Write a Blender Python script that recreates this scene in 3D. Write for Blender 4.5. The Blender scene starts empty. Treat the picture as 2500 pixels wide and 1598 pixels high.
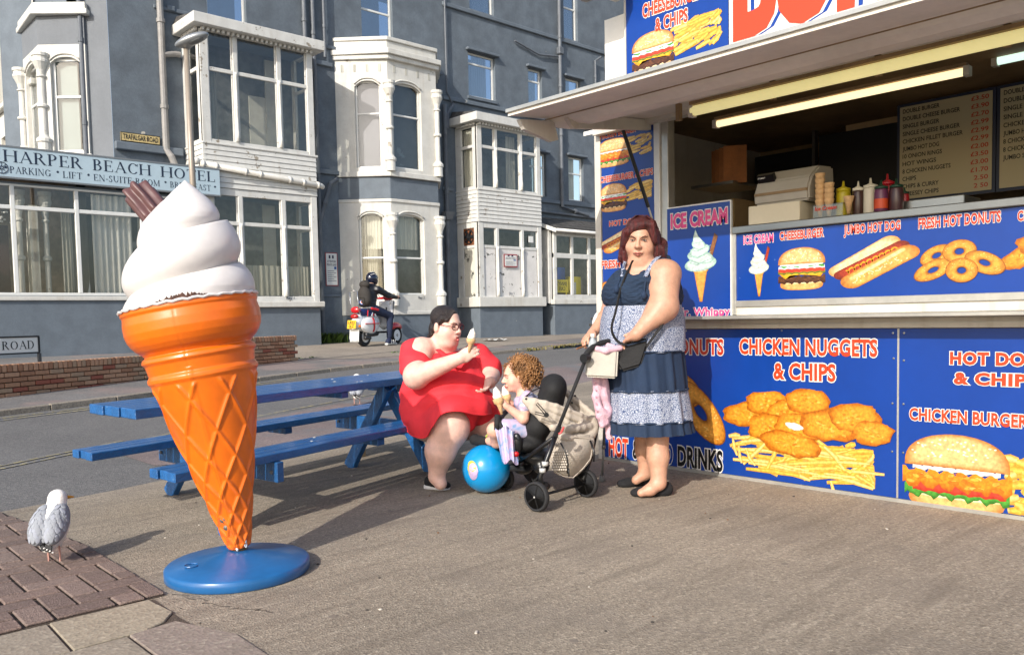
import bpy, bmesh, math, random
import numpy as np
from mathutils import Vector, Matrix

# ---------------------------------------------------------------- camera, world, sun
SC = bpy.context.scene
EYE = np.array([0.0, 0.0, 1.07])
YAW, PITCH, ROLL, FPX, PY0 = 0.820328, -0.0583743, -0.0199937, 2031.67, 892.7

def cam_axes():
    f = np.array([math.cos(YAW)*math.cos(PITCH), math.sin(YAW)*math.cos(PITCH), math.sin(PITCH)])
    r = np.array([math.sin(YAW), -math.cos(YAW), 0.0]); u = np.cross(r, f)
    c, s = math.cos(ROLL), math.sin(ROLL)
    return c*r+s*u, -s*r+c*u, f
RT, UP, FW = cam_axes()
cd = bpy.data.cameras.new('camera'); cam = bpy.data.objects.new('camera', cd)
SC.collection.objects.link(cam); SC.camera = cam
cd.sensor_width = 36; cd.lens = FPX/2500*36; cd.shift_y = (PY0-799)/2500
cd.clip_start = 0.05; cd.clip_end = 2000
cam.matrix_world = Matrix(((RT[0], UP[0], -FW[0], EYE[0]), (RT[1], UP[1], -FW[1], EYE[1]), (RT[2], UP[2], -FW[2], EYE[2]), (0, 0, 0, 1)))

SUN_AZ, SUN_EL = math.radians(200.0), math.radians(30.0)
SUNDIR = Vector((math.cos(SUN_AZ)*math.cos(SUN_EL), math.sin(SUN_AZ)*math.cos(SUN_EL), math.sin(SUN_EL)))
world = bpy.data.worlds.new('World'); SC.world = world; world.use_nodes = True
wn = world.node_tree; bg = wn.nodes['Background']
sky = wn.nodes.new('ShaderNodeTexSky'); sky.sky_type = 'NISHITA'; sky.sun_disc = False
sky.sun_elevation = SUN_EL; sky.sun_rotation = math.radians(90)-SUN_AZ
sky.air_density = 1.0; sky.dust_density = 2.0; sky.ozone_density = 1.0
wn.links.new(sky.outputs[0], bg.inputs[0]); bg.inputs[1].default_value = 0.15
sl = bpy.data.lights.new('sun', 'SUN'); sl.energy = 3.35; sl.angle = math.radians(0.5); sl.color = (1.0, 0.95, 0.87)
sun = bpy.data.objects.new('sun', sl); SC.collection.objects.link(sun)
sun.rotation_euler = SUNDIR.to_track_quat('Z', 'Y').to_euler()
SC.view_settings.view_transform = 'Standard'; SC.view_settings.look = 'None'
SC.view_settings.exposure = 0.62; SC.view_settings.gamma = 1.0
SC.view_settings.use_curve_mapping = False
SC.render.engine = 'CYCLES'
SC.cycles.max_bounces = 6; SC.cycles.transparent_max_bounces = 12

# ---------------------------------------------------------------- measuring on the place
S = 2500/2408
def ray(px, py):
    return RT*((px-1250)/FPX) - UP*((py-PY0)/FPX) + FW
def atz(px, py, z=0.0):
    d = ray(px, py); return EYE + d*((z-EYE[2])/d[2])
def atx(px, py, x):
    d = ray(px, py); return EYE + d*(x/d[0])
def aty(px, py, y):
    d = ray(px, py); return EYE + d*(y/d[1])
def P(x, y, depth):              # a point of a figure at a given distance
    return EYE + ray(x*S, y*S)*depth
FH = np.array([math.cos(YAW), math.sin(YAW), 0.0]); RH = np.array([math.sin(YAW), -math.cos(YAW), 0.0]); ZH = np.array([0, 0, 1.0])
def terrain(y):
    return 0.041*min(max(y-9.0, 0.0), 11.0)
def att(px, py):
    d = ray(px, py); t = -EYE[2]/d[2]
    for _ in range(40):
        p = EYE + d*t; z = terrain(p[1]); t = (z-EYE[2])/d[2]*0.5+t*0.5
    return EYE + d*t

# ---------------------------------------------------------------- materials
def hx(h):
    h = h.lstrip('#'); v = [int(h[i:i+2], 16)/255 for i in (0, 2, 4)]
    return tuple((x/12.92 if x <= 0.04045 else ((x+0.055)/1.055)**2.4) for x in v)
MATS = {}
def mat(name, col, rough=0.6, metal=0.0, var=0.0, vscale=6.0, bump=0.0, bscale=40.0, spec=0.5, coat=0.0,
        wear=None, stretch=None, trans=0.0, emit=None, alpha=1.0, streak=None):
    if name in MATS: return MATS[name]
    if isinstance(col, str): col = hx(col)
    m = bpy.data.materials.new(name); m.use_nodes = True; MATS[name] = m
    nt = m.node_tree; N = nt.nodes; L = nt.links; b = N['Principled BSDF']
    b.inputs['Base Color'].default_value = (*col, 1); b.inputs['Roughness'].default_value = rough
    b.inputs['Metallic'].default_value = metal; b.inputs['Specular IOR Level'].default_value = spec
    b.inputs['Coat Weight'].default_value = coat; b.inputs['Coat Roughness'].default_value = 0.15
    b.inputs['Transmission Weight'].default_value = trans; b.inputs['Alpha'].default_value = alpha
    if emit: b.inputs['Emission Color'].default_value = (*emit[0], 1); b.inputs['Emission Strength'].default_value = emit[1]
    tc = N.new('ShaderNodeTexCoord'); vec = tc.outputs['Object']
    if stretch:
        mp = N.new('ShaderNodeMapping'); mp.inputs['Scale'].default_value = stretch
        L.new(vec, mp.inputs[0]); vec = mp.outputs[0]
    cur = None
    def rgb(c):
        n = N.new('ShaderNodeRGB'); n.outputs[0].default_value = (*c, 1); return n.outputs[0]
    def mix(fac, a, bb, blend='MIX'):
        n = N.new('ShaderNodeMix'); n.data_type = 'RGBA'; n.blend_type = blend
        if hasattr(fac, 'node'): L.new(fac, n.inputs[0])
        else: n.inputs[0].default_value = fac
        L.new(a, n.inputs[6]); L.new(bb, n.inputs[7]); return n.outputs[2]
    def noise(scale, detail=5, v=None, rr=0.55):
        n = N.new('ShaderNodeTexNoise'); n.inputs['Scale'].default_value = scale; n.inputs['Detail'].default_value = detail
        n.inputs['Roughness'].default_value = rr; L.new(v or vec, n.inputs[0]); return n.outputs[0]
    def ramp(x, lo, hi, a=0.0, c=1.0):
        n = N.new('ShaderNodeMapRange'); n.inputs[1].default_value = lo; n.inputs[2].default_value = hi
        n.inputs[3].default_value = a; n.inputs[4].default_value = c; n.interpolation_type = 'SMOOTHSTEP'; L.new(x, n.inputs[0]); return n.outputs[0]
    if var:
        cur = rgb(col)
        f = ramp(noise(vscale), 0.3, 0.7)
        cur = mix(f, rgb(tuple(c*(1-var) for c in col)), rgb(tuple(min(1, c*(1+var)) for c in col)))
        f2 = ramp(noise(vscale*7.3, 3), 0.35, 0.65)
        cur = mix(f2, cur, mix(1.0, cur, rgb((1-var*.6,)*3), 'MULTIPLY'))
    if streak:                      # vertical dirt runs: (scale, amount, colour)
        mp = N.new('ShaderNodeMapping'); mp.inputs['Scale'].default_value = (streak[0], streak[0], streak[0]*0.08); L.new(tc.outputs['Object'], mp.inputs[0])
        f = ramp(noise(1.0, 6, mp.outputs[0]), 0.5, 0.75, 0, streak[1]); cur = mix(f, cur or rgb(col), rgb(streak[2]))
    for w in ([wear] if wear and not isinstance(wear, list) else (wear or [])):   # (scale, threshold, colour)
        f = ramp(noise(w[0], 8, rr=0.65), w[1], w[1]+0.02); cur = mix(f, cur or rgb(col), rgb(w[2]))
    if cur is not None: L.new(cur, b.inputs['Base Color'])
    if bump:
        bn = N.new('ShaderNodeBump'); bn.inputs['Strength'].default_value = min(1, bump); bn.inputs['Distance'].default_value = 0.01
        L.new(noise(bscale, 4), bn.inputs['Height']); L.new(bn.outputs[0], b.inputs['Normal'])
    return m

def speckle(name, base, light, dark, scale, amount=0.5, big=0.12, rough=0.92, bump=0.5, tint=None, streaks=0.0):
    """aggregate surface: tarmac, brushed concrete, stone slab"""
    if name in MATS: return MATS[name]
    m = bpy.data.materials.new(name); m.use_nodes = True; MATS[name] = m
    nt = m.node_tree; N = nt.nodes; L = nt.links; b = N['Principled BSDF']; b.inputs['Roughness'].default_value = rough
    b.inputs['Specular IOR Level'].default_value = 0.3
    g = N.new('ShaderNodeNewGeometry'); vec = g.outputs['Position']
    def noise(s, d=4, v=vec, r=0.6):
        n = N.new('ShaderNodeTexNoise'); n.inputs['Scale'].default_value = s; n.inputs['Detail'].default_value = d; n.inputs['Roughness'].default_value = r; L.new(v, n.inputs[0]); return n
    def ramp(x, lo, hi, a=0.0, c=1.0):
        n = N.new('ShaderNodeMapRange'); n.inputs[1].default_value = lo; n.inputs[2].default_value = hi; n.inputs[3].default_value = a; n.inputs[4].default_value = c; L.new(x, n.inputs[0]); return n.outputs[0]
    def mix(f, a, bb, blend='MIX'):
        n = N.new('ShaderNodeMix'); n.data_type = 'RGBA'; n.blend_type = blend
        if hasattr(f, 'node'): L.new(f, n.inputs[0])
        else: n.inputs[0].default_value = f
        for i, x in ((6, a), (7, bb)):
            if hasattr(x, 'node'): L.new(x, n.inputs[i])
            else: n.inputs[i].default_value = (*x, 1)
        return n.outputs[2]
    vo = N.new('ShaderNodeTexVoronoi'); vo.inputs['Scale'].default_value = scale; L.new(vec, vo.inputs[0])
    sep = N.new('ShaderNodeSeparateColor'); L.new(vo.outputs['Color'], sep.inputs[0])
    c = mix(ramp(sep.outputs[0], 0.70, 0.95, 0, amount), base, light)
    c = mix(ramp(sep.outputs[1], 0.60, 0.95, 0, amount), c, dark)
    c = mix(ramp(noise(scale*0.35, 3).outputs[0], 0.4, 0.65, 0, amount*0.6), c, dark)
    bigf = ramp(noise(0.7, 5).outputs[0], 0.35, 0.65, 1-big, 1+big*0.6)
    rgbn = N.new('ShaderNodeCombineColor'); [L.new(bigf, rgbn.inputs[i]) for i in range(3)]
    c = mix(1.0, c, rgbn.outputs[0], 'MULTIPLY')
    if tint: c = mix(ramp(noise(tint[0], 4).outputs[0], 0.5, 0.62, 0, tint[2]), c, tint[1])
    if streaks:
        mp = N.new('ShaderNodeMapping'); mp.inputs['Rotation'].default_value = (0, 0, math.radians(-20)); mp.inputs['Scale'].default_value = (1.0, 9.0, 1); L.new(vec, mp.inputs[0])
        c = mix(ramp(noise(1.1, 6, mp.outputs[0]).outputs[0], 0.50, 0.66, 0, streaks), c, dark)
        c = mix(ramp(noise(2.3, 6, mp.outputs[0]).outputs[0], 0.58, 0.72, 0, streaks*0.7), c, light)
    L.new(c, b.inputs['Base Color'])
    bn = N.new('ShaderNodeBump'); bn.inputs['Strength'].default_value = bump; bn.inputs['Distance'].default_value = 0.006
    ad = N.new('ShaderNodeMath'); L.new(vo.outputs['Distance'], ad.inputs[0]); L.new(noise(scale*0.5, 4).outputs[0], ad.inputs[1]); L.new(ad.outputs[0], bn.inputs['Height'])
    L.new(bn.outputs[0], b.inputs['Normal'])
    return m

# ---------------------------------------------------------------- mesh helpers
ORG = {}
def tag(o, label=None, cat=None, group=None, kind=None):
    if label: o['label'] = label
    if cat: o['category'] = cat
    if group: o['group'] = group
    if kind: o['kind'] = kind
    return o
def thing(name, label, cat, loc=(0, 0, 0), group=None):
    o = bpy.data.objects.new(name, None); SC.collection.objects.link(o); o.location = loc; o.empty_display_size = 0.1
    ORG[o.name] = np.array(loc, float); return tag(o, label, cat, group)
def link(name, me, parent=None, org=(0, 0, 0)):
    o = bpy.data.objects.new(name, me); SC.collection.objects.link(o)
    if parent is not None: o.parent = parent
    ORG[o.name] = np.array(org, float); return o
def deselect_org(parent):
    return ORG[parent.name] if parent is not None else np.zeros(3)
def rotz(a):
    c, s = math.cos(a), math.sin(a); return np.array([[c, -s, 0], [s, c, 0], [0, 0, 1]])
def frame(z, x=(1, 0, 0)):
    z = np.array(z, float); z /= np.linalg.norm(z)
    x = np.array(x, float); x = x - z*(x@z)
    if np.linalg.norm(x) < 1e-4: x = np.array([0, 1.0, 0]) - z*z[1]
    x /= np.linalg.norm(x); return np.array([x, np.cross(z, x), z]).T
class MB:
    def __init__(s): s.v = []; s.f = []; s.m = []; s.mi = 0; s.cols = None
    def add(s, vs, fs):
        b = len(s.v); s.v += [tuple(float(c) for c in v) for v in vs]; s.f += [[b+i for i in f] for f in fs]; s.m += [s.mi]*len(fs); return s
    def box(s, x0, x1, y0, y1, z0, z1):
        return s.hexa([(x0, y0, z0), (x1, y0, z0), (x1, y1, z0), (x0, y1, z0), (x0, y0, z1), (x1, y0, z1), (x1, y1, z1), (x0, y1, z1)])
    def hexa(s, v):
        return s.add(v, [(0, 3, 2, 1), (4, 5, 6, 7), (0, 1, 5, 4), (1, 2, 6, 5), (2, 3, 7, 6), (3, 0, 4, 7)])
    def obox(s, c, size, R=None):
        c = np.array(c, float); R = np.eye(3) if R is None else R; h = np.array(size)/2
        q = [(-1, -1, -1), (1, -1, -1), (1, 1, -1), (-1, 1, -1), (-1, -1, 1), (1, -1, 1), (1, 1, 1), (-1, 1, 1)]
        return s.hexa([c + R@(h*np.array(k)) for k in q])
    def bar(s, a, b, w, h, up=(0, 0, 1)):
        a = np.array(a, float); b = np.array(b, float); d = b-a; L = np.linalg.norm(d); d = d/L
        up = np.array(up, float); x = np.cross(d, up); n = np.linalg.norm(x)
        x = x/n if n > 1e-4 else np.array([1.0, 0, 0]); z = np.cross(x, d)
        return s.obox((a+b)/2, (w, L, h), np.array([x, d, z]).T)
    def tube(s, pts, r, n=8, cap=True, closed=False, flat=1.0):
        pts = [np.array(p, float) for p in pts]; k = len(pts)
        rs = r if hasattr(r, '__len__') else [r]*k
        b = len(s.v); prev = None
        for i, p in enumerate(pts):
            if closed: t = pts[(i+1) % k]-pts[i-1]
            else: t = pts[min(i+1, k-1)]-pts[max(i-1, 0)]
            t = t/(np.linalg.norm(t)+1e-9)
            if prev is None:
                x = np.cross(t, [0, 0, 1.0]);
                if np.linalg.norm(x) < 0.05: x = np.cross(t, [1.0, 0, 0])
            else: x = prev - t*(prev@t)
            x = x/(np.linalg.norm(x)+1e-9); prev = x; y = np.cross(t, x)
            for j in range(n):
                a = 2*math.pi*j/n; s.v.append(tuple(p + x*math.cos(a)*rs[i] + y*math.sin(a)*rs[i]*flat))
        m = k if closed else k-1
        for i in range(m):
            for j in range(n):
                a0 = b+i*n+j; a1 = b+i*n+(j+1) % n; c0 = b+((i+1) % k)*n+j; c1 = b+((i+1) % k)*n+(j+1) % n
                s.f.append([a0, a1, c1, c0]); s.m.append(s.mi)
        if cap and not closed:
            s.f.append([b+j for j in range(n)][::-1]); s.f.append([b+(k-1)*n+j for j in range(n)]); s.m += [s.mi]*2
        return s
    def lathe(s, prof, o=(0, 0, 0), axis=(0, 0, 1), n=24, sx=1.0, sy=1.0, xdir=(1, 0, 0)):
        R = frame(axis, xdir); o = np.array(o, float); b = len(s.v); k = len(prof)
        for r, h in prof:
            for j in range(n):
                a = 2*math.pi*j/n; s.v.append(tuple(o + R@np.array([r*math.cos(a)*sx, r*math.sin(a)*sy, h])))
        for i in range(k-1):
            for j in range(n):
                s.f.append([b+i*n+j, b+i*n+(j+1) % n, b+(i+1)*n+(j+1) % n, b+(i+1)*n+j]); s.m.append(s.mi)
        if prof[0][0] > 1e-5: s.f.append([b+j for j in range(n)][::-1]); s.m.append(s.mi)
        if prof[-1][0] > 1e-5: s.f.append([b+(k-1)*n+j for j in range(n)]); s.m.append(s.mi)
        return s
    def prism(s, poly, vec):
        n = len(poly); a = [np.array(p, float) for p in poly]; vec = np.array(vec, float)
        vs = a + [p+vec for p in a]
        return s.add(vs, [list(range(n))[::-1], list(range(n, 2*n))] + [[i, (i+1) % n, n+(i+1) % n, n+i] for i in range(n)])
    def ball(s, c, r, n=12, m=8, R=None):
        r = np.array(r if hasattr(r, '__len__') else (r, r, r), float); c = np.array(c, float); R = np.eye(3) if R is None else R
        b = len(s.v)
        for i in range(m+1):
            t = math.pi*i/m
            for j in range(n):
                a = 2*math.pi*j/n; s.v.append(tuple(c + R@(r*np.array([math.sin(t)*math.cos(a), math.sin(t)*math.sin(a), math.cos(t)]))))
        for i in range(m):
            for j in range(n):
                s.f.append([b+i*n+j, b+(i+1)*n+j, b+(i+1)*n+(j+1) % n, b+i*n+(j+1) % n]); s.m.append(s.mi)
        return s
    def sheet(s, rows):
        k = len(rows); n = len(rows[0]); b = len(s.v)
        for r in rows: s.v += [tuple(p) for p in r]
        for i in range(k-1):
            for j in range(n-1):
                s.f.append([b+i*n+j, b+i*n+j+1, b+(i+1)*n+j+1, b+(i+1)*n+j]); s.m.append(s.mi)
        return s
    def build(s, name, mats, parent=None, smooth=False, bevel=0.0, label=None, merge=True, fixn=True, subsurf=0, bseg=1):
        org = deselect_org(parent)
        me = bpy.data.meshes.new(name)
        me.from_pydata([tuple(np.array(v)-org) for v in s.v], [], s.f)
        for i, mm in enumerate(s.m): me.polygons[i].material_index = mm
        for m in (mats if isinstance(mats, (list, tuple)) else [mats]): me.materials.append(m)
        if merge or fixn or bevel:
            bm = bmesh.new(); bm.from_mesh(me)
            if merge: bmesh.ops.remove_doubles(bm, verts=bm.verts, dist=1e-5)
            if fixn: bmesh.ops.recalc_face_normals(bm, faces=bm.faces)
            if bevel: bmesh.ops.bevel(bm, geom=bm.edges[:], offset=bevel, segments=bseg, affect='EDGES', clamp_overlap=True)
            bm.to_mesh(me); bm.free()
        if smooth: me.polygons.foreach_set('use_smooth', [True]*len(me.polygons))
        o = link(name, me, parent, org)
        if label: o['label'] = label
        if subsurf:
            md = o.modifiers.new('sub', 'SUBSURF'); md.levels = subsurf; md.render_levels = subsurf
        return o
def copy_tree(o, parent=None, loc=None, rz=None, label=None, group=None):
    c = o.copy(); SC.collection.objects.link(c); c.parent = parent; ORG[c.name] = ORG[o.name]
    for ch in list(o.children): copy_tree(ch, c)
    if loc is not None: c.location = loc
    if rz is not None: c.rotation_euler = (0, 0, rz)
    if label: c['label'] = label
    if group: c['group'] = group
    return c

# ---------------------------------------------------------------- smooth bodies from blended round shapes
def sdf_mesh(name, prims, mats, parent=None, h=0.008, k=0.03, disp=None, smooth=True):
    """prims: ('c',a,b,ra,rb[,k]) capsule, ('e',c,radii,R[,k]) ellipsoid, ('-e',...) / ('-c',...) carve"""
    lo = np.array([1e9]*3); hi = -lo; items = []
    for p in prims:
        t = p[0]; kk = k
        if t.endswith('c'):
            a, b, ra, rb = np.array(p[1], float), np.array(p[2], float), p[3], p[4]
            if len(p) > 5: kk = p[5]
            m = max(ra, rb); l, u = np.minimum(a, b)-m, np.maximum(a, b)+m
        else:
            c, r = np.array(p[1], float), np.array(p[2], float); R = np.eye(3) if len(p) < 4 or p[3] is None else p[3]
            if len(p) > 4: kk = p[4]
            ext = np.abs(R)@r; l, u = c-ext, c+ext
        items.append((t, p, l, u, kk))
        if t[0] != '-': lo = np.minimum(lo, l); hi = np.maximum(hi, u)
    lo -= k+3*h; hi += k+3*h; n = np.ceil((hi-lo)/h).astype(int)+1
    F = np.full(n, 0.25, np.float32)
    ax = [lo[i]+h*np.arange(n[i]) for i in range(3)]
    for t, p, l, u, kk in items:
        i0 = np.maximum(((l-kk-3*h-lo)/h).astype(int), 0); i1 = np.minimum(np.ceil((u+kk+3*h-lo)/h).astype(int)+1, n)
        if (i1 <= i0).any(): continue
        X, Y, Z = np.meshgrid(*[ax[i][i0[i]:i1[i]].astype(np.float32) for i in range(3)], indexing='ij')
        if t.endswith('c'):
            a, b = np.array(p[1], float), np.array(p[2], float); ba = b-a; L2 = max(ba@ba, 1e-9)
            q = np.clip(((X-a[0])*ba[0]+(Y-a[1])*ba[1]+(Z-a[2])*ba[2])/L2, 0, 1)
            d = np.sqrt((X-a[0]-q*ba[0])**2+(Y-a[1]-q*ba[1])**2+(Z-a[2]-q*ba[2])**2)-(p[3]+(p[4]-p[3])*q)
        else:
            c, r = np.array(p[1], float), np.array(p[2], float); R = np.eye(3) if len(p) < 4 or p[3] is None else p[3]
            x, y, z = X-c[0], Y-c[1], Z-c[2]
            lx, ly, lz = [x*R[0, i]+y*R[1, i]+z*R[2, i] for i in range(3)]
            k0 = np.sqrt((lx/r[0])**2+(ly/r[1])**2+(lz/r[2])**2); k1 = np.sqrt((lx/r[0]**2)**2+(ly/r[1]**2)**2+(lz/r[2]**2)**2)
            d = k0*(k0-1)/(k1+1e-6)
        sl_ = tuple(slice(i0[i], i1[i]) for i in range(3)); f = F[sl_]
        if t[0] == '-':
            d = -d; hh = np.maximum(kk-np.abs(f-d), 0)/kk; F[sl_] = np.maximum(f, d)+hh*hh*kk*0.25
        else:
            hh = np.maximum(kk-np.abs(f-d), 0)/kk; F[sl_] = np.minimum(f, d)-hh*hh*kk*0.25
    if disp is not None:
        X, Y, Z = np.meshgrid(*[a.astype(np.float32) for a in ax], indexing='ij'); F = F+disp(X, Y, Z)
    I = F < 0; nx, ny, nz = I.shape
    cnt = np.zeros((nx-1, ny-1, nz-1), np.int8)
    for a in (0, 1):
        for b in (0, 1):
            for c in (0, 1): cnt += I[a:nx-1+a, b:ny-1+b, c:nz-1+c]
    cell = (cnt > 0) & (cnt < 8); idx = -np.ones(cell.shape, np.int64); cc = np.argwhere(cell); idx[cell] = np.arange(len(cc))
    acc = np.zeros((len(cc), 3)); w = np.zeros(len(cc)); corners = [(a, b, c) for a in (0, 1) for b in (0, 1) for c in (0, 1)]
    for A in corners:
        for ax_ in range(3):
            if A[ax_]: continue
            B = list(A); B[ax_] = 1
            fa = F[cc[:, 0]+A[0], cc[:, 1]+A[1], cc[:, 2]+A[2]]; fb = F[cc[:, 0]+B[0], cc[:, 1]+B[1], cc[:, 2]+B[2]]
            m = (fa < 0) != (fb < 0); t = np.where(m, fa/np.where(m, fa-fb, 1), 0)
            q = np.array(A, float)[None, :].repeat(len(cc), 0); q[:, ax_] += t
            acc += q*m[:, None]; w += m
    V = lo + (cc + acc/np.maximum(w, 1)[:, None])*h
    faces = []
    for d in range(3):
        s0 = [slice(None)]*3; s1 = [slice(None)]*3; s0[d] = slice(0, -1); s1[d] = slice(1, None)
        a = I[tuple(s0)]; b = I[tuple(s1)]; e = np.argwhere(a != b); o1, o2 = [i for i in range(3) if i != d]
        e = e[(e[:, o1] > 0) & (e[:, o2] > 0) & (e[:, o1] < I.shape[o1]-1) & (e[:, o2] < I.shape[o2]-1)]
        ins = a[e[:, 0], e[:, 1], e[:, 2]]; q = []
        for da, db in ((1, 1), (0, 1), (0, 0), (1, 0)):
            g = e.copy(); g[:, o1] -= da; g[:, o2] -= db; q.append(idx[g[:, 0], g[:, 1], g[:, 2]])
        q = np.stack(q, 1); flip = ins if d != 1 else ~ins; q[~flip] = q[~flip][:, ::-1]; faces.append(q)
    Fc = np.concatenate(faces); org = deselect_org(parent); V = V-org
    me = bpy.data.meshes.new(name); me.vertices.add(len(V)); me.vertices.foreach_set('co', V.astype(np.float32).ravel())
    me.loops.add(len(Fc)*4); me.loops.foreach_set('vertex_index', Fc.astype(np.int32).ravel()); me.polygons.add(len(Fc))
    me.polygons.foreach_set('loop_start', np.arange(0, len(Fc)*4, 4, dtype=np.int32)); me.polygons.foreach_set('loop_total', np.full(len(Fc), 4, np.int32))
    me.update(calc_edges=True); me.validate()
    if smooth: me.polygons.foreach_set('use_smooth', [True]*len(me.polygons))
    for m in (mats if isinstance(mats, (list, tuple)) else [mats]): me.materials.append(m)
    return link(name, me, parent, org)

# ---------------------------------------------------------------- flat print: lettering and pictures
# serif capitals as strokes on a 1-high grid: ('l',x0,y0,x1,y1,w) bar, ('a',cx,cy,rx,ry,a0,a1) swelling arc, ('s',x,y,halfwidth) serif
TH, TN = 0.15, 0.05
def _st(x, s=1, both=True): return [('l', x, 0, x, 1, TH), ('s', x, 0, .15), ('s', x, 1, .15)]
SERIF = {
 'A': (.9, [('l', .12, 0, .46, 1, TN), ('l', .44, 1, .80, 0, TH), ('l', .24, .35, .66, .35, TN), ('s', .12, 0, .12), ('s', .80, 0, .14)]),
 'B': (.75, _st(.15)+[('a', .32, .76, .26, .24, -90, 90), ('a', .34, .27, .31, .27, -90, 90), ('l', .15, .52, .4, .52, TN), ('l', .15, .98, .36, .98, TN), ('l', .15, .02, .36, .02, TN)]),
 'C': (.85, [('a', .47, .5, .40, .5, 40, 320), ('l', .79, .72, .79, .97, TN)]),
 'D': (.88, _st(.15)+[('a', .36, .5, .42, .5, -90, 90), ('l', .15, .975, .4, .975, TN), ('l', .15, .025, .4, .025, TN)]),
 'E': (.72, _st(.15)+[('l', .15, .975, .6, .975, TN), ('l', .15, .52, .48, .52, TN), ('l', .15, .025, .64, .025, TN), ('l', .6, .8, .6, 1, TN), ('l', .64, 0, .64, .22, TN), ('l', .48, .4, .48, .63, TN)]),
 'F': (.68, _st(.15)+[('l', .15, .975, .6, .975, TN), ('l', .15, .52, .48, .52, TN), ('l', .6, .8, .6, 1, TN), ('l', .48, .4, .48, .63, TN)]),
 'G': (.92, [('a', .47, .5, .40, .5, 40, 320), ('l', .79, .72, .79, .97, TN), ('l', .78, .05, .78, .42, TH), ('s', .78, .44, .15)]),
 'H': (.95, _st(.15)+_st(.8)+[('l', .15, .52, .8, .52, TN)]),
 'I': (.36, _st(.18)),
 'K': (.88, _st(.15)+[('l', .2, .42, .66, 1, TN), ('l', .34, .6, .76, 0, TH), ('s', .66, 1, .13), ('s', .76, 0, .13)]),
 'L': (.72, _st(.15)+[('l', .15, .025, .64, .025, TN), ('l', .64, 0, .64, .25, TN)]),
 'M': (1.1, [('l', .14, 0, .14, 1, TN), ('l', .14, 1, .52, .05, TH), ('l', .52, .05, .9, 1, TN), ('l', .92, 0, .92, 1, TH), ('s', .14, 0, .12), ('s', .92, 0, .15), ('s', .1, 1, .12), ('s', .95, 1, .12)]),
 'N': (.95, [('l', .15, 0, .15, 1, TN), ('l', .15, 1, .8, 0, TH), ('l', .8, 0, .8, 1, TN), ('s', .15, 0, .12), ('s', .8, 1, .12), ('s', .12, 1, .1)]),
 'O': (.95, [('a', .47, .5, .42, .5, 0, 360)]),
 'P': (.72, _st(.15)+[('a', .32, .74, .30, .26, -90, 90), ('l', .15, .98, .36, .98, TN), ('l', .15, .49, .36, .49, TN)]),
 'R': (.86, _st(.15)+[('a', .32, .76, .28, .24, -90, 90), ('l', .15, .98, .36, .98, TN), ('l', .15, .53, .36, .53, TN), ('l', .38, .53, .74, 0, TH), ('s', .76, 0, .1)]),
 'S': (.66, [('a', .32, .75, .22, .25, 30, 270), ('a', .32, .26, .25, .27, -150, 90), ('l', .53, .75, .53, .95, TN), ('l', .09, .05, .09, .27, TN)]),
 'T': (.8, [('l', .4, 0, .4, 1, TH), ('s', .4, 0, .15), ('l', .06, .975, .74, .975, TN), ('l', .06, .78, .06, 1, TN), ('l', .74, .78, .74, 1, TN)]),
 'U': (.92, [('l', .16, .35, .16, 1, TH), ('l', .76, .3, .76, 1, TN), ('a', .46, .33, .30, .33, 180, 360), ('s', .16, 1, .15), ('s', .76, 1, .12)]),
 '-': (.42, [('l', .06, .38, .36, .38, .1)]), ' ': (.45, []), '.': (.55, [('d', .27, .42, .09)])}
def serif_polys(txt):
    out = []; x = 0.0
    for ch in txt:
        w, st = SERIF[ch]
        for q in st:
            if q[0] == 'l':
                a = np.array(q[1:3]); b = np.array(q[3:5]); d = b-a; d /= np.linalg.norm(d)
                if abs(d[0]) > 0.25 and abs(d[1]) > 0.25: nrm = np.array([1.0, 0])*(q[5]/2/abs(d[1])*0.9)
                else: nrm = np.array([-d[1], d[0]])*q[5]/2
                out.append([a+nrm, b+nrm, b-nrm, a-nrm])
            elif q[0] == 's':
                y = q[2]; y0, y1 = (0, .045) if y < .2 else ((y-.045, y))
                out.append([np.array(p) for p in ((q[1]-q[3], y0), (q[1]+q[3], y0), (q[1]+q[3], y1), (q[1]-q[3], y1))])
            elif q[0] == 'd':
                out.append([np.array((q[1]+q[3]*math.cos(t), q[2]+q[3]*math.sin(t))) for t in np.linspace(0, 2*math.pi, 9)[:-1]])
            else:
                _, cx, cy, rx, ry, a0, a1 = q; n = max(6, int(abs(a1-a0)/18)); prev = None
                for t in np.radians(np.linspace(a0, a1, n+1)):
                    wd = TN+(TH-TN)*abs(math.cos(t)); o_ = np.array((cx+rx*math.cos(t), cy+ry*math.sin(t))); i_ = np.array((cx+(rx-wd)*math.cos(t), cy+(ry-wd*.9)*math.sin(t)))
                    if prev is not None: out.append([prev[0], o_, i_, prev[1]])
                    prev = (o_, i_)
        for p in out[-1:]: pass
        st_n = len(out)
        for p in out:
            if not isinstance(p, tuple): pass
        out = [([v+np.array([x, 0]) for v in p], True) if not isinstance(p, tuple) else p for p in out]
        x += w+0.06
    return [p[0] for p in out]
_tcache = {}
def sans_mesh(txt, bold=0.0, space=1.0, shear=0.0):
    key = (txt, bold, space, shear)
    if key not in _tcache:
        cu = bpy.data.curves.new('lettering', 'FONT'); cu.body = txt; cu.offset = bold; cu.space_character = space; cu.resolution_u = 3; cu.shear = shear
        ob = bpy.data.objects.new('lettering', cu); SC.collection.objects.link(ob)
        dg = bpy.context.evaluated_depsgraph_get(); me = bpy.data.meshes.new_from_object(ob.evaluated_get(dg))
        vs = np.array([v.co[:] for v in me.vertices])[:, :2]; fs = [list(p.vertices) for p in me.polygons]
        bpy.data.objects.remove(ob); bpy.data.curves.remove(cu); bpy.data.meshes.remove(me)
        _tcache[key] = (vs, fs)
    return _tcache[key]
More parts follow.
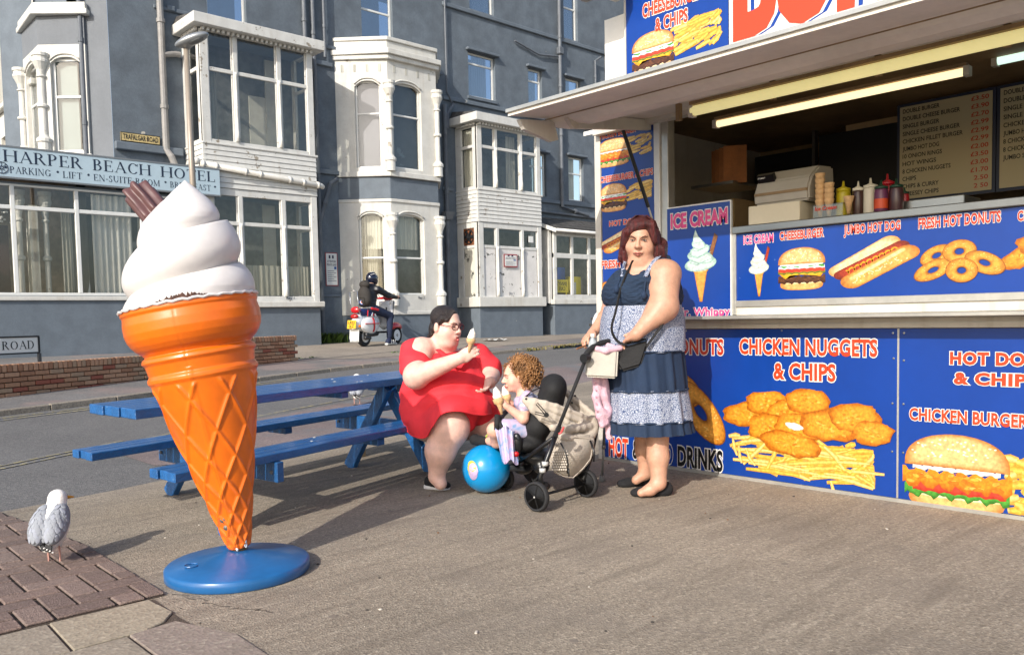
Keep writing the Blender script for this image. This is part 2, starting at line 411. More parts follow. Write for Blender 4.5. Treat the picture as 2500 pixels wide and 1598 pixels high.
class Plane:
    """a flat sheet in the place: origin, unit vectors across and up, normal towards the viewer"""
    def __init__(s, o, u, v, n): s.o, s.u, s.v, s.n = [np.array(q, float) for q in (o, u, v, n)]
    def pt(s, a, b, d=0.0): return s.o+s.u*a+s.v*b+s.n*d
def text_on(mb, pl, txt, a0, a1, b0, b1, d=0.001, bold=0.0, space=1.0, serif=False, shear=0.0, ref=None):
    if serif:
        polys = serif_polys(txt); allp = np.array([v for p in polys for v in p]); lo, hi = allp.min(0), allp.max(0); lo[1], hi[1] = 0, 1
        for p in polys: mb.add([pl.pt(a0+(v[0]-lo[0])/(hi[0]-lo[0])*(a1-a0), b0+(v[1]-lo[1])/(hi[1]-lo[1])*(b1-b0), d) for v in p], [list(range(len(p)))])
        return
    vs, fs = sans_mesh(txt, bold, space, shear); rv = sans_mesh(txt, ref, space, shear)[0] if ref is not None else vs
    lo, hi = rv.min(0), rv.max(0)
    hv = sans_mesh('H', ref if ref is not None else bold)[0]; lo[1], hi[1] = hv[:, 1].min(), hv[:, 1].max()
    mb.add([pl.pt(a0+(v[0]-lo[0])/(hi[0]-lo[0])*(a1-a0), b0+(v[1]-lo[1])/(hi[1]-lo[1])*(b1-b0), d) for v in vs], fs)
# ================================================================ GROUND
M_CONC = speckle('forecourt_concrete', hx('#948878'), hx('#bdb19e'), hx('#675d52'), 125, 0.6, 0.16, bump=0.45, streaks=0.4, tint=(2.6, hx('#7d7368'), 0.35))
M_ROAD = speckle('road_tarmac', hx('#6c6a68'), hx('#96928d'), hx('#454445'), 120, 0.6, 0.10, bump=0.6)
M_PINK = speckle('pink_tarmac', hx('#7f706d'), hx('#a1938c'), hx('#57504f'), 110, 0.5, 0.2, bump=0.6, tint=(1.2, hx('#6b6d6e'), 0.9))
M_PAVE = speckle('pavement_tarmac', hx('#74716f'), hx('#98928a'), hx('#504e4d'), 60, 0.5, 0.18, bump=0.4, tint=(0.9, hx('#8b7770'), 0.6))
M_FORE = speckle('forecourt_slab_concrete', hx('#8e8478'), hx('#aba294'), hx('#6a6158'), 40, 0.4, 0.16, bump=0.3)
M_KERB = speckle('kerb_stone', hx('#8f8578'), hx('#aaa091'), hx('#5d564e'), 60, 0.5, 0.15, bump=0.4)
M_LINE = mat('faded_yellow_line', '#8f8668', 0.9, var=0.25, vscale=9, wear=(14, 0.50, hx('#68676a')))
M_FAR = speckle('far_ground', hx('#6a6763'), hx('#7c7873'), hx('#524f4c'), 20, 0.3, 0.1, bump=0.1)
B0 = [(-15, 5.2), (1.07, 5.53), (1.98, 5.75), (2.93, 6.13), (4.15, 6.55), (6.1, 7.6), (10.2, 9.07), (20, 12.0), (60, 13)]
NY = [(-15, -1.5), (1.42, 7.26), (2.10, 7.67), (4.17, 8.88), (6.2, 9.72), (7.6, 10.3), (12, 11.6), (20, 12.4), (60, 13.5)]
KB = [(-15, 3.9), (2.17, 10.86), (3.35, 11.2), (5.88, 12.35), (7.8, 13.1), (9.75, 13.68), (14.5, 14.76), (22, 15.6), (60, 17)]
def curve(pts, x): return float(np.interp(x, [p[0] for p in pts], [p[1] for p in pts]))
XS = list(np.arange(-15, 16, 0.4))+list(np.arange(16, 62, 2.0))
def strip(name, f0, f1, mt, off=0.0, n=10, x0=-15, x1=61, kerb=0.0):
    rows = []
    for x in [q for q in XS if x0 <= q <= x1]:
        a, b = f0(x), f1(x); rows.append([(x, a+(b-a)*i/n, terrain(a+(b-a)*i/n)+off) for i in range(n+1)])
    return tag(MB().sheet(rows).build(name, mt, fixn=True, merge=False), kind='structure')
far = MB(); R = 900
far.add([(-R, -R, -0.06), (R, -R, -0.06), (R, R, -0.06), (-R, R, -0.06)], [(0, 1, 2, 3)])
tag(far.build('ground', M_FAR), kind='structure')
strip('forecourt', lambda x: -14.0, lambda x: curve(B0, x), M_CONC, 0.0, 6)
strip('road', lambda x: curve(B0, x), lambda x: max(curve(B0, x)+0.01, curve(KB, x)), M_ROAD, -0.012, 12)
KH = 0.10
strip('pavement', lambda x: curve(KB, x)+0.13, lambda x: max(curve(KB, x)+0.2, 21.0), M_PAVE, KH-0.055, 14)
# the pink tarmac strip between the yellow line and the brushed concrete
rows = []
for x in np.linspace(2.3, 14, 40):
    a = curve(B0, x)+0.02+max(0, (2.9-x))*1.0; b = max(a+0.02, curve(NY, x)-0.15); rows.append([(x, a+(b-a)*i/6, terrain(a+(b-a)*i/6)-0.008) for i in range(7)])
tag(MB().sheet(rows).build('tarmac_patch', M_PINK, merge=False), kind='structure')
def line_strip(fn, x0, x1, w, off=-0.006):
    m = MB(); xs = np.linspace(x0, x1, 60)
    m.sheet([[(x, fn(x), terrain(fn(x))+off), (x, fn(x)+w, terrain(fn(x)+w)+off)] for x in xs]); return m
m = line_strip(lambda x: curve(KB, x)-0.22, -6, 7, 0.07); tag(m.build('road_marking', M_LINE, merge=False), kind='structure')
m = line_strip(lambda x: curve(KB, x)-0.38, -6, 7, 0.07); tag(m.build('road_marking', M_LINE, merge=False), kind='structure')
m = line_strip(lambda x: curve(NY, x), -6, 9, 0.06); tag(m.build('road_marking', M_LINE, merge=False), kind='structure')
m = line_strip(lambda x: curve(NY, x)+0.14, -6, 2.6, 0.05); tag(m.build('road_marking', M_LINE, merge=False), kind='structure')
# kerb stones
kr = thing('kerb', 'line of worn grey kerb stones along the far side of the road', 'kerb', (3, 11.1, 0))
random.seed(5)
x = -4.0
while x < 15:
    x1 = x+0.84; y0, y1 = curve(KB, x), curve(KB, x1); z0, z1 = terrain(y0), terrain(y1); j = random.uniform(-.006, .006)
    t = KH-0.045
    kv = MB().hexa([(x+.008, y0, z0-.1), (x1, y1, z1-.1), (x1, y1+.14, z1-.1), (x+.008, y0+.14, z0-.1), (x+.008, y0+.015, z0+t+j), (x1, y1+.015, z1+t+j), (x1, y1+.14, z1+t+j), (x+.008, y0+.14, z0+t+j)])
    kv.build('kerb_stone', M_KERB, kr, bevel=0.008); x = x1
# pale concrete forecourt of the hotel
M_F = M_FORE
rows = []
for x in np.linspace(8.2, 30, 50):
    a = max(curve(KB, x)+1.0+max(0, 9.4-x)*1.2, 14.6 if x < 9.4 else 0) if x < 13 else curve(KB, x)+0.9+min(1.2, (x-13)*0.2)
    b = 20.6; rows.append([(x, a+(b-a)*i/6, terrain(a+(b-a)*i/6)+KH-0.050) for i in range(7)])
tag(MB().sheet(rows).build('hotel_forecourt', M_F, merge=False), kind='structure')

# --- block paving and slabs by the gull
M_BLOCKS = [speckle('paving_block_%d' % i, hx(c), hx('#a28d83'), hx('#4a3c38'), 150, 0.4, 0.1, bump=0.5) for i, c in enumerate(('#76665e', '#7d6b62', '#6f6059', '#84736a'))]
M_JOINT = speckle('joint_sand', hx('#574c43'), hx('#75685b'), hx('#3a322c'), 180, 0.5, bump=0.4)
jb = MB(); jb.add([(-3, 3.25, 0.003), (1.19, 3.31, 0.003), (1.2, 4.4, 0.003), (1.07, 5.54, 0.003), (-3, 5.25, 0.003)], [(0, 1, 2, 3, 4)])
jo = tag(jb.build('block_paving', M_JOINT), kind='structure')
bw, bl, gp = 0.105, 0.21, 0.011
def edge_ok(x0, x1, y0, y1):
    xm = 1.19 if y1 < 4.4 else 1.19-(y1-4.4)*0.11
    return x0 > -1.6 and y0 > 3.30-0.0*x0 and y1 < 5.24+0.018*(x0+15) and x1 <= xm+0.0
proto = {}
def block(x0, y0, w, l, mi):
    key = (round(w, 3), round(l, 3), mi)
    if key not in proto:
        b = MB(); b.box(gp/2, w-gp/2, gp/2, l-gp/2, 0, 0.012); proto[key] = b.build('paving_block', M_BLOCKS[mi], None, bevel=0.004); o = proto[key]; o.parent = jo
    else:
        o = proto[key].copy(); SC.collection.objects.link(o)
    o.location = (x0, y0, 0.003+random.uniform(-.001, .0015)); o.rotation_euler = (random.uniform(-.004, .004), random.uniform(-.004, .004), random.uniform(-.008, .008))
# herringbone at 90 degrees
for i in range(-30, 40):
    for j in range(-40, 60):
        q = (i-j) % 4; x0 = -1.3+i*bw; y0 = 3.31+j*bw
        if q in (0, 2):
            X0, X1, Y0, Y1 = (x0, x0+bl, y0, y0+bw) if q == 0 else (x0, x0+bw, y0-bw, y0+bw)
            Y0 = max(Y0, 3.30); Y1 = min(Y1, 5.24+.018*(X0+15)); xm = 1.193 if Y1 < 4.4 else 1.193-(Y1-4.4)*0.11; X1 = min(X1, xm)
            if X0 > -1.6 and X1-X0 > .028 and Y1-Y0 > .028: block(X0, Y0, X1-X0, Y1-Y0, random.randrange(4))
M_SLAB = [speckle('slab_%d' % i, hx(c), hx('#b7ad9b'), hx('#6d6458'), 70, 0.35, 0.12, bump=0.3) for i, c in enumerate(('#998e7c', '#8f8577', '#8a7d74'))]
sj = MB(); sj.add([(-3, 1.0, 0.0025), (.9, 1.0, 0.0025), (1.17, 2.3, 0.0025), (1.13, 3.02, 0.0025), (1.14, 3.295, 0.0025), (-3, 3.245, 0.0025)], [(0, 1, 2, 3, 4, 5)])
so = tag(sj.build('slab_paving', M_JOINT), kind='structure')
def slab(poly, mi, name='slab'):
    b = MB(); b.prism([(p[0], p[1], 0.0) for p in poly], (0, 0, 0.010)); b.build(name, M_SLAB[mi], so, bevel=0.003)
slab([(.76, 2.955), (1.00, 2.965), (1.07, 3.0), (1.13, 3.08), (1.115, 3.285), (.77, 3.285)], 0)
slab([(.16, 2.95), (.75, 2.95), (.76, 3.28), (.16, 3.27)], 1)
slab([(-.45, 2.94), (.15, 2.94), (.15, 3.27), (-.45, 3.26)], 0)
slab([(.94, 2.35), (1.19, 2.33), (1.2, 2.7), (1.1, 2.975), (.935, 2.955)], 2)
slab([(.33, 2.33), (.93, 2.34), (.925, 2.945), (.33, 2.94)], 1)
slab([(-.28, 2.33), (.32, 2.33), (.32, 2.94), (-.28, 2.93)], 0)
for i in range(3):
    slab([(-.9+.61*i, 1.72), (-.3+.61*i, 1.72), (-.3+.61*i, 2.32), (-.9+.61*i, 2.32)], i % 3)

random.seed(31); gm = MB()
for _ in range(70):
    x_, y_ = random.uniform(.6, 4.6), random.uniform(1.5, 5.2); r_ = random.uniform(.003, .009); gm.mi = random.randrange(3); gm.ball((x_, y_, r_*.35), (r_, r_*random.uniform(.5, 1), r_*.5), 6, 4, rotz(random.uniform(0, 6)))
tag(gm.build('grit', [mat('grit_pale', '#b5aca0', .9), mat('grit_dark', '#3f3a36', .9), mat('leaf_scrap', '#6b4a30', .9)], merge=False), kind='stuff')
gm = MB()
for _ in range(36):
    x_, y_ = random.uniform(.9, 4.6), random.uniform(1.4, 5.0); r_ = random.uniform(.008, .02); gm.lathe([(r_, 0), (r_*.8, .0012), (0, .0015)], (x_, y_, .0), n=9, sy=random.uniform(.6, 1.1))
tag(gm.build('gum_spots', mat('old_gum', '#746a5f', .9), merge=False), kind='stuff')
M_CRK = mat('crack_dirt', '#3d3731', .95)
for k, pts in enumerate((((1.22, 3.30), (1.30, 3.0), (1.42, 2.8)), ((2.9, 6.05), (3.0, 5.3), (3.4, 4.9)), ((1.2, 4.4), (1.6, 4.7), (2.1, 4.85)))):
    g_ = MB(); fine = []
    for a, b in zip(pts, pts[1:]):
        for t in np.linspace(0, 1, 14)[:-1]: fine.append((a[0]+(b[0]-a[0])*t+random.gauss(0, .012), a[1]+(b[1]-a[1])*t+random.gauss(0, .012)))
    g_.sheet([[(p[0], p[1], .0012) for p in fine], [(p[0]+random.uniform(.001, .006), p[1]+random.uniform(.001, .005), .0012) for p in fine]]); tag(g_.build('ground_crack', M_CRK, merge=False), kind='structure')
for lb, px_, py_, mt_ in (('tiny white scrap lying on the open concrete in front', 1163, 1545, MATS['grit_pale']), ('pale scrap of litter near the kiosk\'s open forecourt', 2165, 1292, MATS['grit_pale'])):
    c_ = atz(px_, py_, 0); q = MB(); q.obox(c_+ZH*.004, (.022, .010, .006), rotz(.7)); tag(q.build('litter', mt_, bevel=.002), lb, 'litter')
# ================================================================ HOTEL
G_WEAR = [(1.7, 0.685, hx('#b9b4a8')), (0.9, 0.71, hx('#a89f8c'))]
M_GREY = mat('grey_masonry_paint', '#5f6871', 0.85, var=0.16, vscale=2.2, bump=0.8, bscale=45, wear=G_WEAR, streak=(2.2, .28, hx('#585e64')))
M_GREY2 = mat('grey_smooth_paint', '#616a73', 0.75, var=0.10, vscale=3.0, bump=0.25, bscale=30, wear=G_WEAR)
M_PIPEG = mat('grey_pipe_paint', '#5c6168', 0.55, var=0.12, vscale=5)
M_WHITE = mat('old_white_paint', '#c6c4bd', 0.6, var=0.07, vscale=3, bump=0.3, bscale=25, wear=[(3.1, 0.66, hx('#8f8779')), (7.0, 0.69, hx('#7a6a58'))], streak=(6, 0.35, hx('#a79d8b')))
M_WOODW = mat('flaking_white_timber', '#c8c7c2', 0.6, var=0.06, vscale=4, bump=0.3, bscale=30, wear=[(4.5, 0.63, hx('#8c8375')), (9, 0.67, hx('#5f564b'))], streak=(8, 0.3, hx('#a9a08f')))
M_UPVC = mat('white_upvc', '#d3d3cf', 0.35, var=0.03)
M_CURT = mat('grey_net_curtain', '#cfcec4', 0.95, var=0.18, vscale=3, stretch=(9, 9, 0.25))
M_CURTD = mat('dim_curtain', '#aeaca2', 0.95, var=0.25, vscale=3, stretch=(8, 8, 0.25))
M_ROOM = mat('dark_room', '#686967', 0.9, var=0.5, vscale=0.8)
M_ROOMW = mat('pale_room_wall', '#b5b2a8', 0.9, var=0.15, vscale=0.8)
M_BLUEC = mat('blue_blind', '#2f4f7d', 0.9, var=0.25, vscale=2, stretch=(6, 6, 0.3))
M_SLATE = mat('old_roof_slate', '#4a4846', 0.8, var=0.35, vscale=7, bump=0.6, bscale=30)
M_RUST = mat('rusty_metal', '#7d4a2a', 0.8, var=0.4, vscale=12)
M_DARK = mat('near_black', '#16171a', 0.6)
def glass_mat(name, base=0.10, tint=(0.80, 0.84, 0.86)):
    m = bpy.data.materials.new(name); m.use_nodes = True; nt = m.node_tree; N = nt.nodes; L = nt.links
    for n in list(N): N.remove(n)
    out = N.new('ShaderNodeOutputMaterial'); t = N.new('ShaderNodeBsdfTransparent'); t.inputs[0].default_value = (*tint, 1)
    g = N.new('ShaderNodeBsdfGlossy'); g.inputs['Roughness'].default_value = 0.03; fr = N.new('ShaderNodeMath'); fr.operation = 'POWER'; fr.inputs[1].default_value = 4.0; lw = N.new('ShaderNodeLayerWeight'); lw.inputs[0].default_value = .5; L.new(lw.outputs['Facing'], fr.inputs[0])
    mr = N.new('ShaderNodeMapRange'); mr.inputs[3].default_value = base; L.new(fr.outputs[0], mr.inputs[0])
    mx = N.new('ShaderNodeMixShader'); L.new(mr.outputs[0], mx.inputs[0]); L.new(t.outputs[0], mx.inputs[1]); L.new(g.outputs[0], mx.inputs[2]); L.new(mx.outputs[0], out.inputs[0])
    return m
M_GLASS = glass_mat('window_glass', 0.06, (.92, .92, .90)); M_GLASSB = glass_mat('upper_window_glass', 0.35, (0.6, 0.66, 0.74))
HOT = thing('hotel', 'long grey painted seafront hotel with peeling white bay windows across the road', 'building', (12, 20, 0.44))
YW, YF = 20.0, 19.0
Plane.hit = lambda s, px, py: (lambda d: (lambda p: ((p-s.o)@s.u, (p-s.o)@s.v))(EYE+d*(((s.o-EYE)@s.n)/(d@s.n))))(ray(px, py))
def plane2(p0, p1):
    p0 = np.array([*p0, 0.0]); p1 = np.array([*p1, 0.0]); u = (p1-p0)/np.linalg.norm(p1-p0); return Plane(p0, u, (0, 0, 1), np.cross(u, [0, 0, 1.0]))
def pbox(mb, pl, a0, a1, b0, b1, d0, d1):
    return mb.hexa([pl.pt(a0, b0, d1), pl.pt(a1, b0, d1), pl.pt(a1, b0, d0), pl.pt(a0, b0, d0), pl.pt(a0, b1, d1), pl.pt(a1, b1, d1), pl.pt(a1, b1, d0), pl.pt(a0, b1, d0)])
def wall_open(mb, pl, a0, a1, b0, b1, ops, rev=0.0, d=0.0):
    A = sorted({a0, a1, *[o[0] for o in ops], *[o[1] for o in ops]}); Bz = sorted({b0, b1, *[o[2] for o in ops], *[o[3] for o in ops]})
    for i in range(len(A)-1):
        for j in range(len(Bz)-1):
            ca, cb = (A[i]+A[i+1])/2, (Bz[j]+Bz[j+1])/2
            if not any(o[0] < ca < o[1] and o[2] < cb < o[3] for o in ops):
                mb.add([pl.pt(A[i], Bz[j], d), pl.pt(A[i+1], Bz[j], d), pl.pt(A[i+1], Bz[j+1], d), pl.pt(A[i], Bz[j+1], d)], [(0, 1, 2, 3)])
    if rev:
        for o in ops:
            q = [(o[0], o[2]), (o[1], o[2]), (o[1], o[3]), (o[0], o[3])]
            for k in range(4):
                p, r = q[k], q[(k+1) % 4]; mb.add([pl.pt(*p, d), pl.pt(*r, d), pl.pt(*r, d-rev), pl.pt(*p, d-rev)], [(0, 1, 2, 3)])
FRONT = Plane((0, YW, 0), (1, 0, 0), (0, 0, 1), (0, -1, 0)); BAYF = Plane((0, YF, 0), (1, 0, 0), (0, 0, 1), (0, -1, 0))
OPS = {'A': (8.79, 9.80, 8.50, 10.3), 'B': (13.20, 14.25, 8.75, 10.7), 'C': (17.16, 18.17, 10.60, 12.2), 'D': (21.40, 22.11, 10.61, 12.6), 'E': (17.05, 18.17, 7.95, 9.30),
       'F': (19.64, 20.28, 8.0, 9.28), 'G': (21.44, 22.20, 8.3, 9.29), 'H': (19.62, 20.42, 5.12, 6.55), 'I': (21.52, 22.30, 5.10, 6.61), 'J': (24.6, 25.6, 5.1, 6.6), 'K': (24.6, 25.6, 8.0, 9.3)}
m = MB(); wall_open(m, FRONT, 6.491, 40, 0.2, 14.5, list(OPS.values()), 0.16)
m.add([(6.491, 20, 14.5), (40, 20, 14.5), (40, 30, 14.5), (6.491, 30, 14.5)], [(0, 1, 2, 3)]); m.add([(40, 20, 0), (40, 30, 0), (40, 30, 14.5), (40, 20, 14.5)], [(0, 1, 2, 3)])
m.build('front_wall', M_GREY, HOT, fixn=False, merge=False)
def hwindow(op, trans, cur=None, lint=True, glass=None, lean=0.0):
    a0, a1, b0, b1 = op; d = -0.10; w = 0.055; f = MB()
    for q in ((a0, a0+w, b0, b1), (a1-w, a1, b0, b1), (a0+w, a1-w, b0, b0+w), (a0+w, a1-w, b1-w, b1), (a0+w, a1-w, trans-w/2, trans+w/2)): pbox(f, FRONT, *q, d-0.05, d)
    fo = f.build('window', M_UPVC, HOT, bevel=0.006)
    for z0, z1 in ((b0+w, trans-w/2), (trans+w/2, b1-w)):
        g = MB(); pbox(g, FRONT, a0+w, a1-w, z0, z1, d-0.035, d-0.025); g.build('pane', glass or M_GLASSB, fo)
    r = MB(); pbox(r, FRONT, a0-.05, a1+.05, b0-.05, b1+.05, d-0.7, d-0.65); r.build('room', M_ROOM, fo)
    if cur is not None:
        xs = np.linspace(a0+cur[0]*(a1-a0), a0+cur[1]*(a1-a0), 24)
        c = MB(); c.sheet([[FRONT.pt(x, z, d-0.16+0.02*math.sin(i*1.9)) for i, x in enumerate(xs)] for z in (b0+.02, b1-.02)]); c.build('curtain', cur[2], fo, smooth=True)
    s = MB(); pbox(s, FRONT, a0-.06, a1+.06, b0-.10, b0-.001, -0.14, 0.05); s.build('sill', M_GREY2, fo, bevel=0.01)
    if lint:
        s = MB(); pbox(s, FRONT, a0-.10, a1+.12, b1+.02, b1+.10, 0.001, 0.13); s.build('drip_mould', M_GREY2, fo, bevel=0.015)
hwindow(OPS['A'], 9.6, None, False); hwindow(OPS['B'], 9.75, None, False); hwindow(OPS['C'], 11.5, (0.3, 1, M_CURT), False); hwindow(OPS['D'], 11.7, (0.35, 1, M_CURT), False)
hwindow(OPS['E'], 8.98, (0.3, 0.85, M_CURT)); hwindow(OPS['F'], 8.9, (0.1, 0.9, M_CURT)); hwindow(OPS['G'], 8.72, (0, .6, M_CURTD)); hwindow(OPS['H'], 6.1, (0.5, 1, M_CURT), True, M_GLASS)
hwindow(OPS['I'], 6.05, (0.0, .7, M_CURT), True, M_GLASS); hwindow(OPS['J'], 6.05, (0.2, 1, M_CURT)); hwindow(OPS['K'], 8.7)
def course(x0, x1, z, h=0.13, d=0.07, name='string_course'):
    s = MB(); pbox(s, FRONT, x0, x1, z-h/2, z+h/2, 0.002, d); s.build(name, M_GREY2, HOT, bevel=0.02)
course(16.05, 40, 10.50); course(7.8, 8.0, 8.45); course(11.25, 12.2, 7.95); course(7.5, 16, 8.42, .1, .05); course(16.0, 40, 7.72); course(19.3, 40, 4.97); course(11.2, 12.3, 5.08); course(15.9, 16.3, 5.0); course(6.5, 8.03, 5.12, .18, .12, 'ledge')
course(11.15, 12.25, 1.75, .06, .03); course(19.3, 24, 7.66, 0.03, 0.10)
def pipe(pts, r, mt, name='drainpipe', col=None):
    t = MB(); t.tube(pts, r, 10)
    for i in range(len(pts)-1):
        a, b = np.array(pts[i]), np.array(pts[i+1]); L = np.linalg.norm(b-a); k = max(1, int(L/1.6)) if L > .8 else 0
        for j in range(k):
            c = a+(b-a)*(j+.5)/k; dd = (b-a)/L*0.045; t.tube([c-dd, c+dd], r*1.28, 10)
    return t.build(name, mt, HOT, smooth=False)
pipe([(7.62, 19.9, 13), (7.63, 19.9, 5.15), (7.70, 19.80, 4.98), (7.80, 19.78, 4.7)], 0.075, mat('warm_grey_pipe', '#8a8784', 0.5, var=.1))
pipe([(7.63, 19.9, 7.32), (7.95, 19.9, 7.40), (8.05, 19.9, 7.40)], 0.065, MATS['warm_grey_pipe'])
pipe([(11.35, 19.9, 13.2), (11.37, 19.9, 8.1)], 0.06, M_PIPEG); pipe([(11.62, 19.9, 13.2), (11.62, 19.9, 0.5)], 0.055, M_PIPEG)
pipe([(12.2, 19.9, 4.9), (11.95, 19.85, 4.75), (11.62, 19.9, 3.75)], 0.06, M_PIPEG); pipe([(11.95, 19.9, 13), (11.95, 19.9, 8.1)], 0.04, M_PIPEG)
pipe([(16.1, 19.92, 13), (16.12, 19.92, 7.9), (16.3, 19.92, 7.6)], 0.03, M_PIPEG, 'cable_duct'); pipe([(16.0, 19.9, 7.5), (15.98, 19.9, 0.5)], 0.065, M_PIPEG); pipe([(16.35, 19.9, 7.55), (16.1, 19.9, 7.25), (16.08, 19.9, 6.8)], 0.05, M_PIPEG)
b_ = MB(); b_.hexa([(15.88, 19.78, 4.05), (16.08, 19.78, 4.05), (16.08, 19.95, 4.05), (15.88, 19.95, 4.05), (15.80, 19.72, 4.28), (16.16, 19.72, 4.28), (16.16, 19.95, 4.28), (15.80, 19.95, 4.28)]); b_.build('pipe_hopper', M_PIPEG, HOT)
pipe([(21.08, 19.9, 13), (21.08, 19.9, 4.82), (22.4, 19.9, 4.62)], 0.065, M_PIPEG); b_ = MB(); b_.box(20.96, 21.2, 19.8, 19.97, 9.95, 10.2); b_.build('pipe_hopper', M_PIPEG, HOT, bevel=.03)
pipe([(22.9, 19.9, 9.0), (22.9, 19.9, 10.1), (23.1, 19.8, 10.25)], 0.04, M_PIPEG); pipe([(19.0, 19.93, 10.0), (20.1, 19.93, 9.78), (21.08, 19.93, 9.9)], 0.03, M_PIPEG, 'cable_duct')

def bars(name, pl, lst, mt, parent, d0=-0.07, d1=0.0, bevel=0.008):
    f = MB()
    for q in lst:
        e = q[4] if len(q) > 4 else 0.0; pbox(f, pl, q[0], q[1], q[2], q[3], d0, d1+e)
    return f.build(name, mt, parent, bevel=bevel)
def panes(pl, cells, parent, g=None, d=-0.045):
    for c in cells:
        p = MB(); pbox(p, pl, *c, d-0.004, d+0.004); p.build('pane', g or M_GLASS, parent)
def curtain(pl, a0, a1, b0, b1, d, mt, parent, amp=0.025, n=30, name='curtain'):
    xs = np.linspace(a0, a1, n); c = MB()
    c.sheet([[pl.pt(x, z, d+amp*math.sin(i*1.7+0.4*math.sin(i))) for i, x in enumerate(xs)] for z in (b0, b1)]); c.build(name, mt, parent, smooth=True, merge=False)
def boards(pl, a0, a1, b0, b1, n, parent, mt=None):
    hgt = (b1-b0)/n
    for i in range(n):
        z0 = b0+i*hgt; j = random.uniform(-.003, .003); q = MB()
        q.hexa([pl.pt(a0, z0+.006, .030+j), pl.pt(a1, z0+.006, .030+j), pl.pt(a1, z0+.006, -.02), pl.pt(a0, z0+.006, -.02), pl.pt(a0, z0+hgt, .012+j), pl.pt(a1, z0+hgt, .012+j), pl.pt(a1, z0+hgt, -.02), pl.pt(a0, z0+hgt, -.02)])
        q.build('board', mt or M_WOODW, parent)

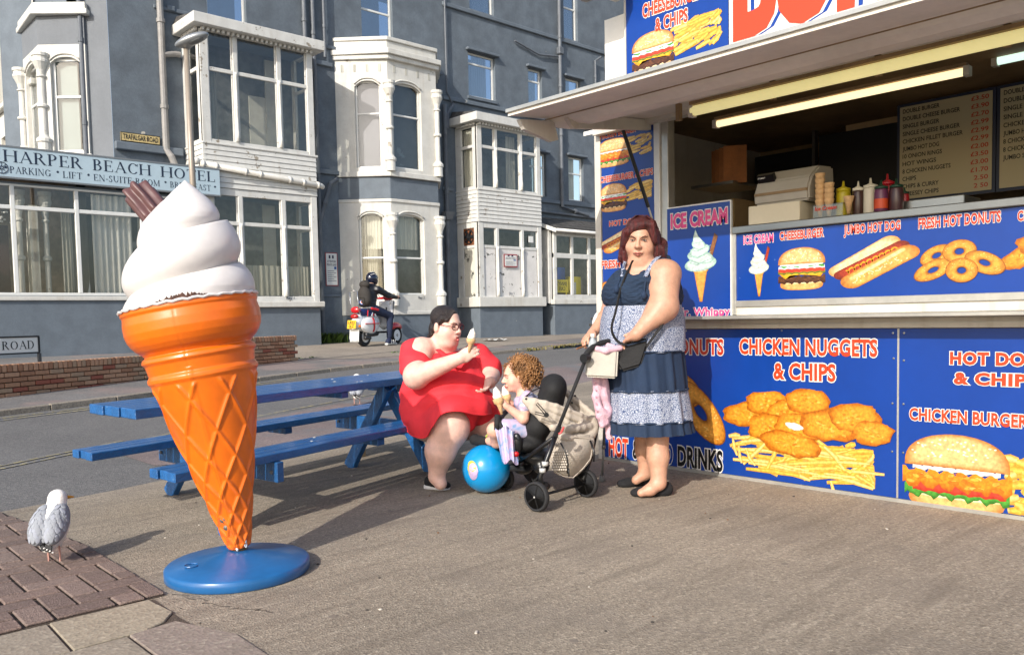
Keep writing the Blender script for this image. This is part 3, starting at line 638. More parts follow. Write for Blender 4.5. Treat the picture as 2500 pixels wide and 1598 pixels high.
def box_bay(x0, x1, low, up, top, sill, mx, label, first):
    """square two storey timber bay; low/up = (bottom, transom, head)"""
    CH = Plane((x0, YW, 0), (0, -1, 0), (0, 0, 1), (-1, 0, 0)); RC = Plane((x1, YF, 0), (0, 1, 0), (0, 0, 1), (1, 0, 0))
    core = MB(); z_b0, z_b1 = low[2]+0.2, up[0]-0.13
    core.box(x0+.03, x1-.03, YF+.03, YW+.05, 0.2, sill[0]); core.box(x0+.03, x1-.03, YF+.03, YW+.05, z_b0-.04, z_b1); core.box(x0+.03, x1-.03, YF+.03, YW+.05, up[2]+.10, top-.28)
    bay = core.build('bay_window', M_GREY2, HOT, label=label)
    q = MB(); q.box(x0, x1, YF, YW-.001, 0.21, sill[0]-.002); q.build('base', M_GREY2, bay, bevel=.004)
    q = MB(); q.box(x0-.09, x1+.09, YF-.10, YW-.002, sill[0], sill[1]); q.build('sill', M_WHITE, bay, bevel=.015)
    q = MB(); q.box(x0-.03, x1+.06, YF-.04, YW-.003, z_b1, z_b1+.05); q.build('ledge', M_WOODW, bay, bevel=.01)
    nb = 8
    boards(BAYF, x0, x1, z_b0-.03, z_b1, nb, bay); boards(CH, 0.02, YW-YF-.002, z_b0-.03, z_b1, nb, bay); boards(RC, 0, .98, z_b0-.03, z_b1, nb, bay)
    q = MB(); q.box(x0-.02, x0+.05, YF-.022, YF+.04, z_b0-.03, z_b1-.002); q.build('corner_bead', M_WOODW, bay)
    for (b0, tr, b1), hi in ((low, False), (up, True)):
        bb = sill[1]+.001 if not hi else z_b1+.051; tt = (z_b0-.032) if not hi else top-.27
        L = [(x0, x0+.20, bb, tt, .01), (x1-.17, x1, bb, tt, .01), (x0+.2, x1-.17, b1, tt), (x0+.2, x1-.17, bb, b0)]
        e0 = x0+.20; edges = [e0]+[v for mm in mx for v in (mm-.055, mm+.055)]+[x1-.17]
        cells = []
        for i in range(0, len(edges), 2):
            a, c = edges[i], edges[i+1]; L.append((a, c, tr-.045, tr+.045, -.012)); cells += [(a+.01, c-.01, b0, tr-.04), (a+.01, c-.01, tr+.04, b1)]
            for s_ in ((a, a+.035, b0, b1), (c-.035, c, b0, b1)): L.append((*s_, -.03))
        for mm in mx: L.append((mm-.055, mm+.055, b0, b1, .012))
        fr = bars('window_frame', BAYF, L, M_WOODW, bay)
        if not (not first and not hi): panes(BAYF, cells, bay)
        else: panes(BAYF, [c for i, c in enumerate(cells) if i % 2], bay)
        for mm in mx:                       # turned colonnettes on the mullions
            zz = [(b0, .045), (b0+.22, .045), (b0+.25, .035), ((b0+tr)/2-.04, .03), ((b0+tr)/2, .045), ((b0+tr)/2+.04, .03), (tr-.1, .03), (tr-.05, .05), (tr, .05)]
            q = MB(); q.lathe([(r_, z_) for z_, r_ in zz], (mm, YF-.012, 0), n=10); q.build('colonnette', M_WOODW, bay, smooth=True)
        # cheek facing the sun
        w = YW-YF; L = [(0, .28, bb, tt), (w-.20, w-.001, bb, tt), (.28, w-.20, b1, tt), (.28, w-.20, bb, b0), (.28, w-.20, tr-.045, tr+.045)]
        bars('cheek_frame', CH, L, M_WOODW, bay)
        if hi or first: panes(CH, [(.29, w-.21, b0, tr-.04), (.29, w-.21, tr+.04, b1)], bay)
        bars('cheek_frame', RC, [(0.0, .2, bb, tt, -.003), (w-.2, w-.001, bb, tt, -.003), (.2, w-.2, b1, tt, -.003), (.2, w-.2, bb, b0, -.003), (.2, w-.2, tr-.04, tr+.04, -.01)], M_WOODW, bay); panes(RC, [(.2, w-.2, b0, tr-.04), (.2, w-.2, tr+.04, b1)], bay)
    # roof
    q = MB(); q.box(x0-.22, x1+.22, YF-.27, YW-.004, top-.24, top); q.build('fascia', M_WOODW, bay, bevel=.012)
    q = MB(); q.hexa([(x0-.2, YF-.25, top), (x1+.2, YF-.25, top), (x1+.2, YW-.005, top), (x0-.2, YW-.005, top), (x0-.1, YF-.1, top+.05), (x1+.1, YF-.1, top+.05), (x1+.1, YW-.005, top+.22), (x0-.1, YW-.005, top+.22)]); q.build('roof', M_SLATE, bay)
    n = int((x1-x0)/.12)
    dm = None
    for i in range(n):
        if dm is None: q = MB(); bo = ORG[bay.name]; q.box(bo[0]-.03, bo[0]+.03, bo[1]-.10, bo[1], bo[2]-.07, bo[2]); dm = q.build('dentil', M_WOODW, bay); o = dm
        else: o = dm.copy(); SC.collection.objects.link(o); o.parent = bay
        o.data = dm.data
        o.location = np.array([x0+.06+i*.12, YF-.02, top-.245])-bo
    for i in range(int(.95/.12)):
        o = dm.copy(); SC.collection.objects.link(o); o.parent = bay; o.rotation_euler = (0, 0, 0); o.location = np.array([x0-.05, YF+.12+i*.12, top-.245])-bo
    return bay
bay1 = box_bay(8.13, 11.03, (1.70, 3.42, 4.06), (5.34, 6.95, 7.78), 8.08, (1.43, 1.57), (8.98, 10.10), 'white timber bay beside the hotel name board', True)
bay3 = box_bay(16.45, 19.12, (1.72, 3.22, 3.78), (5.02, 6.2, 6.76), 7.12, (1.40, 1.70), (17.22, 18.28), 'second white timber bay with boarded peeling lower panels', False)
# lower lights of the far bay are boarded and peeling
M_PEEL = mat('peeling_board', '#cfccc8', 0.8, var=0.06, vscale=3, bump=0.2, wear=[(3.4, 0.615, hx('#3e4038')), (9, 0.64, hx('#5b5a50'))])
for a0, a1 in ((16.66, 17.16), (17.29, 18.22), (18.35, 18.94)):
    q = MB(); pbox(q, BAYF, a0, a1, 1.72, 3.18, -.05, -.03); q.build('boarding', M_PEEL, bay3)
CH3 = Plane((16.45, YW, 0), (0, -1, 0), (0, 0, 1), (-1, 0, 0))
M_PEEL2 = mat('badly_peeled_board', '#c9c5b8', 0.8, var=0.06, vscale=3, wear=[(2.2, 0.56, hx('#4a4b45'))])
q = MB(); pbox(q, CH3, .29, .79, 1.72, 3.24, -.05, -.03); q.build('boarding', M_PEEL2, bay3)
q = MB(); pbox(q, CH3, .29, .79, 3.24, 3.80, -.05, -.02); q.build('boarding', M_RUST, bay3)
fan = MB(); c = CH3.pt(.54, 3.53, -.01); fan.lathe([(.0, 0), (.05, 0), (.05, .04), (0, .04)], c, (-1, 0, 0), 12)
for i in range(6):
    a = i*math.pi/3; fan.bar(c+CH3.u*math.cos(a)*.04+CH3.v*math.sin(a)*.04+CH3.n*.02, c+CH3.u*math.cos(a)*.2+CH3.v*math.sin(a)*.2+CH3.n*.02, .09, .012, up=(-1, .3, .2))
fan.tube([c+CH3.u*math.cos(t)*.215+CH3.v*math.sin(t)*.215 for t in np.linspace(0, 2*math.pi, 21)[:-1]], .018, 6, closed=True); fan.build('extractor_fan', M_DARK, bay3, label='black extractor fan in a rusted panel')
curtain(CH3, .28, .82, 5.05, 6.74, -.12, M_CURT, bay3); curtain(BAYF, 17.9, 18.3, 5.05, 6.7, -.3, M_CURTD, bay3)
# rooms seen through the two timber bays
for bx0, bx1, zz, bb in ((8.2, 10.96, ((1.58, 4.1), (5.3, 7.8)), bay1), (16.5, 19.05, ((1.75, 3.8), (5.0, 6.8)), bay3)):
    for z0, z1 in zz:
        r = MB(); r.box(bx0, bx1, YW-.04, YW-.02, z0, z1); r.build('room_wall', M_ROOM, bb)
q = MB(); q.box(9.75, 10.35, YW-.07, YW-.045, 5.35, 6.75); q.build('door', M_ROOMW, bay1); q = MB(); q.box(10.2, 10.5, YW-.10, YW-.045, 5.35, 7.7); q.build('partition', M_ROOMW, bay1)
q = MB(); q.box(10.0, 10.35, YW-.07, YW-.045, 1.6, 4.05); q.build('partition', M_ROOMW, bay1)
curtain(BAYF, 8.9, 10.05, 1.72, 2.45, -.12, M_CURTD, bay1); curtain(BAYF, 10.14, 10.82, 1.72, 2.45, -.12, M_CURTD, bay1)
curtain(BAYF, 8.36, 8.6, 5.36, 7.0, -.2, M_CURTD, bay1)
q = MB(); q.box(18.55, 18.75, YF-.0, YF+.012, 3.42, 3.62); q.build('vent', M_UPVC, bay3)
# ---- the canted stone bay
bay2c = MB(); P0, P1, P2, P3 = (12.29, 20.0), (13.31, 19.0), (14.97, 19.0), (15.75, 20.0)
def ringpoly(e, z0, z1, mb):
    # closed outline pushed outwards by e
    q = [(P0[0]-e*.7, P0[1]), (P1[0]-e*.41, P1[1]-e), (P2[0]+e*.48, P2[1]-e), (P3[0]+e*.8, P3[1])]
    mb.prism([(x, y, z0) for x, y in q], (0, 0, z1-z0))
m = MB(); ringpoly(-.02, 0.2, 1.2, m); base2 = m.build('bay_window', M_GREY2, HOT, label='canted white stone bay with slender columns')
for nm, e, z0, z1, mt in (('base_ledge', .02, 1.2, 1.30, M_WHITE), ('band', .0, 4.37, 4.96, M_GREY2), ('band_mould', .035, 4.28, 4.37, M_WHITE), ('sill', .08, 4.97, 5.11, M_WHITE), ('cornice', .10, 8.10, 8.22, M_WHITE), ('cornice', .17, 8.22, 8.36, M_WHITE),
                          ('parapet', .02, 8.36, 8.60, M_WHITE), ('coping', .07, 8.60, 8.70, M_WHITE), ('wall', -.06, 1.15, 1.75, M_WHITE)):
    m = MB(); ringpoly(e, z0, z1, m); m.build(nm, mt, base2, bevel=.012)
faces = [plane2(P0, P1), plane2(P1, P2), plane2(P2, P3)]
lens = [math.dist(P0, P1), math.dist(P1, P2), math.dist(P2, P3)]
def arch_face(pl, L, w0, w1, b0, b1, top, bot, parent, rise=.16, dep=.16):
    m = MB(); pbox(m, pl, 0.0, w0, bot, top, -dep, 0); pbox(m, pl, w1, L, bot, top, -dep, 0); pbox(m, pl, w0, w1, bot, b0, -dep, 0)
    n = 12; m.v = m.v
    zs = [b1-rise*(abs(2*i/n-1)**2.6) for i in range(n+1)]; xs = [w0+(w1-w0)*i/n for i in range(n+1)]
    for i in range(n):
        m.hexa([pl.pt(xs[i], zs[i], 0), pl.pt(xs[i+1], zs[i+1], 0), pl.pt(xs[i+1], zs[i+1], -dep), pl.pt(xs[i], zs[i], -dep), pl.pt(xs[i], top, 0), pl.pt(xs[i+1], top, 0), pl.pt(xs[i+1], top, -dep), pl.pt(xs[i], top, -dep)])
    m.build('surround', M_WHITE, parent, fixn=True, merge=False)
    hp = MB()           # raised hood over the arch
    hp.tube([pl.pt(xs[i], zs[i]+.07, .012) for i in range(n+1)], .022, 6); hp.build('hood_mould', M_WHITE, parent, smooth=True)
def sash(pl, w0, w1, b0, b1, tr, parent, fr=.055, mt=None, pane=None):
    bars('sash', pl, [(w0, w0+fr, b0, b1), (w1-fr, w1, b0, b1), (w0+fr, w1-fr, b0, b0+fr), (w0+fr, w1-fr, b1-fr, b1), (w0+fr, w1-fr, tr-fr/2, tr+fr/2)], mt or M_UPVC, parent, -.15, -.09)
    panes(pl, [(w0+fr, w1-fr, b0+fr, tr-fr/2), (w0+fr, w1-fr, tr+fr/2, b1-fr)], parent, pane, -.12)
for lo, (bot, top, b0, b1, tr) in ((True, (1.30, 4.28, 1.75, 3.98, 2.78)), (False, (5.11, 8.10, 5.22, 7.55, 6.68))):
    for i, (w0, w1) in enumerate(((.52, 1.22), (.16, 1.12), (.2, 1.0))):
        arch_face(faces[i], lens[i], w0, w1, b0, b1, top, bot, base2); sash(faces[i], w0, w1, b0, b1, tr, base2, .05, M_UPVC)
        if lo: curtain(faces[i], w0+.02, w1-.02, tr+.25, b1, -.26, M_CURT, base2); curtain(faces[i], w0+.02, w0+(w1-w0)*(.62 if i == 0 else .0)+.03, b0, tr+.25, -.26, M_CURTD, base2)
        elif i == 0:
            q = MB(); pbox(q, faces[i], w0, w1, b0, b1, -.25, -.24); q.build('blind', mat('grey_blind', '#8f8e98', 0.9, var=.06, vscale=1), base2)
        else:
            q = MB(); pbox(q, faces[i], w0, w1, b0, b1, -.26, -.25); q.build('blind', mat('dirty_film', '#4f565f', 0.7, wear=[(2.0, 0.60, hx('#6b7580'))], var=.1), base2)
    r = MB(); r.prism([(12.6, 19.97, bot), (13.4, 19.4, bot), (14.9, 19.4, bot), (15.4, 19.97, bot)], (0, 0, top-bot)); r.build('room', M_ROOM, base2)
# slots under the cornice
for pl, L, n in ((faces[0], lens[0], 4), (faces[1], lens[1], 4)):
    for i in range(n):
        q = MB(); a = L*(i+.6)/(n+.2); pbox(q, pl, a-.035, a+.035, 7.78, 7.98, .001, .006); q.build('slot', M_CURTD, base2)
def column(x, y, z0, z1, parent, n=14, s=1.0):
    H = z1-z0; pr = [(.13, 0), (.13, .26), (.155, .28), (.155, .34), (.10, .40), (.072, .44), (.068, H*.46), (.112, H*.472), (.112, H*.492), (.068, H*.505), (.066, H*.76), (.098, H*.77), (.098, H*.78), (.066, H*.79), (.09, H*.84), (.155, H*.905), (.165, H*.91), (.165, H*.93), (.15, H*.94), (.15, H*.965), (.17, H*.97), (.17, H)]
    q = MB(); q.lathe([(r*s, z) for r, z in pr], (x, y, z0), n=n); return q.build('column', M_WHITE, parent)
for z0, z1 in ((1.45, 3.98), (5.11, 7.52)):
    column(P1[0]+.02, P1[1]-.03, z0, z1, base2); column(P2[0]-.02, P2[1]-.05, z0, z1, base2)
M_CAPR = mat('rust_stain', '#a8693a', 0.8, var=0.4, vscale=14)
# ---- ground floor extension with the name board
ext = MB(); EXW = Plane((0, YF, 0), (1, 0, 0), (0, 0, 1), (0, -1, 0))
wall_open(ext, EXW, -6, 8.08, -0.3, 3.96, [(-5.5, -2.1, 1.70, 3.92), (-1.9, 1.4, 1.70, 3.92), (1.6, 8.02, 1.70, 3.92)], .12)
ext.box(-6, 8.06, YF+.13, YW+.9, 4.56, 4.64)
eo = ext.build('extension', M_GREY2, HOT, fixn=False, merge=False)
L = [(1.6, 8.0, 1.70, 1.76), (1.6, 8.0, 3.42, 3.50), (1.6, 8.0, 3.88, 3.95)]; cells = []
xsx = [1.6, 2.9, 4.20, 5.38, 6.70, 8.0]
for i, x in enumerate(xsx): L.append((x-.04, x+.04, 1.76, 3.88, .004))
for a, b in zip(xsx, xsx[1:]): cells += [(a+.04, b-.04, 1.76, 3.42), (a+.04, b-.04, 3.5, 3.88)]
bars('window_frame', EXW, L, M_UPVC, eo, -.09, -.01); panes(EXW, cells, eo, None, -.05)
L = [(x-.3, x+.3, 0, .001) for x in ()]
q = MB(); pbox(q, EXW, -6, 8.1, 1.60, 1.69, -.02, .05); q.build('sill', M_WHITE, eo, bevel=.01)
q = MB(); q.box(-6, 8.02, YF+2.4, YF+2.45, 0.3, 4.5); q.build('room_wall', mat('brown_room', '#a59584', 0.9, var=.4, vscale=.9), eo)
q = MB(); q.box(-6, 8.02, YF+.15, YF+2.4, 0.9, 1.0); q.build('floor', M_ROOM, eo); q = MB(); q.box(-6, 8.02, YF+.15, YF+2.4, 4.4, 4.45); q.build('ceiling', M_UPVC, eo)
for x in (4.45, 4.95): column(x, YF+.7, 1.2, 3.9, eo, s=.8)
q = MB(); pbox(q, EXW, 4.62, 4.78, 1.7, 3.6, -.9, -.6); q.build('pillar', M_ROOMW, eo)
curtain(EXW, 5.15, 5.36, 1.75, 3.5, -.35, M_CURTD, eo, .03, 12); curtain(EXW, 5.72, 6.55, 1.75, 3.86, -.22, M_UPVC, eo, .05, 26); curtain(EXW, 6.72, 7.9, 1.75, 3.86, -.4, M_CURTD, eo, .04, 30)
q = MB(); pbox(q, EXW, 3.9, 4.33, 1.2, 3.2, -1.2, -1.1); q.build('door', mat('maroon_door', '#3a1f1e', .6), eo)
# chandelier drops
ch = MB(); 
for i in range(24): ch.ball((4.05+random.uniform(-.25, .25), YF+.6+random.uniform(-.2, .2), 3.45-random.uniform(0, .3)), .022, 6, 4)
ch.tube([(4.05, YF+.6, 3.4), (4.05, YF+.6, 4.4)], .01, 5); ch.build('chandelier', M_UPVC, eo)
# boarded strip between name board and bay, with overflow pipe
pr = aty(487, 402, YF); pr2 = aty(775, 455, YF)
t = MB(); a, b = np.array([8.0, YF-.09, 4.72]), np.array([11.12, YF-.09, 4.50]); t.tube([a, b, b+[.07, .05, -.02]], .065, 10)
for k in (.02, .12, .35, .47, .72, .84, .97): c = a+(b-a)*k; t.tube([c-[.03, 0, 0], c+[.03, 0, 0]], .085, 10)
t.ball((7.93, YF-.05, 4.78), .09, 10, 8); t.build('waste_pipe', mat('white_plastic_pipe', '#cfccc4', .45, var=.08), bay1, smooth=True)
# ---- cafe lean-to beyond the far bay
YC = 19.0; CF = Plane((0, YC, 0), (1, 0, 0), (0, 0, 1), (0, -1, 0))
q = MB(); q.box(19.68, 24, YC, YW, .2, 1.46); cafe = q.build('cafe_front', M_GREY2, HOT, bevel=.004)
q = MB(); q.box(19.12, 19.68, YC+.55, YW, .2, 1.5); q.build('step_wall', M_GREY2, cafe)
q = MB(); q.box(19.62, 24, YC-.05, YC+.2, 1.465, 1.62); q.build('sill', M_WHITE, cafe, bevel=.01)
xs = [19.68, 20.57, 21.42, 22.3, 23.2]; L = [(19.68, 24, 1.62, 1.78), (19.68, 24, 2.98, 3.14), (19.68, 24, 3.70, 3.9)]+[(x-.06 if i else x, x+.06 if i else x+.14, 1.78, 3.70, .003) for i, x in enumerate(xs)]; cells = []
for a, b in zip(xs, xs[1:]): cells += [(a+.05, b-.05, 1.78, 2.98), (a+.05, b-.05, 3.14, 3.70)]
bars('window_frame', CF, L, M_WOODW, cafe); panes(CF, cells, cafe)
RET = Plane((19.12, YC+.5, 0), (.56, 0, 0), (0, 0, 1), (0, -1, 0)); q = MB(); q.box(19.12, 19.30, YC+.5, YC+.6, 1.5, 3.9); q.box(19.55, 19.68, YC+.1, YC+.6, 1.5, 3.9); q.box(19.3, 19.55, YC+.5, YC+.6, 3.0, 3.12); q.build('side_frame', M_WOODW, cafe)
q = MB(); q.box(19.30, 19.55, YC+.54, YC+.56, 1.5, 3.7); q.build('pane', M_GLASS, cafe)
q = MB(); q.box(19.1, 24, YW-.05, YW-.02, 1.5, 3.9); q.build('room_wall', M_ROOM, cafe)
M_YEL = mat('yellow_cafe_sign', '#c9b92e', 0.6); q = MB(); pbox(q, CF, 19.86, 20.46, 1.85, 2.28, -.12, -.10); sg = q.build('cafe_notice', M_YEL, cafe)
t = MB(); rp = Plane((20.42, YC, 1.87), (-1, 0, 0), (0, 0, 1), (0, -1, 0)); text_on(t, rp, "JINNY'S", .02, .52, .21, .34, -.098, .01); text_on(t, rp, 'CAFE', .12, .42, .05, .17, -.098, .01); t.build('lettering', M_DARK, cafe)
q = MB(); pbox(q, CF, 19.86, 20.5, 2.3, 2.7, -.3, -.28); q.build('blue_board', mat('cafe_blue', '#234c9c', .6), cafe); q = MB(); pbox(q, CF, 20.75, 21.3, 1.8, 2.4, -.5, -.3); q.build('yellow_counter', M_YEL, cafe); q = MB(); pbox(q, CF, 20.65, 20.85, 1.8, 2.2, -.12, -.11); q.build('notice', M_UPVC, cafe)
rf = MB(); rf.hexa([(19.62, YC-.2, 3.82), (24, YC-.2, 3.82), (24, YW-.01, 4.35), (19.12, YW-.01, 4.35), (19.62, YC-.2, 3.87), (24, YC-.2, 3.87), (24, YW-.01, 4.42), (19.12, YW-.01, 4.42)]); rf.build('roof', M_SLATE, cafe)
n = 5
for r_ in range(n):
    for c_ in range(12):
        f0, f1 = r_/n, (r_+1)/n; y0 = YC-.21+f0*1.2; y1 = YC-.21+f1*1.2+.05; z0 = 3.885+f0*.53; z1 = 3.885+f1*.53; x = 19.75+c_*.36+(r_ % 2)*.18
        if x < 24 and y1 < 20.05: MB().hexa([(x, y0, z0-.01), (x+.35, y0, z0-.01), (x+.35, min(y1, 19.98), z1-.02), (x, min(y1, 19.98), z1-.02), (x, y0, z0+.012), (x+.35, y0, z0+.012), (x+.35, min(y1, 19.98), z1), (x, min(y1, 19.98), z1)]).build('slate', M_SLATE, cafe)
g = MB(); g.tube([(19.6, YC-.24, 3.86), (24, YC-.24, 3.84)], .05, 8); g.build('gutter', M_UPVC, cafe, smooth=True); g = MB(); g.bar((19.60, YC-.22, 3.84), (19.10, YW-.02, 4.34), .03, .12); g.build('barge_board', M_WOODW, cafe)
g = MB(); g.tube([(19.2, YW-.06, 4.62), (24, YW-.06, 4.55)], .05, 8); g.build('conduit', M_PIPEG, cafe)
# ---- chamfered corner with its own bay, and the sunlit flank
pa = EYE+ray(216, 300)*18.7; pb = EYE+ray(102, 300)*18.7; pa, pb = (pa[0], pa[1]), (pb[0], pb[1])
CF1 = plane2(pb, pa); Lc = math.dist(pa, pb); pc = (pb[0]+.02, pb[1]+1.56); CF0 = plane2(pc, pb); C3 = (6.491, 20.0); RT1 = plane2(pa, (pa[0]+.25, pa[1]+.35))
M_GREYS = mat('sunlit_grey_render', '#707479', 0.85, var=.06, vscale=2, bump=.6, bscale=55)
cb = MB(); q5 = [(pc[0], pc[1]), pb, pa, (pa[0]+.25, pa[1]+.35), (6.3, 21.5), (pc[0]+1, 22)]
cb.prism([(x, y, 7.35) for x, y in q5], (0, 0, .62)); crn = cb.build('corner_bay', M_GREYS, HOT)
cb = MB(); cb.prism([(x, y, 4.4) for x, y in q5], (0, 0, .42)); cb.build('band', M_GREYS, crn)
def grow(poly, e):
    c = np.mean(poly, 0); return [tuple(np.array(p)+(np.array(p)-c)/np.linalg.norm(np.array(p)-c)*e) for p in poly]
for nm, e, z0, z1 in (('cornice', .16, 7.98, 8.10), ('cornice', .10, 8.10, 8.25), ('sill', .08, 4.82, 4.92)):
    cb = MB(); cb.prism([(x, y, z0) for x, y in grow(q5, e)], (0, 0, z1-z0)); cb.build(nm, M_WHITE, crn, bevel=.012)
arch_face(CF1, Lc, .25, .93, 4.98, 7.08, 7.35, 4.92, crn, rise=.14); sash(CF1, .25, .93, 4.98, 7.06, 6.22, crn, .06)
q = MB(); pbox(q, CF1, .25, .93, 4.98, 7.08, -.22, -.2); q.build('blind', mat('pale_blind', '#93a0a3', .9, var=.05), crn)
arch_face(CF0, 1.56, .35, 1.30, 4.98, 7.08, 7.35, 4.92, crn, rise=.14); sash(CF0, .35, 1.30, 4.98, 7.06, 6.22, crn, .05)
q = MB(); pbox(q, CF0, .35, 1.30, 4.98, 7.08, -.22, -.2); q.build('blind', mat('pale_blind', '#93a0a3', .9, var=.05), crn)
for p in (pb, (pb[0]-.05, pb[1]+1.52)): column(p[0]+.03, p[1]-.05, 4.92, 7.15, crn, s=1.1)
q = MB(); q.prism([(pa[0]-.01, pa[1]+.02, 4.82), (pa[0]+.26, pa[1]+.36, 4.82), (pa[0]+.1, pa[1]+.6, 4.82)], (0, 0, 2.52)); q.build('return', M_WHITE, crn)
m = MB(); R2 = plane2((pa[0]+.24, pa[1]+.34), (5.75, 20.35)); 
m.prism([(pa[0]+.24, pa[1]+.345, 0), (5.86, 20.62, 0), C3, (7.2, 20.001, 0)[:2], (7, 24), (4.9, 24)][:0] or [(pa[0]+.24, pa[1]+.345, 0), (6.0, 20.50, 0), (6.0, 23, 0), (5.0, 23, 0)], (0, 0, 14)); m.build('corner_return', M_GREY2, HOT)
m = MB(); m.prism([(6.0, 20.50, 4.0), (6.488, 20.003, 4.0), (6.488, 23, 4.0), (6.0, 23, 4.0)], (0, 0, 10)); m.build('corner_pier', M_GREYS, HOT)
pipe([(6.02, 20.36, 12), (6.02, 20.36, 4.7)], .05, M_PIPEG)
m = MB(); W0 = plane2((5.5, 34), (5.5, 22.0)); OW = [(8.3, 9.25, 6.95, 8.6), (8.3, 9.2, 4.9, 6.1)]; wall_open(m, W0, 0, 12, 3.0, 13, OW, .2); m.build('flank_wall', M_WHITE, HOT, fixn=False, merge=False)
for o in OW: sash(W0, *o, o[2]+.75, HOT, .05); q = MB(); pbox(q, W0, *o, -.3, -.28); q.build('curtain', M_CURTD, HOT)
q = MB(); pbox(q, W0, 0, 12, 6.72, 6.86, .0, .14); q.build('string_course', M_WHITE, HOT, bevel=.02)
for i in range(4): q = MB(); pbox(q, W0, 9.4+i*.22, 9.47+i*.22, 6.30, 6.52, .001, .03); q.build('ornament', M_CURTD, HOT)
# ---- name board
sgn = thing('hotel_sign', 'long pale blue name board with dark serif capitals above the ground floor windows', 'sign', (6, YF-.12, 4.3))
q = MB(); q.box(3.0, 8.42, YF-.16, YF-.08, 4.03, 4.60); q.build('board', mat('pale_blue_board', '#a9bcc6', .5, var=.03), sgn)
q = MB(); q.box(2.98, 8.44, YF-.17, YF-.07, 4.602, 4.635); q.box(2.98, 8.44, YF-.17, YF-.07, 3.995, 4.028); q.build('board_edge', mat('grey_edge', '#6f7478', .5), sgn)
sp = Plane((0, YF-.16, 0), (1, 0, 0), (0, 0, 1), (0, -1, 0)); M_NAVY = mat('navy_lettering', '#1d2b3f', .5)
def sx(px, py=400): return aty(px, py, YF-.16)[0]
t = MB()
for w, a, b in (('HARPER', 8, 202), ('BEACH', 226, 368), ('HOTEL', 391, 523)): t = MB(); text_on(t, sp, w, sx(a), sx(b), 4.315, 4.545, .002, serif=True); t.build('lettering', M_NAVY, sgn)
t = MB()
for w, a, b in (('.', 7, 15), ('PARKING', 23, 123), ('.', 134, 140), ('LIFT', 152, 199), ('.', 209, 215), ('EN-SUITE-ROOM', 227, 388), ('.', 397, 403), ('BREAKFAST', 413, 512), ('.', 518, 524)):
    t = MB()
    if w == '.': text_on(t, sp, w, sx(a)+.02, sx(a)+.02+.05, 4.09, 4.09+.28, .002, serif=True)
    else: text_on(t, sp, w, sx(a), sx(b), 4.10, 4.235, .002, serif=True)
    t.build('small_lettering', M_NAVY, sgn)
t = MB(); cc = np.array([sx(3), 0, 4.17])
for r in (.11, .03): t.tube([sp.pt(cc[0]+r*math.cos(q_), 4.19+r*math.sin(q_), .004) for q_ in np.linspace(0, 2*math.pi, 21)[:-1]], .008, 4, closed=True)
for k in range(8): a = k*math.pi/4; t.bar(sp.pt(cc[0]+.03*math.cos(a), 4.19+.03*math.sin(a), .004), sp.pt(cc[0]+.11*math.cos(a), 4.19+.11*math.sin(a), .004), .006, .006)
t.build('wheel_emblem', M_NAVY, sgn)
# street name plates
def plate(name, label, pl, a0, a1, b0, b1, txt, ground, ink, th=.02):
    s = thing(name, label, 'sign', tuple(pl.pt(a0, b0, 0))); q = MB(); pbox(q, pl, a0, a1, b0, b1, .0, th); q.build('plate', ground, s, bevel=.003)
    q = MB(); w = .012
    for r in ((a0, a1, b0, b0+w), (a0, a1, b1-w, b1), (a0, a0+w, b0+w, b1-w), (a1-w, a1, b0+w, b1-w)): pbox(q, pl, *r, th, th+.006)
    q.build('border', ink, s); t = MB()
    text_on(t, pl, txt, a0+.05*(b1-b0)*5, a1-.05*(b1-b0)*5, b0+.22*(b1-b0), b1-.2*(b1-b0), th+.004, .02, 1.05); t.build('lettering', ink, s); return s
plate('street_name_sign', 'weathered cream TRAFALGAR ROAD plate on the grey wall by the drainpipe', Plane((0, YW-.02, 0), (1, 0, 0), (0, 0, 1), (0, -1, 0)), 6.64, 7.52, 5.24, 5.44, 'TRAFALGAR ROAD', mat('aged_cream', '#c2ad78', .7, var=.15, vscale=9, wear=(14, .62, hx('#6b4a2a'))), mat('sign_black', '#1a1a1c', .6))
# low street sign on posts by the brick wall
pA = att(98, 962); d_ = np.array([-.93, -.36, 0]); pl = Plane(pA+ZH*0, -d_, (0, 0, 1), (-.36*-1*-1, -.93*1, 0)); pl.n = np.cross(pl.u, pl.v)
ss = thing('street_name_sign', 'low white AR ROAD name board on black posts before the brick wall', 'sign', tuple(pA))
hS = 0.78; wS = 1.2
q = MB(); pbox(q, pl, -wS, 0, hS-.20, hS, -.01, .01); q.build('plate', M_UPVC, ss); q = MB(); pbox(q, pl, -wS-.02, .02, hS, hS+.02, -.02, .02); pbox(q, pl, -wS-.02, .02, hS-.22, hS-.2, -.02, .02); pbox(q, pl, 0, .025, hS-.2, hS, -.02, .02); q.build('frame', M_DARK, ss)
for a in (.0, -wS): q = MB(); pbox(q, pl, a-.0, a+.035, -.02, hS-.22, -.02, .02); q.build('post', mat('grey_black_post', '#3a3c40', .4), ss)
t = MB(); text_on(t, pl, 'TRAFALGAR ROAD', -wS+.04, -.04, hS-.165, hS-.045, .012, serif=False, space=1.1) if False else None
for ww, a0, a1 in (('TRAFALGAR', -wS+.03, -.60), ('ROAD', -.50, -.06)): t = MB(); text_on(t, pl, ww, a0, a1, hS-.155, hS-.045, .012, serif=True); t.build('lettering', M_DARK, ss)
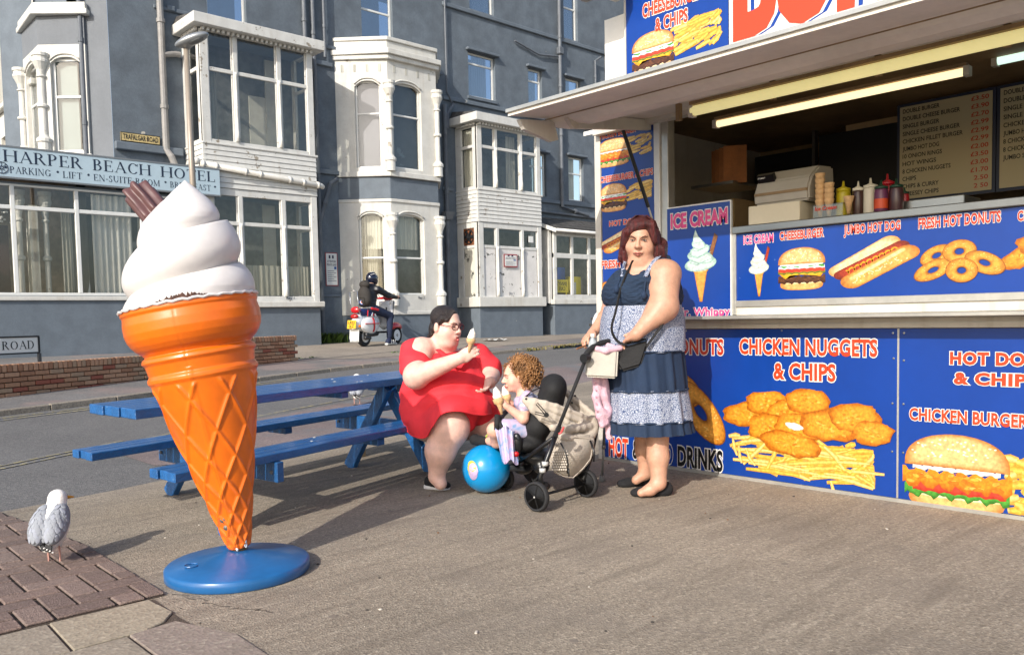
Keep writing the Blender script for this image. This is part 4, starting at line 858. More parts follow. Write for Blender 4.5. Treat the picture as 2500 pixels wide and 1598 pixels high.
# private land notices
def notice(pos_pl, a0, a1, b0, b1, label):
    s = thing('parking_notice', label, 'sign', tuple(pos_pl.pt(a0, b0))); q = MB(); pbox(q, pos_pl, a0, a1, b0, b1, 0.01, .02); q.build('plate', mat('notice_red', '#8d3036', .5), s)
    w = (a1-a0)*.06; q = MB(); pbox(q, pos_pl, a0+w, a1-w, b0+w, b1-w, .02, .022); q.build('face', M_UPVC, s)
    h = b1-b0; t = MB(); text_on(t, pos_pl, 'ATTENTION!', a0+w*2.5, a1-w*2.5, b0+h*.70, b0+h*.77, .024, .02); text_on(t, pos_pl, 'PRIVATE LAND', a0+w*2, a1-w*2, b0+h*.60, b0+h*.67, .024, .02)
    for i in range(6): pbox(t, pos_pl, a0+w*2.5, a1-w*(2.5+i % 2*3), b0+h*(.14+.06*i), b0+h*(.155+.06*i), .022, .0235)
    for dx in (.28, .55): pbox(t, pos_pl, a0+(a1-a0)*dx, a0+(a1-a0)*(dx+.14), b0+h*.82, b0+h*.92, .022, .0235)
    t.build('lettering', mat('notice_ink', '#2a2440', .6), s)
    t = MB(); pbox(t, pos_pl, a1-w*5, a1-w*2, b0+h*.50, b0+h*.58, .022, .0238); t.build('parking_symbol', mat('notice_blue', '#27508f', .6), s)
notice(FRONT, 11.80, 12.18, 2.02, 2.92, 'tall red edged ATTENTION PRIVATE LAND notice on the grey wall beside the canted bay')
notice(BAYF, 17.45, 18.02, 2.62, 3.02, 'red edged ATTENTION PRIVATE LAND notice on the peeling boards of the far bay')
for pl_, a, z, s_ in ((BAYF, 10.08, 1.60, 'Bay 1'), (BAYF, 14.15, 1.62, 'Bay 2'), (BAYF, 17.65, 1.76, 'Bay 5')):
    t = MB(); text_on(t, pl_, s_, a, a+.22, z+.02, z+.09, .02, .01); t.build('bay_number', M_NAVY, HOT)
# ---- low brick walls
M_BRK = [mat('brick_%d' % i, c, .9, var=.15, vscale=14, bump=.5, bscale=60) for i, c in enumerate(('#a0765a', '#93694f', '#ab8266', '#8d4f3d', '#9c7f66'))]
M_MORT = mat('mortar', '#7d7164', .95, var=.1, bump=.4)
def brick_wall(label, p0, p1, ztops, zb, rows, ends=False):
    p0 = np.array(p0); p1 = np.array(p1); L = np.linalg.norm(p1[:2]-p0[:2]); u = np.array([*((p1-p0)[:2]/L), 0]); n = np.array([u[1], -u[0], 0]); ctr = (p0+p1)/2
    w = thing('brick_wall', label, 'wall', (ctr[0], ctr[1], zb(0))); core = MB(); core.v = []
    h0 = min(zb(0), zb(1))-.1
    a, b = p0.copy(), p1.copy(); a[2] = b[2] = h0; core.prism([a-n*.0-n*.006, b-n*.006, b-n*.1, a-n*.1], (0, 0, ztops-h0-.01)); core.build('mortar', M_MORT, w)
    ch = 0.066; bl = .225; pro = [[], []]
    def put(x, z, l, h, mi, key):
        if not pro[key]:
            for mt in M_BRK:
                q = MB(); o = ORG[w.name]; q.box(o[0], o[0]+l, o[1]-.10, o[1], o[2], o[2]+h); pro[key].append(q.build('brick', mt, w, bevel=.006)); 
            for o_ in pro[key]: o_.hide_render = False; bpy.data.objects.remove(o_) if False else None
        src = pro[key][mi]
        if not src.get('_u'): o = src; src['_u'] = 1
        else: o = src.copy(); SC.collection.objects.link(o)
        o.location = np.array(p0)*[1, 1, 0]+u*x+np.array([0, 0, z])+n*random.uniform(0, .006)-ORG[w.name]; o.rotation_euler = (0, 0, math.atan2(u[1], u[0]))
    z = ztops-.105; nS = int(L/.077)
    for i in range(nS): put(i*.077, z, .068, .10, random.choice((0, 1, 2, 2, 4)), 0)
    r = 0
    while True:
        z -= ch; r += 1
        if z+ch < h0+.06: break
        x = -bl/2 if r % 2 else 0
        while x < L-.02:
            zg = zb(max(0, min(1, x/L)))
            if z+ch > zg and x > -.001 and x+bl <= L+.02: put(x, z, bl-.01, ch-.01, random.choice((0, 0, 1, 1, 2, 2, 3, 4)), 1)
            x += bl
    for s_ in pro:
        for o_ in s_:
            if not o_.get('_u'): bpy.data.objects.remove(o_)
            else: del o_['_u']
    return w
tb = lambda p: terrain(p[1])+KH-.05
w0, w1 = att(-60, 985), att(425, 922); brick_wall('low old brick wall behind the street name board', w0, w1, 0.60, lambda t: tb(w0+(w1-w0)*t), 7)
v0, v1 = att(560, 902), att(722, 884); brick_wall('short stepped length of low brick wall right of the orange cone', v0, v1, 0.80, lambda t: tb(v0+(v1-v0)*t), 7)
# ---- lamp post
lp0 = aty(474, 470, 14.0); lt = aty(457, 115, 14.0)
lamp = thing('street_lamp', 'slim grey street lamp in front of the first white bay', 'street lamp', (lp0[0], 14.0, terrain(14)+.05)); M_LAMP = mat('lamp_post_paint', '#94897c', .45, metal=.2, var=.06)
m = MB(); m.tube([(lp0[0]+.0, 14, .1), (lp0[0], 14, 1.4)], .085, 12); m.tube([(lp0[0], 14, 1.4), (lt[0]-.02, 14, lt[2])], [.06, .042], 12); m.build('post', M_LAMP, lamp, smooth=True)
hd = sdf_mesh('lamp_head', [('e', np.array([lt[0], 14, lt[2]])+RH*.10-FH*.05+ZH*.10, (.30, .13, .085), np.array([RH*.95+ZH*.33, FH, np.cross(RH*.95+ZH*.33, FH)]).T), ('c', np.array([lt[0], 14, lt[2]]), np.array([lt[0], 14, lt[2]])+RH*.05+ZH*.08, .05, .05)], mat('lamp_metal', '#8f9294', .35, metal=.5), lamp, h=.012, k=.05)
m = MB(); m.ball(np.array([lt[0], 14, lt[2]])+RH*.16-FH*.07+ZH*.085, (.17, .09, .06), 14, 8, np.array([RH*.95+ZH*.33, FH, np.cross(RH*.95+ZH*.33, FH)]).T); m.build('lens', mat('lamp_lens', '#7a7d7c', .1, trans=.3), lamp, smooth=True)
# litter and weeds
def weeds(label, pts, n, hgt, cols, spread, name='weeds'):
    m = MB(); 
    for _ in range(n):
        p = np.array(random.choice(pts))+np.array([random.gauss(0, spread), random.gauss(0, spread*.5), 0]); a = random.uniform(0, 6.28); h = hgt*random.uniform(.4, 1.2); w = .014*random.uniform(.6, 1.5)
        d = np.array([math.cos(a), math.sin(a), 0]); e = np.array([-d[1], d[0], 0]); m.mi = random.randrange(2)
        m.add([p-e*w, p+e*w, p+e*w*1.4+d*h*.4+ZH*h*.7, p-e*w*1.4+d*h*.4+ZH*h*.7, p+d*h*.75+ZH*h], [(0, 1, 2, 3), (3, 2, 4)])
    return tag(m.build(name, cols, merge=False, fixn=False), label, 'weeds', kind='stuff')
GR = [mat('leaf_green', '#4f6a24', .7), mat('leaf_green_dark', '#33481b', .7)]; GY = [mat('grass_olive', '#6d6a30', .8), mat('grass_dry', '#7f7440', .8)]
weeds('', [att(x, y) for x, y in ((730, 838),)][:0]+[np.array([x_, 19.55, .48]) for x_ in (11.2, 11.4, 11.6, 11.8)], 520, .26, GR, .16)
weeds('', [att(x, y) for x, y in ((320, 930), (340, 928), (360, 926), (275, 934))], 260, .16, GY, .07); weeds('', [att(x, 855-(x-1290)*.1) for x in range(1280, 1430, 8)], 900, .06, GY+GR[:1], .12, 'grass')
weeds('', [att(x, y) for x, y in ((735, 880), (760, 878), (975, 865), (960, 866))], 90, .07, GR, .08)
c = att(1208, 836); lit = MB(); rng = np.random.RandomState(3); g = [[c+np.array([i*.07-.4, j*.07-.2, KH-.02+.03*rng.rand()+.02*math.sin(i*1.3)*math.cos(j)]) for j in range(6)] for i in range(12)]
lit.sheet(g); tag(lit.build('litter', M_UPVC, merge=False), 'crumpled white paper lying on the far pavement', 'litter')
# ================================================================ FAST FOOD KIOSK
XV = 4.69
M_BLUE = mat('kiosk_blue', '#0c3888', 0.32, streak=(5, .18, hx('#0a2c6a')), wear=[(16, .71, hx('#5f78a8'))], var=.06, vscale=2, spec=.4, coat=.15)
M_ALU = mat('aluminium_trim', '#b9b7b0', 0.35, metal=.55, var=.1, vscale=5)
M_CREAM = mat('grubby_white_panel', '#c2bdb2', .5, var=.07, vscale=3, streak=(9, .35, hx('#8c7a5e')))
M_CREAMW = mat('peeling_sign_side', '#e6e2d8', .5, var=.04, wear=[(6, .64, hx('#3a3a38'))])
M_INT = mat('kiosk_interior', '#b59a74', .7, var=.15, vscale=1.5); M_INTD = mat('kiosk_ceiling', '#8c7454', .7, var=.25, vscale=2)
M_STEEL = mat('stainless_steel', '#9a9a98', .3, metal=.9, var=.05)
M_RED = mat('print_red', '#c93c1c', .35); M_WHT = mat('print_white', '#d3d0ca', .35); M_PINKP = mat('print_pink', '#c8407a', .35); M_BLK = mat('print_black', '#0b0b0c', .35); M_DRED = mat('print_dark_red', '#b03018', .35)
M_INK = bpy.data.materials.new('food_print'); M_INK.use_nodes = True
_n = M_INK.node_tree; _b = _n.nodes['Principled BSDF']; _b.inputs['Roughness'].default_value = .35; _a = _n.nodes.new('ShaderNodeVertexColor'); _a.layer_name = 'ink'
_t = _n.nodes.new('ShaderNodeTexNoise'); _t.inputs['Scale'].default_value = 55; _t.inputs['Detail'].default_value = 6; _c = _n.nodes.new('ShaderNodeTexCoord'); _n.links.new(_c.outputs['Object'], _t.inputs[0])
_r = _n.nodes.new('ShaderNodeMapRange'); _r.inputs[1].default_value = .35; _r.inputs[2].default_value = .65; _r.inputs[3].default_value = .62; _r.inputs[4].default_value = .98; _n.links.new(_t.outputs[0], _r.inputs[0])
_m = _n.nodes.new('ShaderNodeVectorMath'); _m.operation = 'SCALE'; _n.links.new(_a.outputs[0], _m.inputs[0]); _n.links.new(_r.outputs[0], _m.inputs[3]); _n.links.new(_m.outputs[0], _b.inputs['Base Color'])
class Pr:
    def __init__(s, pl, a0, a1, b0, b1, d=0.002): s.pl, s.r, s.d = pl, (a0, a1, b0, b1), d; s.v = []; s.f = []; s.c = []; s.k = 0
    def _p(s, x, y, d): a0, a1, b0, b1 = s.r; return tuple(s.pl.pt(a0+(a1-a0)*x, b0+(b1-b0)*y, s.d+d))
    def poly(s, pts, ci, co=None, ctr=None):
        ci = hx(ci); co = hx(co) if co else ci; s.k += 1; d = s.k*0.00002; b = len(s.v); c = ctr or (sum(p[0] for p in pts)/len(pts), sum(p[1] for p in pts)/len(pts))
        s.v.append(s._p(*c, d)); s.c.append(ci)
        mid = [(c[0]+(p[0]-c[0])*.72, c[1]+(p[1]-c[1])*.72) for p in pts]; n = len(pts)
        for p in mid: s.v.append(s._p(*p, d)); s.c.append(ci)
        for p in pts: s.v.append(s._p(*p, d)); s.c.append(co)
        for i in range(n):
            j = (i+1) % n; s.f.append((b, b+1+i, b+1+j)); s.f.append((b+1+i, b+1+n+i, b+1+n+j, b+1+j))
    def blob(s, cx, cy, rx, ry, rot, ci, co=None, n=20, jag=0.0, pw=1.0):
        pts = []
        for i in range(n):
            t = 2*math.pi*i/n; j = 1+random.uniform(-jag, jag); x = rx*math.copysign(abs(math.cos(t))**pw, math.cos(t))*j; y = ry*math.copysign(abs(math.sin(t))**pw, math.sin(t))*j
            pts.append((cx+x*math.cos(rot)-y*math.sin(rot), cy+x*math.sin(rot)+y*math.cos(rot)))
        s.poly(pts, ci, co, (cx, cy))
    def ring(s, cx, cy, rx, ry, rot, hole, c_in, c_mid, c_out, n=28, arc=None):
        s.k += 1; d = s.k*0.00002; b = len(s.v); st = [(hole, c_in), (hole+(1-hole)*.25, c_mid), (hole+(1-hole)*.6, c_mid), (1, c_out)]
        for q, c in st:
            for i in range(n):
                t = 2*math.pi*i/n; x, y = rx*q*math.cos(t), ry*q*math.sin(t); s.v.append(s._p(cx+x*math.cos(rot)-y*math.sin(rot), cy+x*math.sin(rot)+y*math.cos(rot), d)); s.c.append(hx(c))
        for k in range(3):
            for i in range(n): s.f.append((b+k*n+i, b+k*n+(i+1) % n, b+(k+1)*n+(i+1) % n, b+(k+1)*n+i))
    def band(s, tp_, bt_, ci, co):
        s.k += 1; d = s.k*0.00002; b = len(s.v); n = len(tp_)
        for (x, y), (x2, y2) in zip(tp_, bt_):
            for t, c in ((0, ci), (.6, ci), (1, co)): s.v.append(s._p(x+(x2-x)*t, y+(y2-y)*t, d)); s.c.append(hx(c))
        for i in range(n-1):
            for k in (0, 1): q = b+i*3+k; s.f.append((q, q+3, q+4, q+1))
    def stroke(s, pts, w, c, ce=None, w1=None):
        s.k += 1; d = s.k*0.00002; b = len(s.v); n = len(pts); asp = (s.r[1]-s.r[0])/(s.r[3]-s.r[2])
        for i, p in enumerate(pts):
            q0, q1 = pts[max(i-1, 0)], pts[min(i+1, n-1)]; dx, dy = (q1[0]-q0[0])*asp, q1[1]-q0[1]; L = math.hypot(dx, dy)+1e-9; ww = w*(.6 if i in (0, n-1) else 1)
            for k, cc in ((-1, ce or c), (0, c), (1, ce or c)): s.v.append(s._p(p[0]-dy/L*ww*k/asp, p[1]+dx/L*ww*k, d)); s.c.append(hx(cc))
        for i in range(n-1):
            for k in (0, 1): q = b+i*3+k; s.f.append((q, q+3, q+4, q+1))
    def build(s, name, parent, label=None):
        org = ORG[parent.name]; me = bpy.data.meshes.new(name); me.from_pydata([tuple(np.array(v)-org) for v in s.v], [], s.f); me.materials.append(M_INK)
        ca = me.color_attributes.new('ink', 'FLOAT_COLOR', 'POINT'); ca.data.foreach_set('color', [x for c in s.c for x in (*c, 1)])
        o = link(name, me, parent, org)
        if label: o['label'] = label
        return o
def d_burger(p, X=(0, 1), Yr=(0, 1), chicken=False):
    fx = lambda x: X[0]+(X[1]-X[0])*x; fy = lambda y: Yr[0]+(Yr[1]-Yr[0])*y; w, h = X[1]-X[0], Yr[1]-Yr[0]
    def wavy(y0, y1, x0, x1, a, ci, co, n=34, ph=0):
        tp_ = [(fx(x0+(x1-x0)*i/n), fy(y1+a*math.sin(i*1.35+ph)+a*.5*math.sin(i*2.9))) for i in range(n+1)]; bt_ = [(fx(x0+(x1-x0)*i/n), fy(y0+a*math.sin(i*1.1+ph)+a*.5*math.sin(i*2.3))) for i in range(n+1)]; p.band(tp_, bt_, ci, co)
    p.blob(fx(.5), fy(.14), w*.44, h*.13, 0, '#e9b06a', '#c07a34', pw=.7)
    p.blob(fx(.5), fy(.20), w*.44, h*.05, 0, '#f3dcae', '#e0b070', pw=.7)
    if chicken:
        wavy(.16, .30, .02, .98, .03, '#4f9b35', '#2c6a1f'); wavy(.22, .34, .10, .95, .01, '#d7402c', '#a82a1a'); wavy(.28, .50, .0, 1.0, .035, '#e58a1e', '#b85c0e', ph=1)
        for _ in range(26): p.blob(fx(random.uniform(.05, .95)), fy(random.uniform(.31, .48)), w*.05, h*.025, random.uniform(-1, 1), random.choice(('#f3a63a', '#d9761a', '#f7b854')), '#c96a16', n=8, jag=.2)
        wavy(.50, .555, .1, .9, .012, '#f4f0e4', '#ddd6c2')
    else:
        wavy(.17, .33, .02, .98, .018, '#5a3420', '#38200f')
        for _ in range(30): p.blob(fx(random.uniform(.06, .94)), fy(random.uniform(.19, .31)), w*.03, h*.018, 0, random.choice(('#6d4228', '#45281a')), None, n=6)
        p.poly([(fx(x), fy(y)) for x, y in ((.04, .40), (.1, .33), (.18, .27), (.26, .35), (.5, .36), (.78, .33), (.88, .30), (.96, .39), (.9, .43), (.1, .42))], '#f2b52a', '#d98f12')
        wavy(.38, .46, .02, .98, .012, '#7d8a2c', '#4d5c1a'); wavy(.42, .50, .03, .97, .008, '#e2452c', '#b82f1c'); wavy(.50, .555, .03, .97, .008, '#eef2ee', '#c9d6cd')
        for x in (.15, .42, .7, .9): p.blob(fx(x), fy(.56), w*.07, h*.03, random.uniform(-.3, .3), '#4ba03a', '#2f7a26', n=9, jag=.3)
        p.blob(fx(.5), fy(.59), w*.45, h*.035, 0, '#f7f7f2', '#dfe5df')
    top = [(fx(.5+.48*math.cos(t)), fy((.60 if not chicken else .55)+(.38 if not chicken else .43)*max(0, math.sin(t))**.75)) for t in np.linspace(0, math.pi, 24)]
    p.poly(top, '#f0bd7c', '#b8702c', (fx(.45), fy(.80)))
    for _ in range(46):
        t = random.uniform(.15, 2.95); r_ = random.uniform(.3, .93); p.blob(fx(.5+.47*r_*math.cos(t)), fy(.62+.35*r_*math.sin(t)**.8), w*.014, h*.010, random.uniform(0, 3), '#fbeccc', None, n=6)
def d_fries(p, X, Yr, n=40, messy=True, wd=.085):
    for i in range(n):
        x = random.uniform(*X); y = random.uniform(*Yr); w, h = X[1]-X[0], Yr[1]-Yr[0]; a = random.gauss(.2, 1.0) if messy else random.gauss(.8, .25); L = random.uniform(.14, .30)*w
        x2 = min(max(x+L*math.cos(a)*2, X[0]), X[1]); y2 = min(max(y+L*math.sin(a)*1.2, Yr[0]-.03), Yr[1]+.03)
        p.stroke([(x, y), ((x+x2)/2+.01, (y+y2)/2+.01), (x2, y2)], h*wd, random.choice(('#f3cf6a', '#f7dc8a', '#e9bc4e')), '#c98f24')
def d_hotdog(p, X=(0, 1), Yr=(0, 1)):
    fx = lambda x: X[0]+(X[1]-X[0])*x; fy = lambda y: Yr[0]+(Yr[1]-Yr[0])*y; w, h = X[1]-X[0], Yr[1]-Yr[0]
    def cap(o, w_, ci, co, x0=.08, x1=.92, n=12):
        pts = []; a = np.array([x0, .22+o]); b = np.array([x1, .78+o]); d = b-a; d /= np.linalg.norm(d); nn = np.array([-d[1], d[0]])
        for t in np.linspace(math.pi/2, 3*math.pi/2, n): pts.append(a+(d*math.cos(t)+nn*math.sin(t))*w_)
        for t in np.linspace(-math.pi/2, math.pi/2, n): pts.append(b+(d*math.cos(t)+nn*math.sin(t))*w_)
        p.poly([(fx(q[0]), fy(q[1])) for q in pts], ci, co)
    cap(.12, .13, '#f0d7a6', '#c98b45', .06, .72); cap(.03, .10, '#a83a20', '#6f2412', .10, .86)
    n = 60; p.stroke([(fx(.16+.66*i/n+.02*math.sin(i*.9)), fy(.27+.46*i/n+.05*math.cos(i*.9)+.03)) for i in range(n+1)], h*.018, '#f0a824', '#d98b18')
    cap(-.12, .15, '#e9a653', '#b56a22', .24, .93); cap(-.060, .032, '#eccf98', '#e2b870', .24, .88)
    for _ in range(40): t = random.random(); p.blob(fx(.25+.66*t+random.uniform(-.06, .06)), fy(.10+.5*t+random.uniform(-.06, .05)), w*.01, h*.012, 0, '#f9e7bb', None, n=5)
def d_donut(p, cx, cy, rx, ry, rot):
    p.ring(cx, cy, rx*1.04, ry*1.04, rot, .26, '#7a4410', '#8f5612', '#8a4d12'); p.ring(cx, cy, rx, ry, rot, .30, '#9a5a14', '#e09c3c', '#bb7420')
    for _ in range(36): t = random.uniform(0, 6.28); q = random.uniform(.5, .9); x, y = rx*q*math.cos(t), ry*q*math.sin(t); p.blob(cx+x*math.cos(rot)-y*math.sin(rot), cy+x*math.sin(rot)+y*math.cos(rot), rx*.04, ry*.03, t, random.choice(('#f9cf7a', '#e29a30', '#f6bf5c')), None, n=6)
def d_nugget(p, cx, cy, rx, ry, rot):
    rx *= 1.18; ry *= 1.22
    st = random.getstate(); p.blob(cx, cy, rx*1.03, ry*1.03, rot, '#c97414', '#a85c0e', n=22, jag=.11, pw=.85); p.blob(cx-.003, cy+.006, rx*.93, ry*.9, rot, '#e2952a', '#c27418', n=22, jag=.11, pw=.85); random.setstate(st)
    for _ in range(22): t = random.uniform(0, 6.28); q = random.uniform(.1, .8); x, y = rx*q*math.cos(t), ry*q*math.sin(t); p.blob(cx+x*math.cos(rot)-y*math.sin(rot), cy+x*math.sin(rot)+y*math.cos(rot), rx*.10, ry*.07, t, random.choice(('#efb04a', '#d3841e', '#e8a23a', '#c77a1c')), None, n=7, jag=.2)
def d_cone(p, c1='#cfe0d8', c2='#8fb5a8', flake='#8a5a34'):
    p.poly([(.66, .50), (.80, .55), (1.0, .88), (.90, .93)], flake, '#5e3a1e')
    p.poly([(.30, .46), (.70, .46), (.55, .02), (.47, .02)], '#e8a24a', '#b5701e')
    p.blob(.5, .45, .23, .05, 0, '#f0b460', '#b97a2a')
    p.blob(.5, .53, .46, .10, .05, c1, c2); p.blob(.5, .62, .38, .09, -.08, c1, c2); p.blob(.48, .71, .29, .08, .1, c1, c2); p.blob(.45, .79, .2, .07, -.1, c1, c2)
    p.poly([(.28, .80), (.60, .82), (.45, .90), (.36, 1.0), (.30, .9)], c1, c2)
    for y0 in (.55, .64, .73): p.stroke([(.2, y0), (.4, y0-.03), (.62, y0+.01), (.8, y0+.04)], .006, c2)
def rect(pl, x0, yt, yb, x1): a0, b1 = pl.hit(x0, yt); _, b0 = pl.hit(x0, yb); a1, _ = pl.hit(x1, yt); return a0, a1, b0, b1
def slogan(pl, parent, txt, R, face=None, edge=None, bold=.035, ow=.045, d=.003, space=1.05):
    t = MB(); text_on(t, pl, txt, *R, d, bold+ow, space, ref=bold); t.build('lettering_outline', edge or M_WHT, parent, merge=False, fixn=False)
    t = MB(); text_on(t, pl, txt, *R, d+.0012, bold, space, ref=bold); t.build('lettering', face or M_RED, parent, merge=False, fixn=False)
KP = Plane((XV, 0, 0), (0, -1, 0), (0, 0, 1), (-1, 0, 0))
KI = thing('food_kiosk', 'blue takeaway kiosk with raised hatch and burger, nugget and donut pictures', 'kiosk', (XV+1.1, 1.5, 0))
YL = -4.05        # left end (across)
def kbox(name, mt, a0, a1, b0, b1, d0, d1, bevel=0, parent=None, pl=None): q = MB(); pbox(q, pl or KP, a0, a1, b0, b1, d0, d1); return q.build(name, mt, parent or KI, bevel=bevel)
# body
kbox('roof', M_CREAM, -4.05, 3.0, 2.56, 2.66, -2.2, -.002); kbox('side_wall', M_CREAM, -4.05, -4.0, .0, 2.56, -2.2, -.03); kbox('back_wall', M_INT, -4.0, 3.0, 0, 2.56, -2.2, -2.15); kbox('side_wall', M_CREAM, 2.95, 3.0, .0, 2.56, -2.15, -.03)
kbox('ceiling', M_INTD, -4.0, 2.95, 2.50, 2.56, -2.15, -.03); kbox('floor', M_INT, -4.0, 2.95, .3, .35, -2.15, -.05)
pA_ = kbox('lower_panel', M_BLUE, -4.045, -1.905, .022, .965, -.03, 0); pB_ = kbox('lower_panel', M_BLUE, -1.895, .9, .022, .965, -.03, 0); kbox('lower_panel', M_BLUE, .91, 2.9, .022, .965, -.03, 0)
kbox('bottom_trim', M_ALU, -4.05, 2.9, .0, .020, -.03, .008); kbox('rail', M_CREAM, -3.46, 2.9, .969, 1.028, -.03, .02, .004); kbox('rail', M_ALU, -3.46, 2.9, .995, 1.000, .021, .026)
kbox('panel_joint', M_ALU, -1.905, -1.895, .022, .965, -.03, .003)
sh = kbox('serving_shelf', M_ALU, -3.47, 2.9, 1.030, 1.052, -.02, .20, .004)
kbox('shelf_back_rail', M_CREAM, -2.93, 2.9, 1.053, 1.138, -.03, .0, .003)
cf = kbox('counter_front', M_BLUE, -2.93, 2.9, 1.14, 1.565, -.04, -.004); kbox('counter_trim', M_ALU, -2.95, -2.915, 1.055, 1.57, -.03, .01, .003); kbox('counter_trim', M_ALU, -2.915, 2.9, 1.105, 1.145, -.003, .012, .003)
kbox('counter_top', M_STEEL, -2.97, 2.9, 1.570, 1.615, -.55, .015, .005)
# left printed strip and posts
lp = kbox('side_panel', M_BLUE, -4.03, -3.555, .967, 2.50, -.03, .0); kbox('panel_edge', M_CREAM, -4.09, -4.035, .0, 2.50, -.05, .01, .003); kbox('post', M_UPVC, -3.55, -3.50, 1.0, 2.50, -.03, .012, .003); kbox('post', M_ALU, -3.497, -3.44, 1.0, 2.50, -.08, -.002, .003)
kbox('edge_tab', M_UPVC, -4.2, -4.03, 2.40, 2.43, -.02, .0)
kbox('lower_panel', M_BLUE, -4.03, -3.555, .967, .968, -.03, 0) if False else None
ib = kbox('ice_cream_board', M_BLUE, -3.435, -2.945, 1.053, 1.778, .005, .02); kbox('board_edge', M_UPVC, -2.945, -2.938, 1.053, 1.785, .005, .022); kbox('board_edge', M_UPVC, -3.435, -2.945, 1.779, 1.787, .005, .022)
KB2 = Plane(KP.o+np.array([-.02, 0, 0]), KP.u, KP.v, KP.n)
slogan(KB2, ib, 'ICE CREAM', rect(KB2, 1638, 523, 560, 1777), M_PINKP, bold=.05)
slogan(KB2, ib, 'Mr. Whippy', rect(KB2, 1652, 752, 772, 1783), M_PINKP, bold=.03)
R = rect(KB2, 1668, 563, 741, 1753); p = Pr(KB2, *R); d_cone(p); p.build('ice_cream_picture', ib)
# counter front pictures
K4 = Plane(KP.o+np.array([.004, 0, 0]), KP.u, KP.v, KP.n)
for tx, x0, y0, y1, x1, fc in (('ICE CREAM', 1816, 576, 597, 1889, M_PINKP), ('CHEESEBURGER', 1904, 566, 587, 2012, M_DRED), ('JUMBO HOT DOG', 2061, 550, 573, 2199, M_DRED), ('FRESH HOT DONUTS', 2243, 533, 559, 2444, M_DRED), ('CHICKEN NUGGETS', 2485, 515, 540, 2690, M_DRED)):
    slogan(K4, cf, tx, rect(K4, x0, y0, y1, x1), fc)
p = Pr(K4, *rect(K4, 1826, 594, 727, 1880)); d_cone(p, '#e2e6dc', '#b3bdb2', '#b03a20'); p.build('ice_cream_picture', cf)
p = Pr(K4, *rect(K4, 1898, 606, 711, 2018)); d_burger(p); p.build('burger_picture', cf)
p = Pr(K4, *rect(K4, 2036, 590, 700, 2230)); d_hotdog(p); p.build('hot_dog_picture', cf)
p = Pr(K4, *rect(K4, 2241, 590, 697, 2444))
for q in ((.24, .66, .17, .26, -.6), (.20, .34, .17, .3, -.75), (.52, .72, .20, .25, -.1), (.82, .44, .18, .3, .65), (.55, .30, .19, .26, .05)): d_donut(p, *q)
p.build('donut_picture', cf)
p = Pr(K4, *rect(K4, 2446, 560, 660, 2620)); d_nugget(p, .3, .3, .32, .16, .7); d_nugget(p, .6, .6, .3, .25, .2); p.build('nugget_picture', cf)
# left strip pictures
for tx, x0, y0, y1, x1 in (('CHICKEN BURGER', 1458, 327, 343, 1553), ('CHEESEBURGER & CHIPS', 1466, 433, 448, 1595), ('HOT DOGS', 1488, 540, 553, 1562), ('FRESH DONUTS', 1469, 637, 656, 1595)): slogan(KP, lp, tx, rect(KP, x0, y0, y1, x1), M_RED, bold=.035)
p = Pr(KP, *rect(KP, 1456, 345, 415, 1596)); d_fries(p, (.40, .95), (.25, .85), 34, False); d_burger(p, (0, .62), (0, 1), True); p.build('burger_picture', lp)
p = Pr(KP, *rect(KP, 1464, 452, 522, 1598)); d_fries(p, (.40, .95), (.2, .85), 34, False); d_burger(p, (0, .52), (0, 1)); p.build('burger_picture', lp)
p = Pr(KP, *rect(KP, 1465, 566, 618, 1560)); d_hotdog(p); p.build('hot_dog_picture', lp)
p = Pr(KP, *rect(KP, 1470, 690, 800, 1600)); d_donut(p, .2, .7, .22, .34, .5); d_donut(p, .6, .6, .25, .3, 0); p.build('donut_picture', lp)
# lower panel pictures
slogan(KP, pA_, 'CHICKEN NUGGETS', rect(KP, 1806, 826, 864, 2143)); slogan(KP, pA_, '& CHIPS', rect(KP, 1889, 884, 925, 2041)); slogan(KP, pA_, 'HOT DONUTS', rect(KP, 1562, 826, 862, 1767), M_DRED)
slogan(KP, pA_, 'HOT', rect(KP, 1487, 1065, 1112, 1534)); slogan(KP, pA_, '&', rect(KP, 1545, 1071, 1118, 1563), M_BLK); slogan(KP, pA_, 'COLD', rect(KP, 1572, 1075, 1124, 1643), M_BLUE); slogan(KP, pA_, 'DRINKS', rect(KP, 1655, 1087, 1136, 1765), M_BLK)
p = Pr(KP, *rect(KP, 1475, 890, 1055, 1765))
for q in ((.2, .5, .18, .28, .3), (.45, .45, .2, .3, -.2), (.66, .72, .15, .26, .4), (.83, .42, .13, .42, .33), (.58, .22, .18, .16, 0)): d_donut(p, *q)
p.build('donut_picture', pA_)
p = Pr(KP, *rect(KP, 1779, 942, 1150, 2180)); random.seed(11)
d_fries(p, (.0, .80), (.10, .44), 45, True, .095); d_fries(p, (.02, .90), (.06, .38), 60, True, .09)
for x, y, a in ((.03, .40, -1.4), (.07, .32, -1.45), (.12, .30, -1.2), (.70, .26, .1), (.78, .18, .05), (.62, .12, .02), (.35, .16, -.15), (.55, .08, .1), (.66, .05, -1.3)): p.stroke([(x, y), (x+.07*math.cos(a), y+.12*math.sin(a)), (x+.18*math.cos(a), y+.20*math.sin(a))], .022, '#f7dc8a', '#cf9a30')
for q in ((.14, .70, .15, .11, .45), (.27, .83, .12, .11, .2), (.38, .72, .10, .13, -.3), (.52, .88, .11, .11, .1), (.27, .56, .11, .13, -.2), (.47, .60, .13, .12, -.5), (.66, .64, .15, .13, .3), (.80, .74, .12, .12, .1), (.90, .60, .09, .10, -.3), (.42, .40, .16, .10, -.35)): d_nugget(p, *q)
p.blob(.44, .60, .06, .035, -.5, '#f3e6de', '#e3c9b8', jag=.15)
p.build('nuggets_and_chips_picture', pA_)
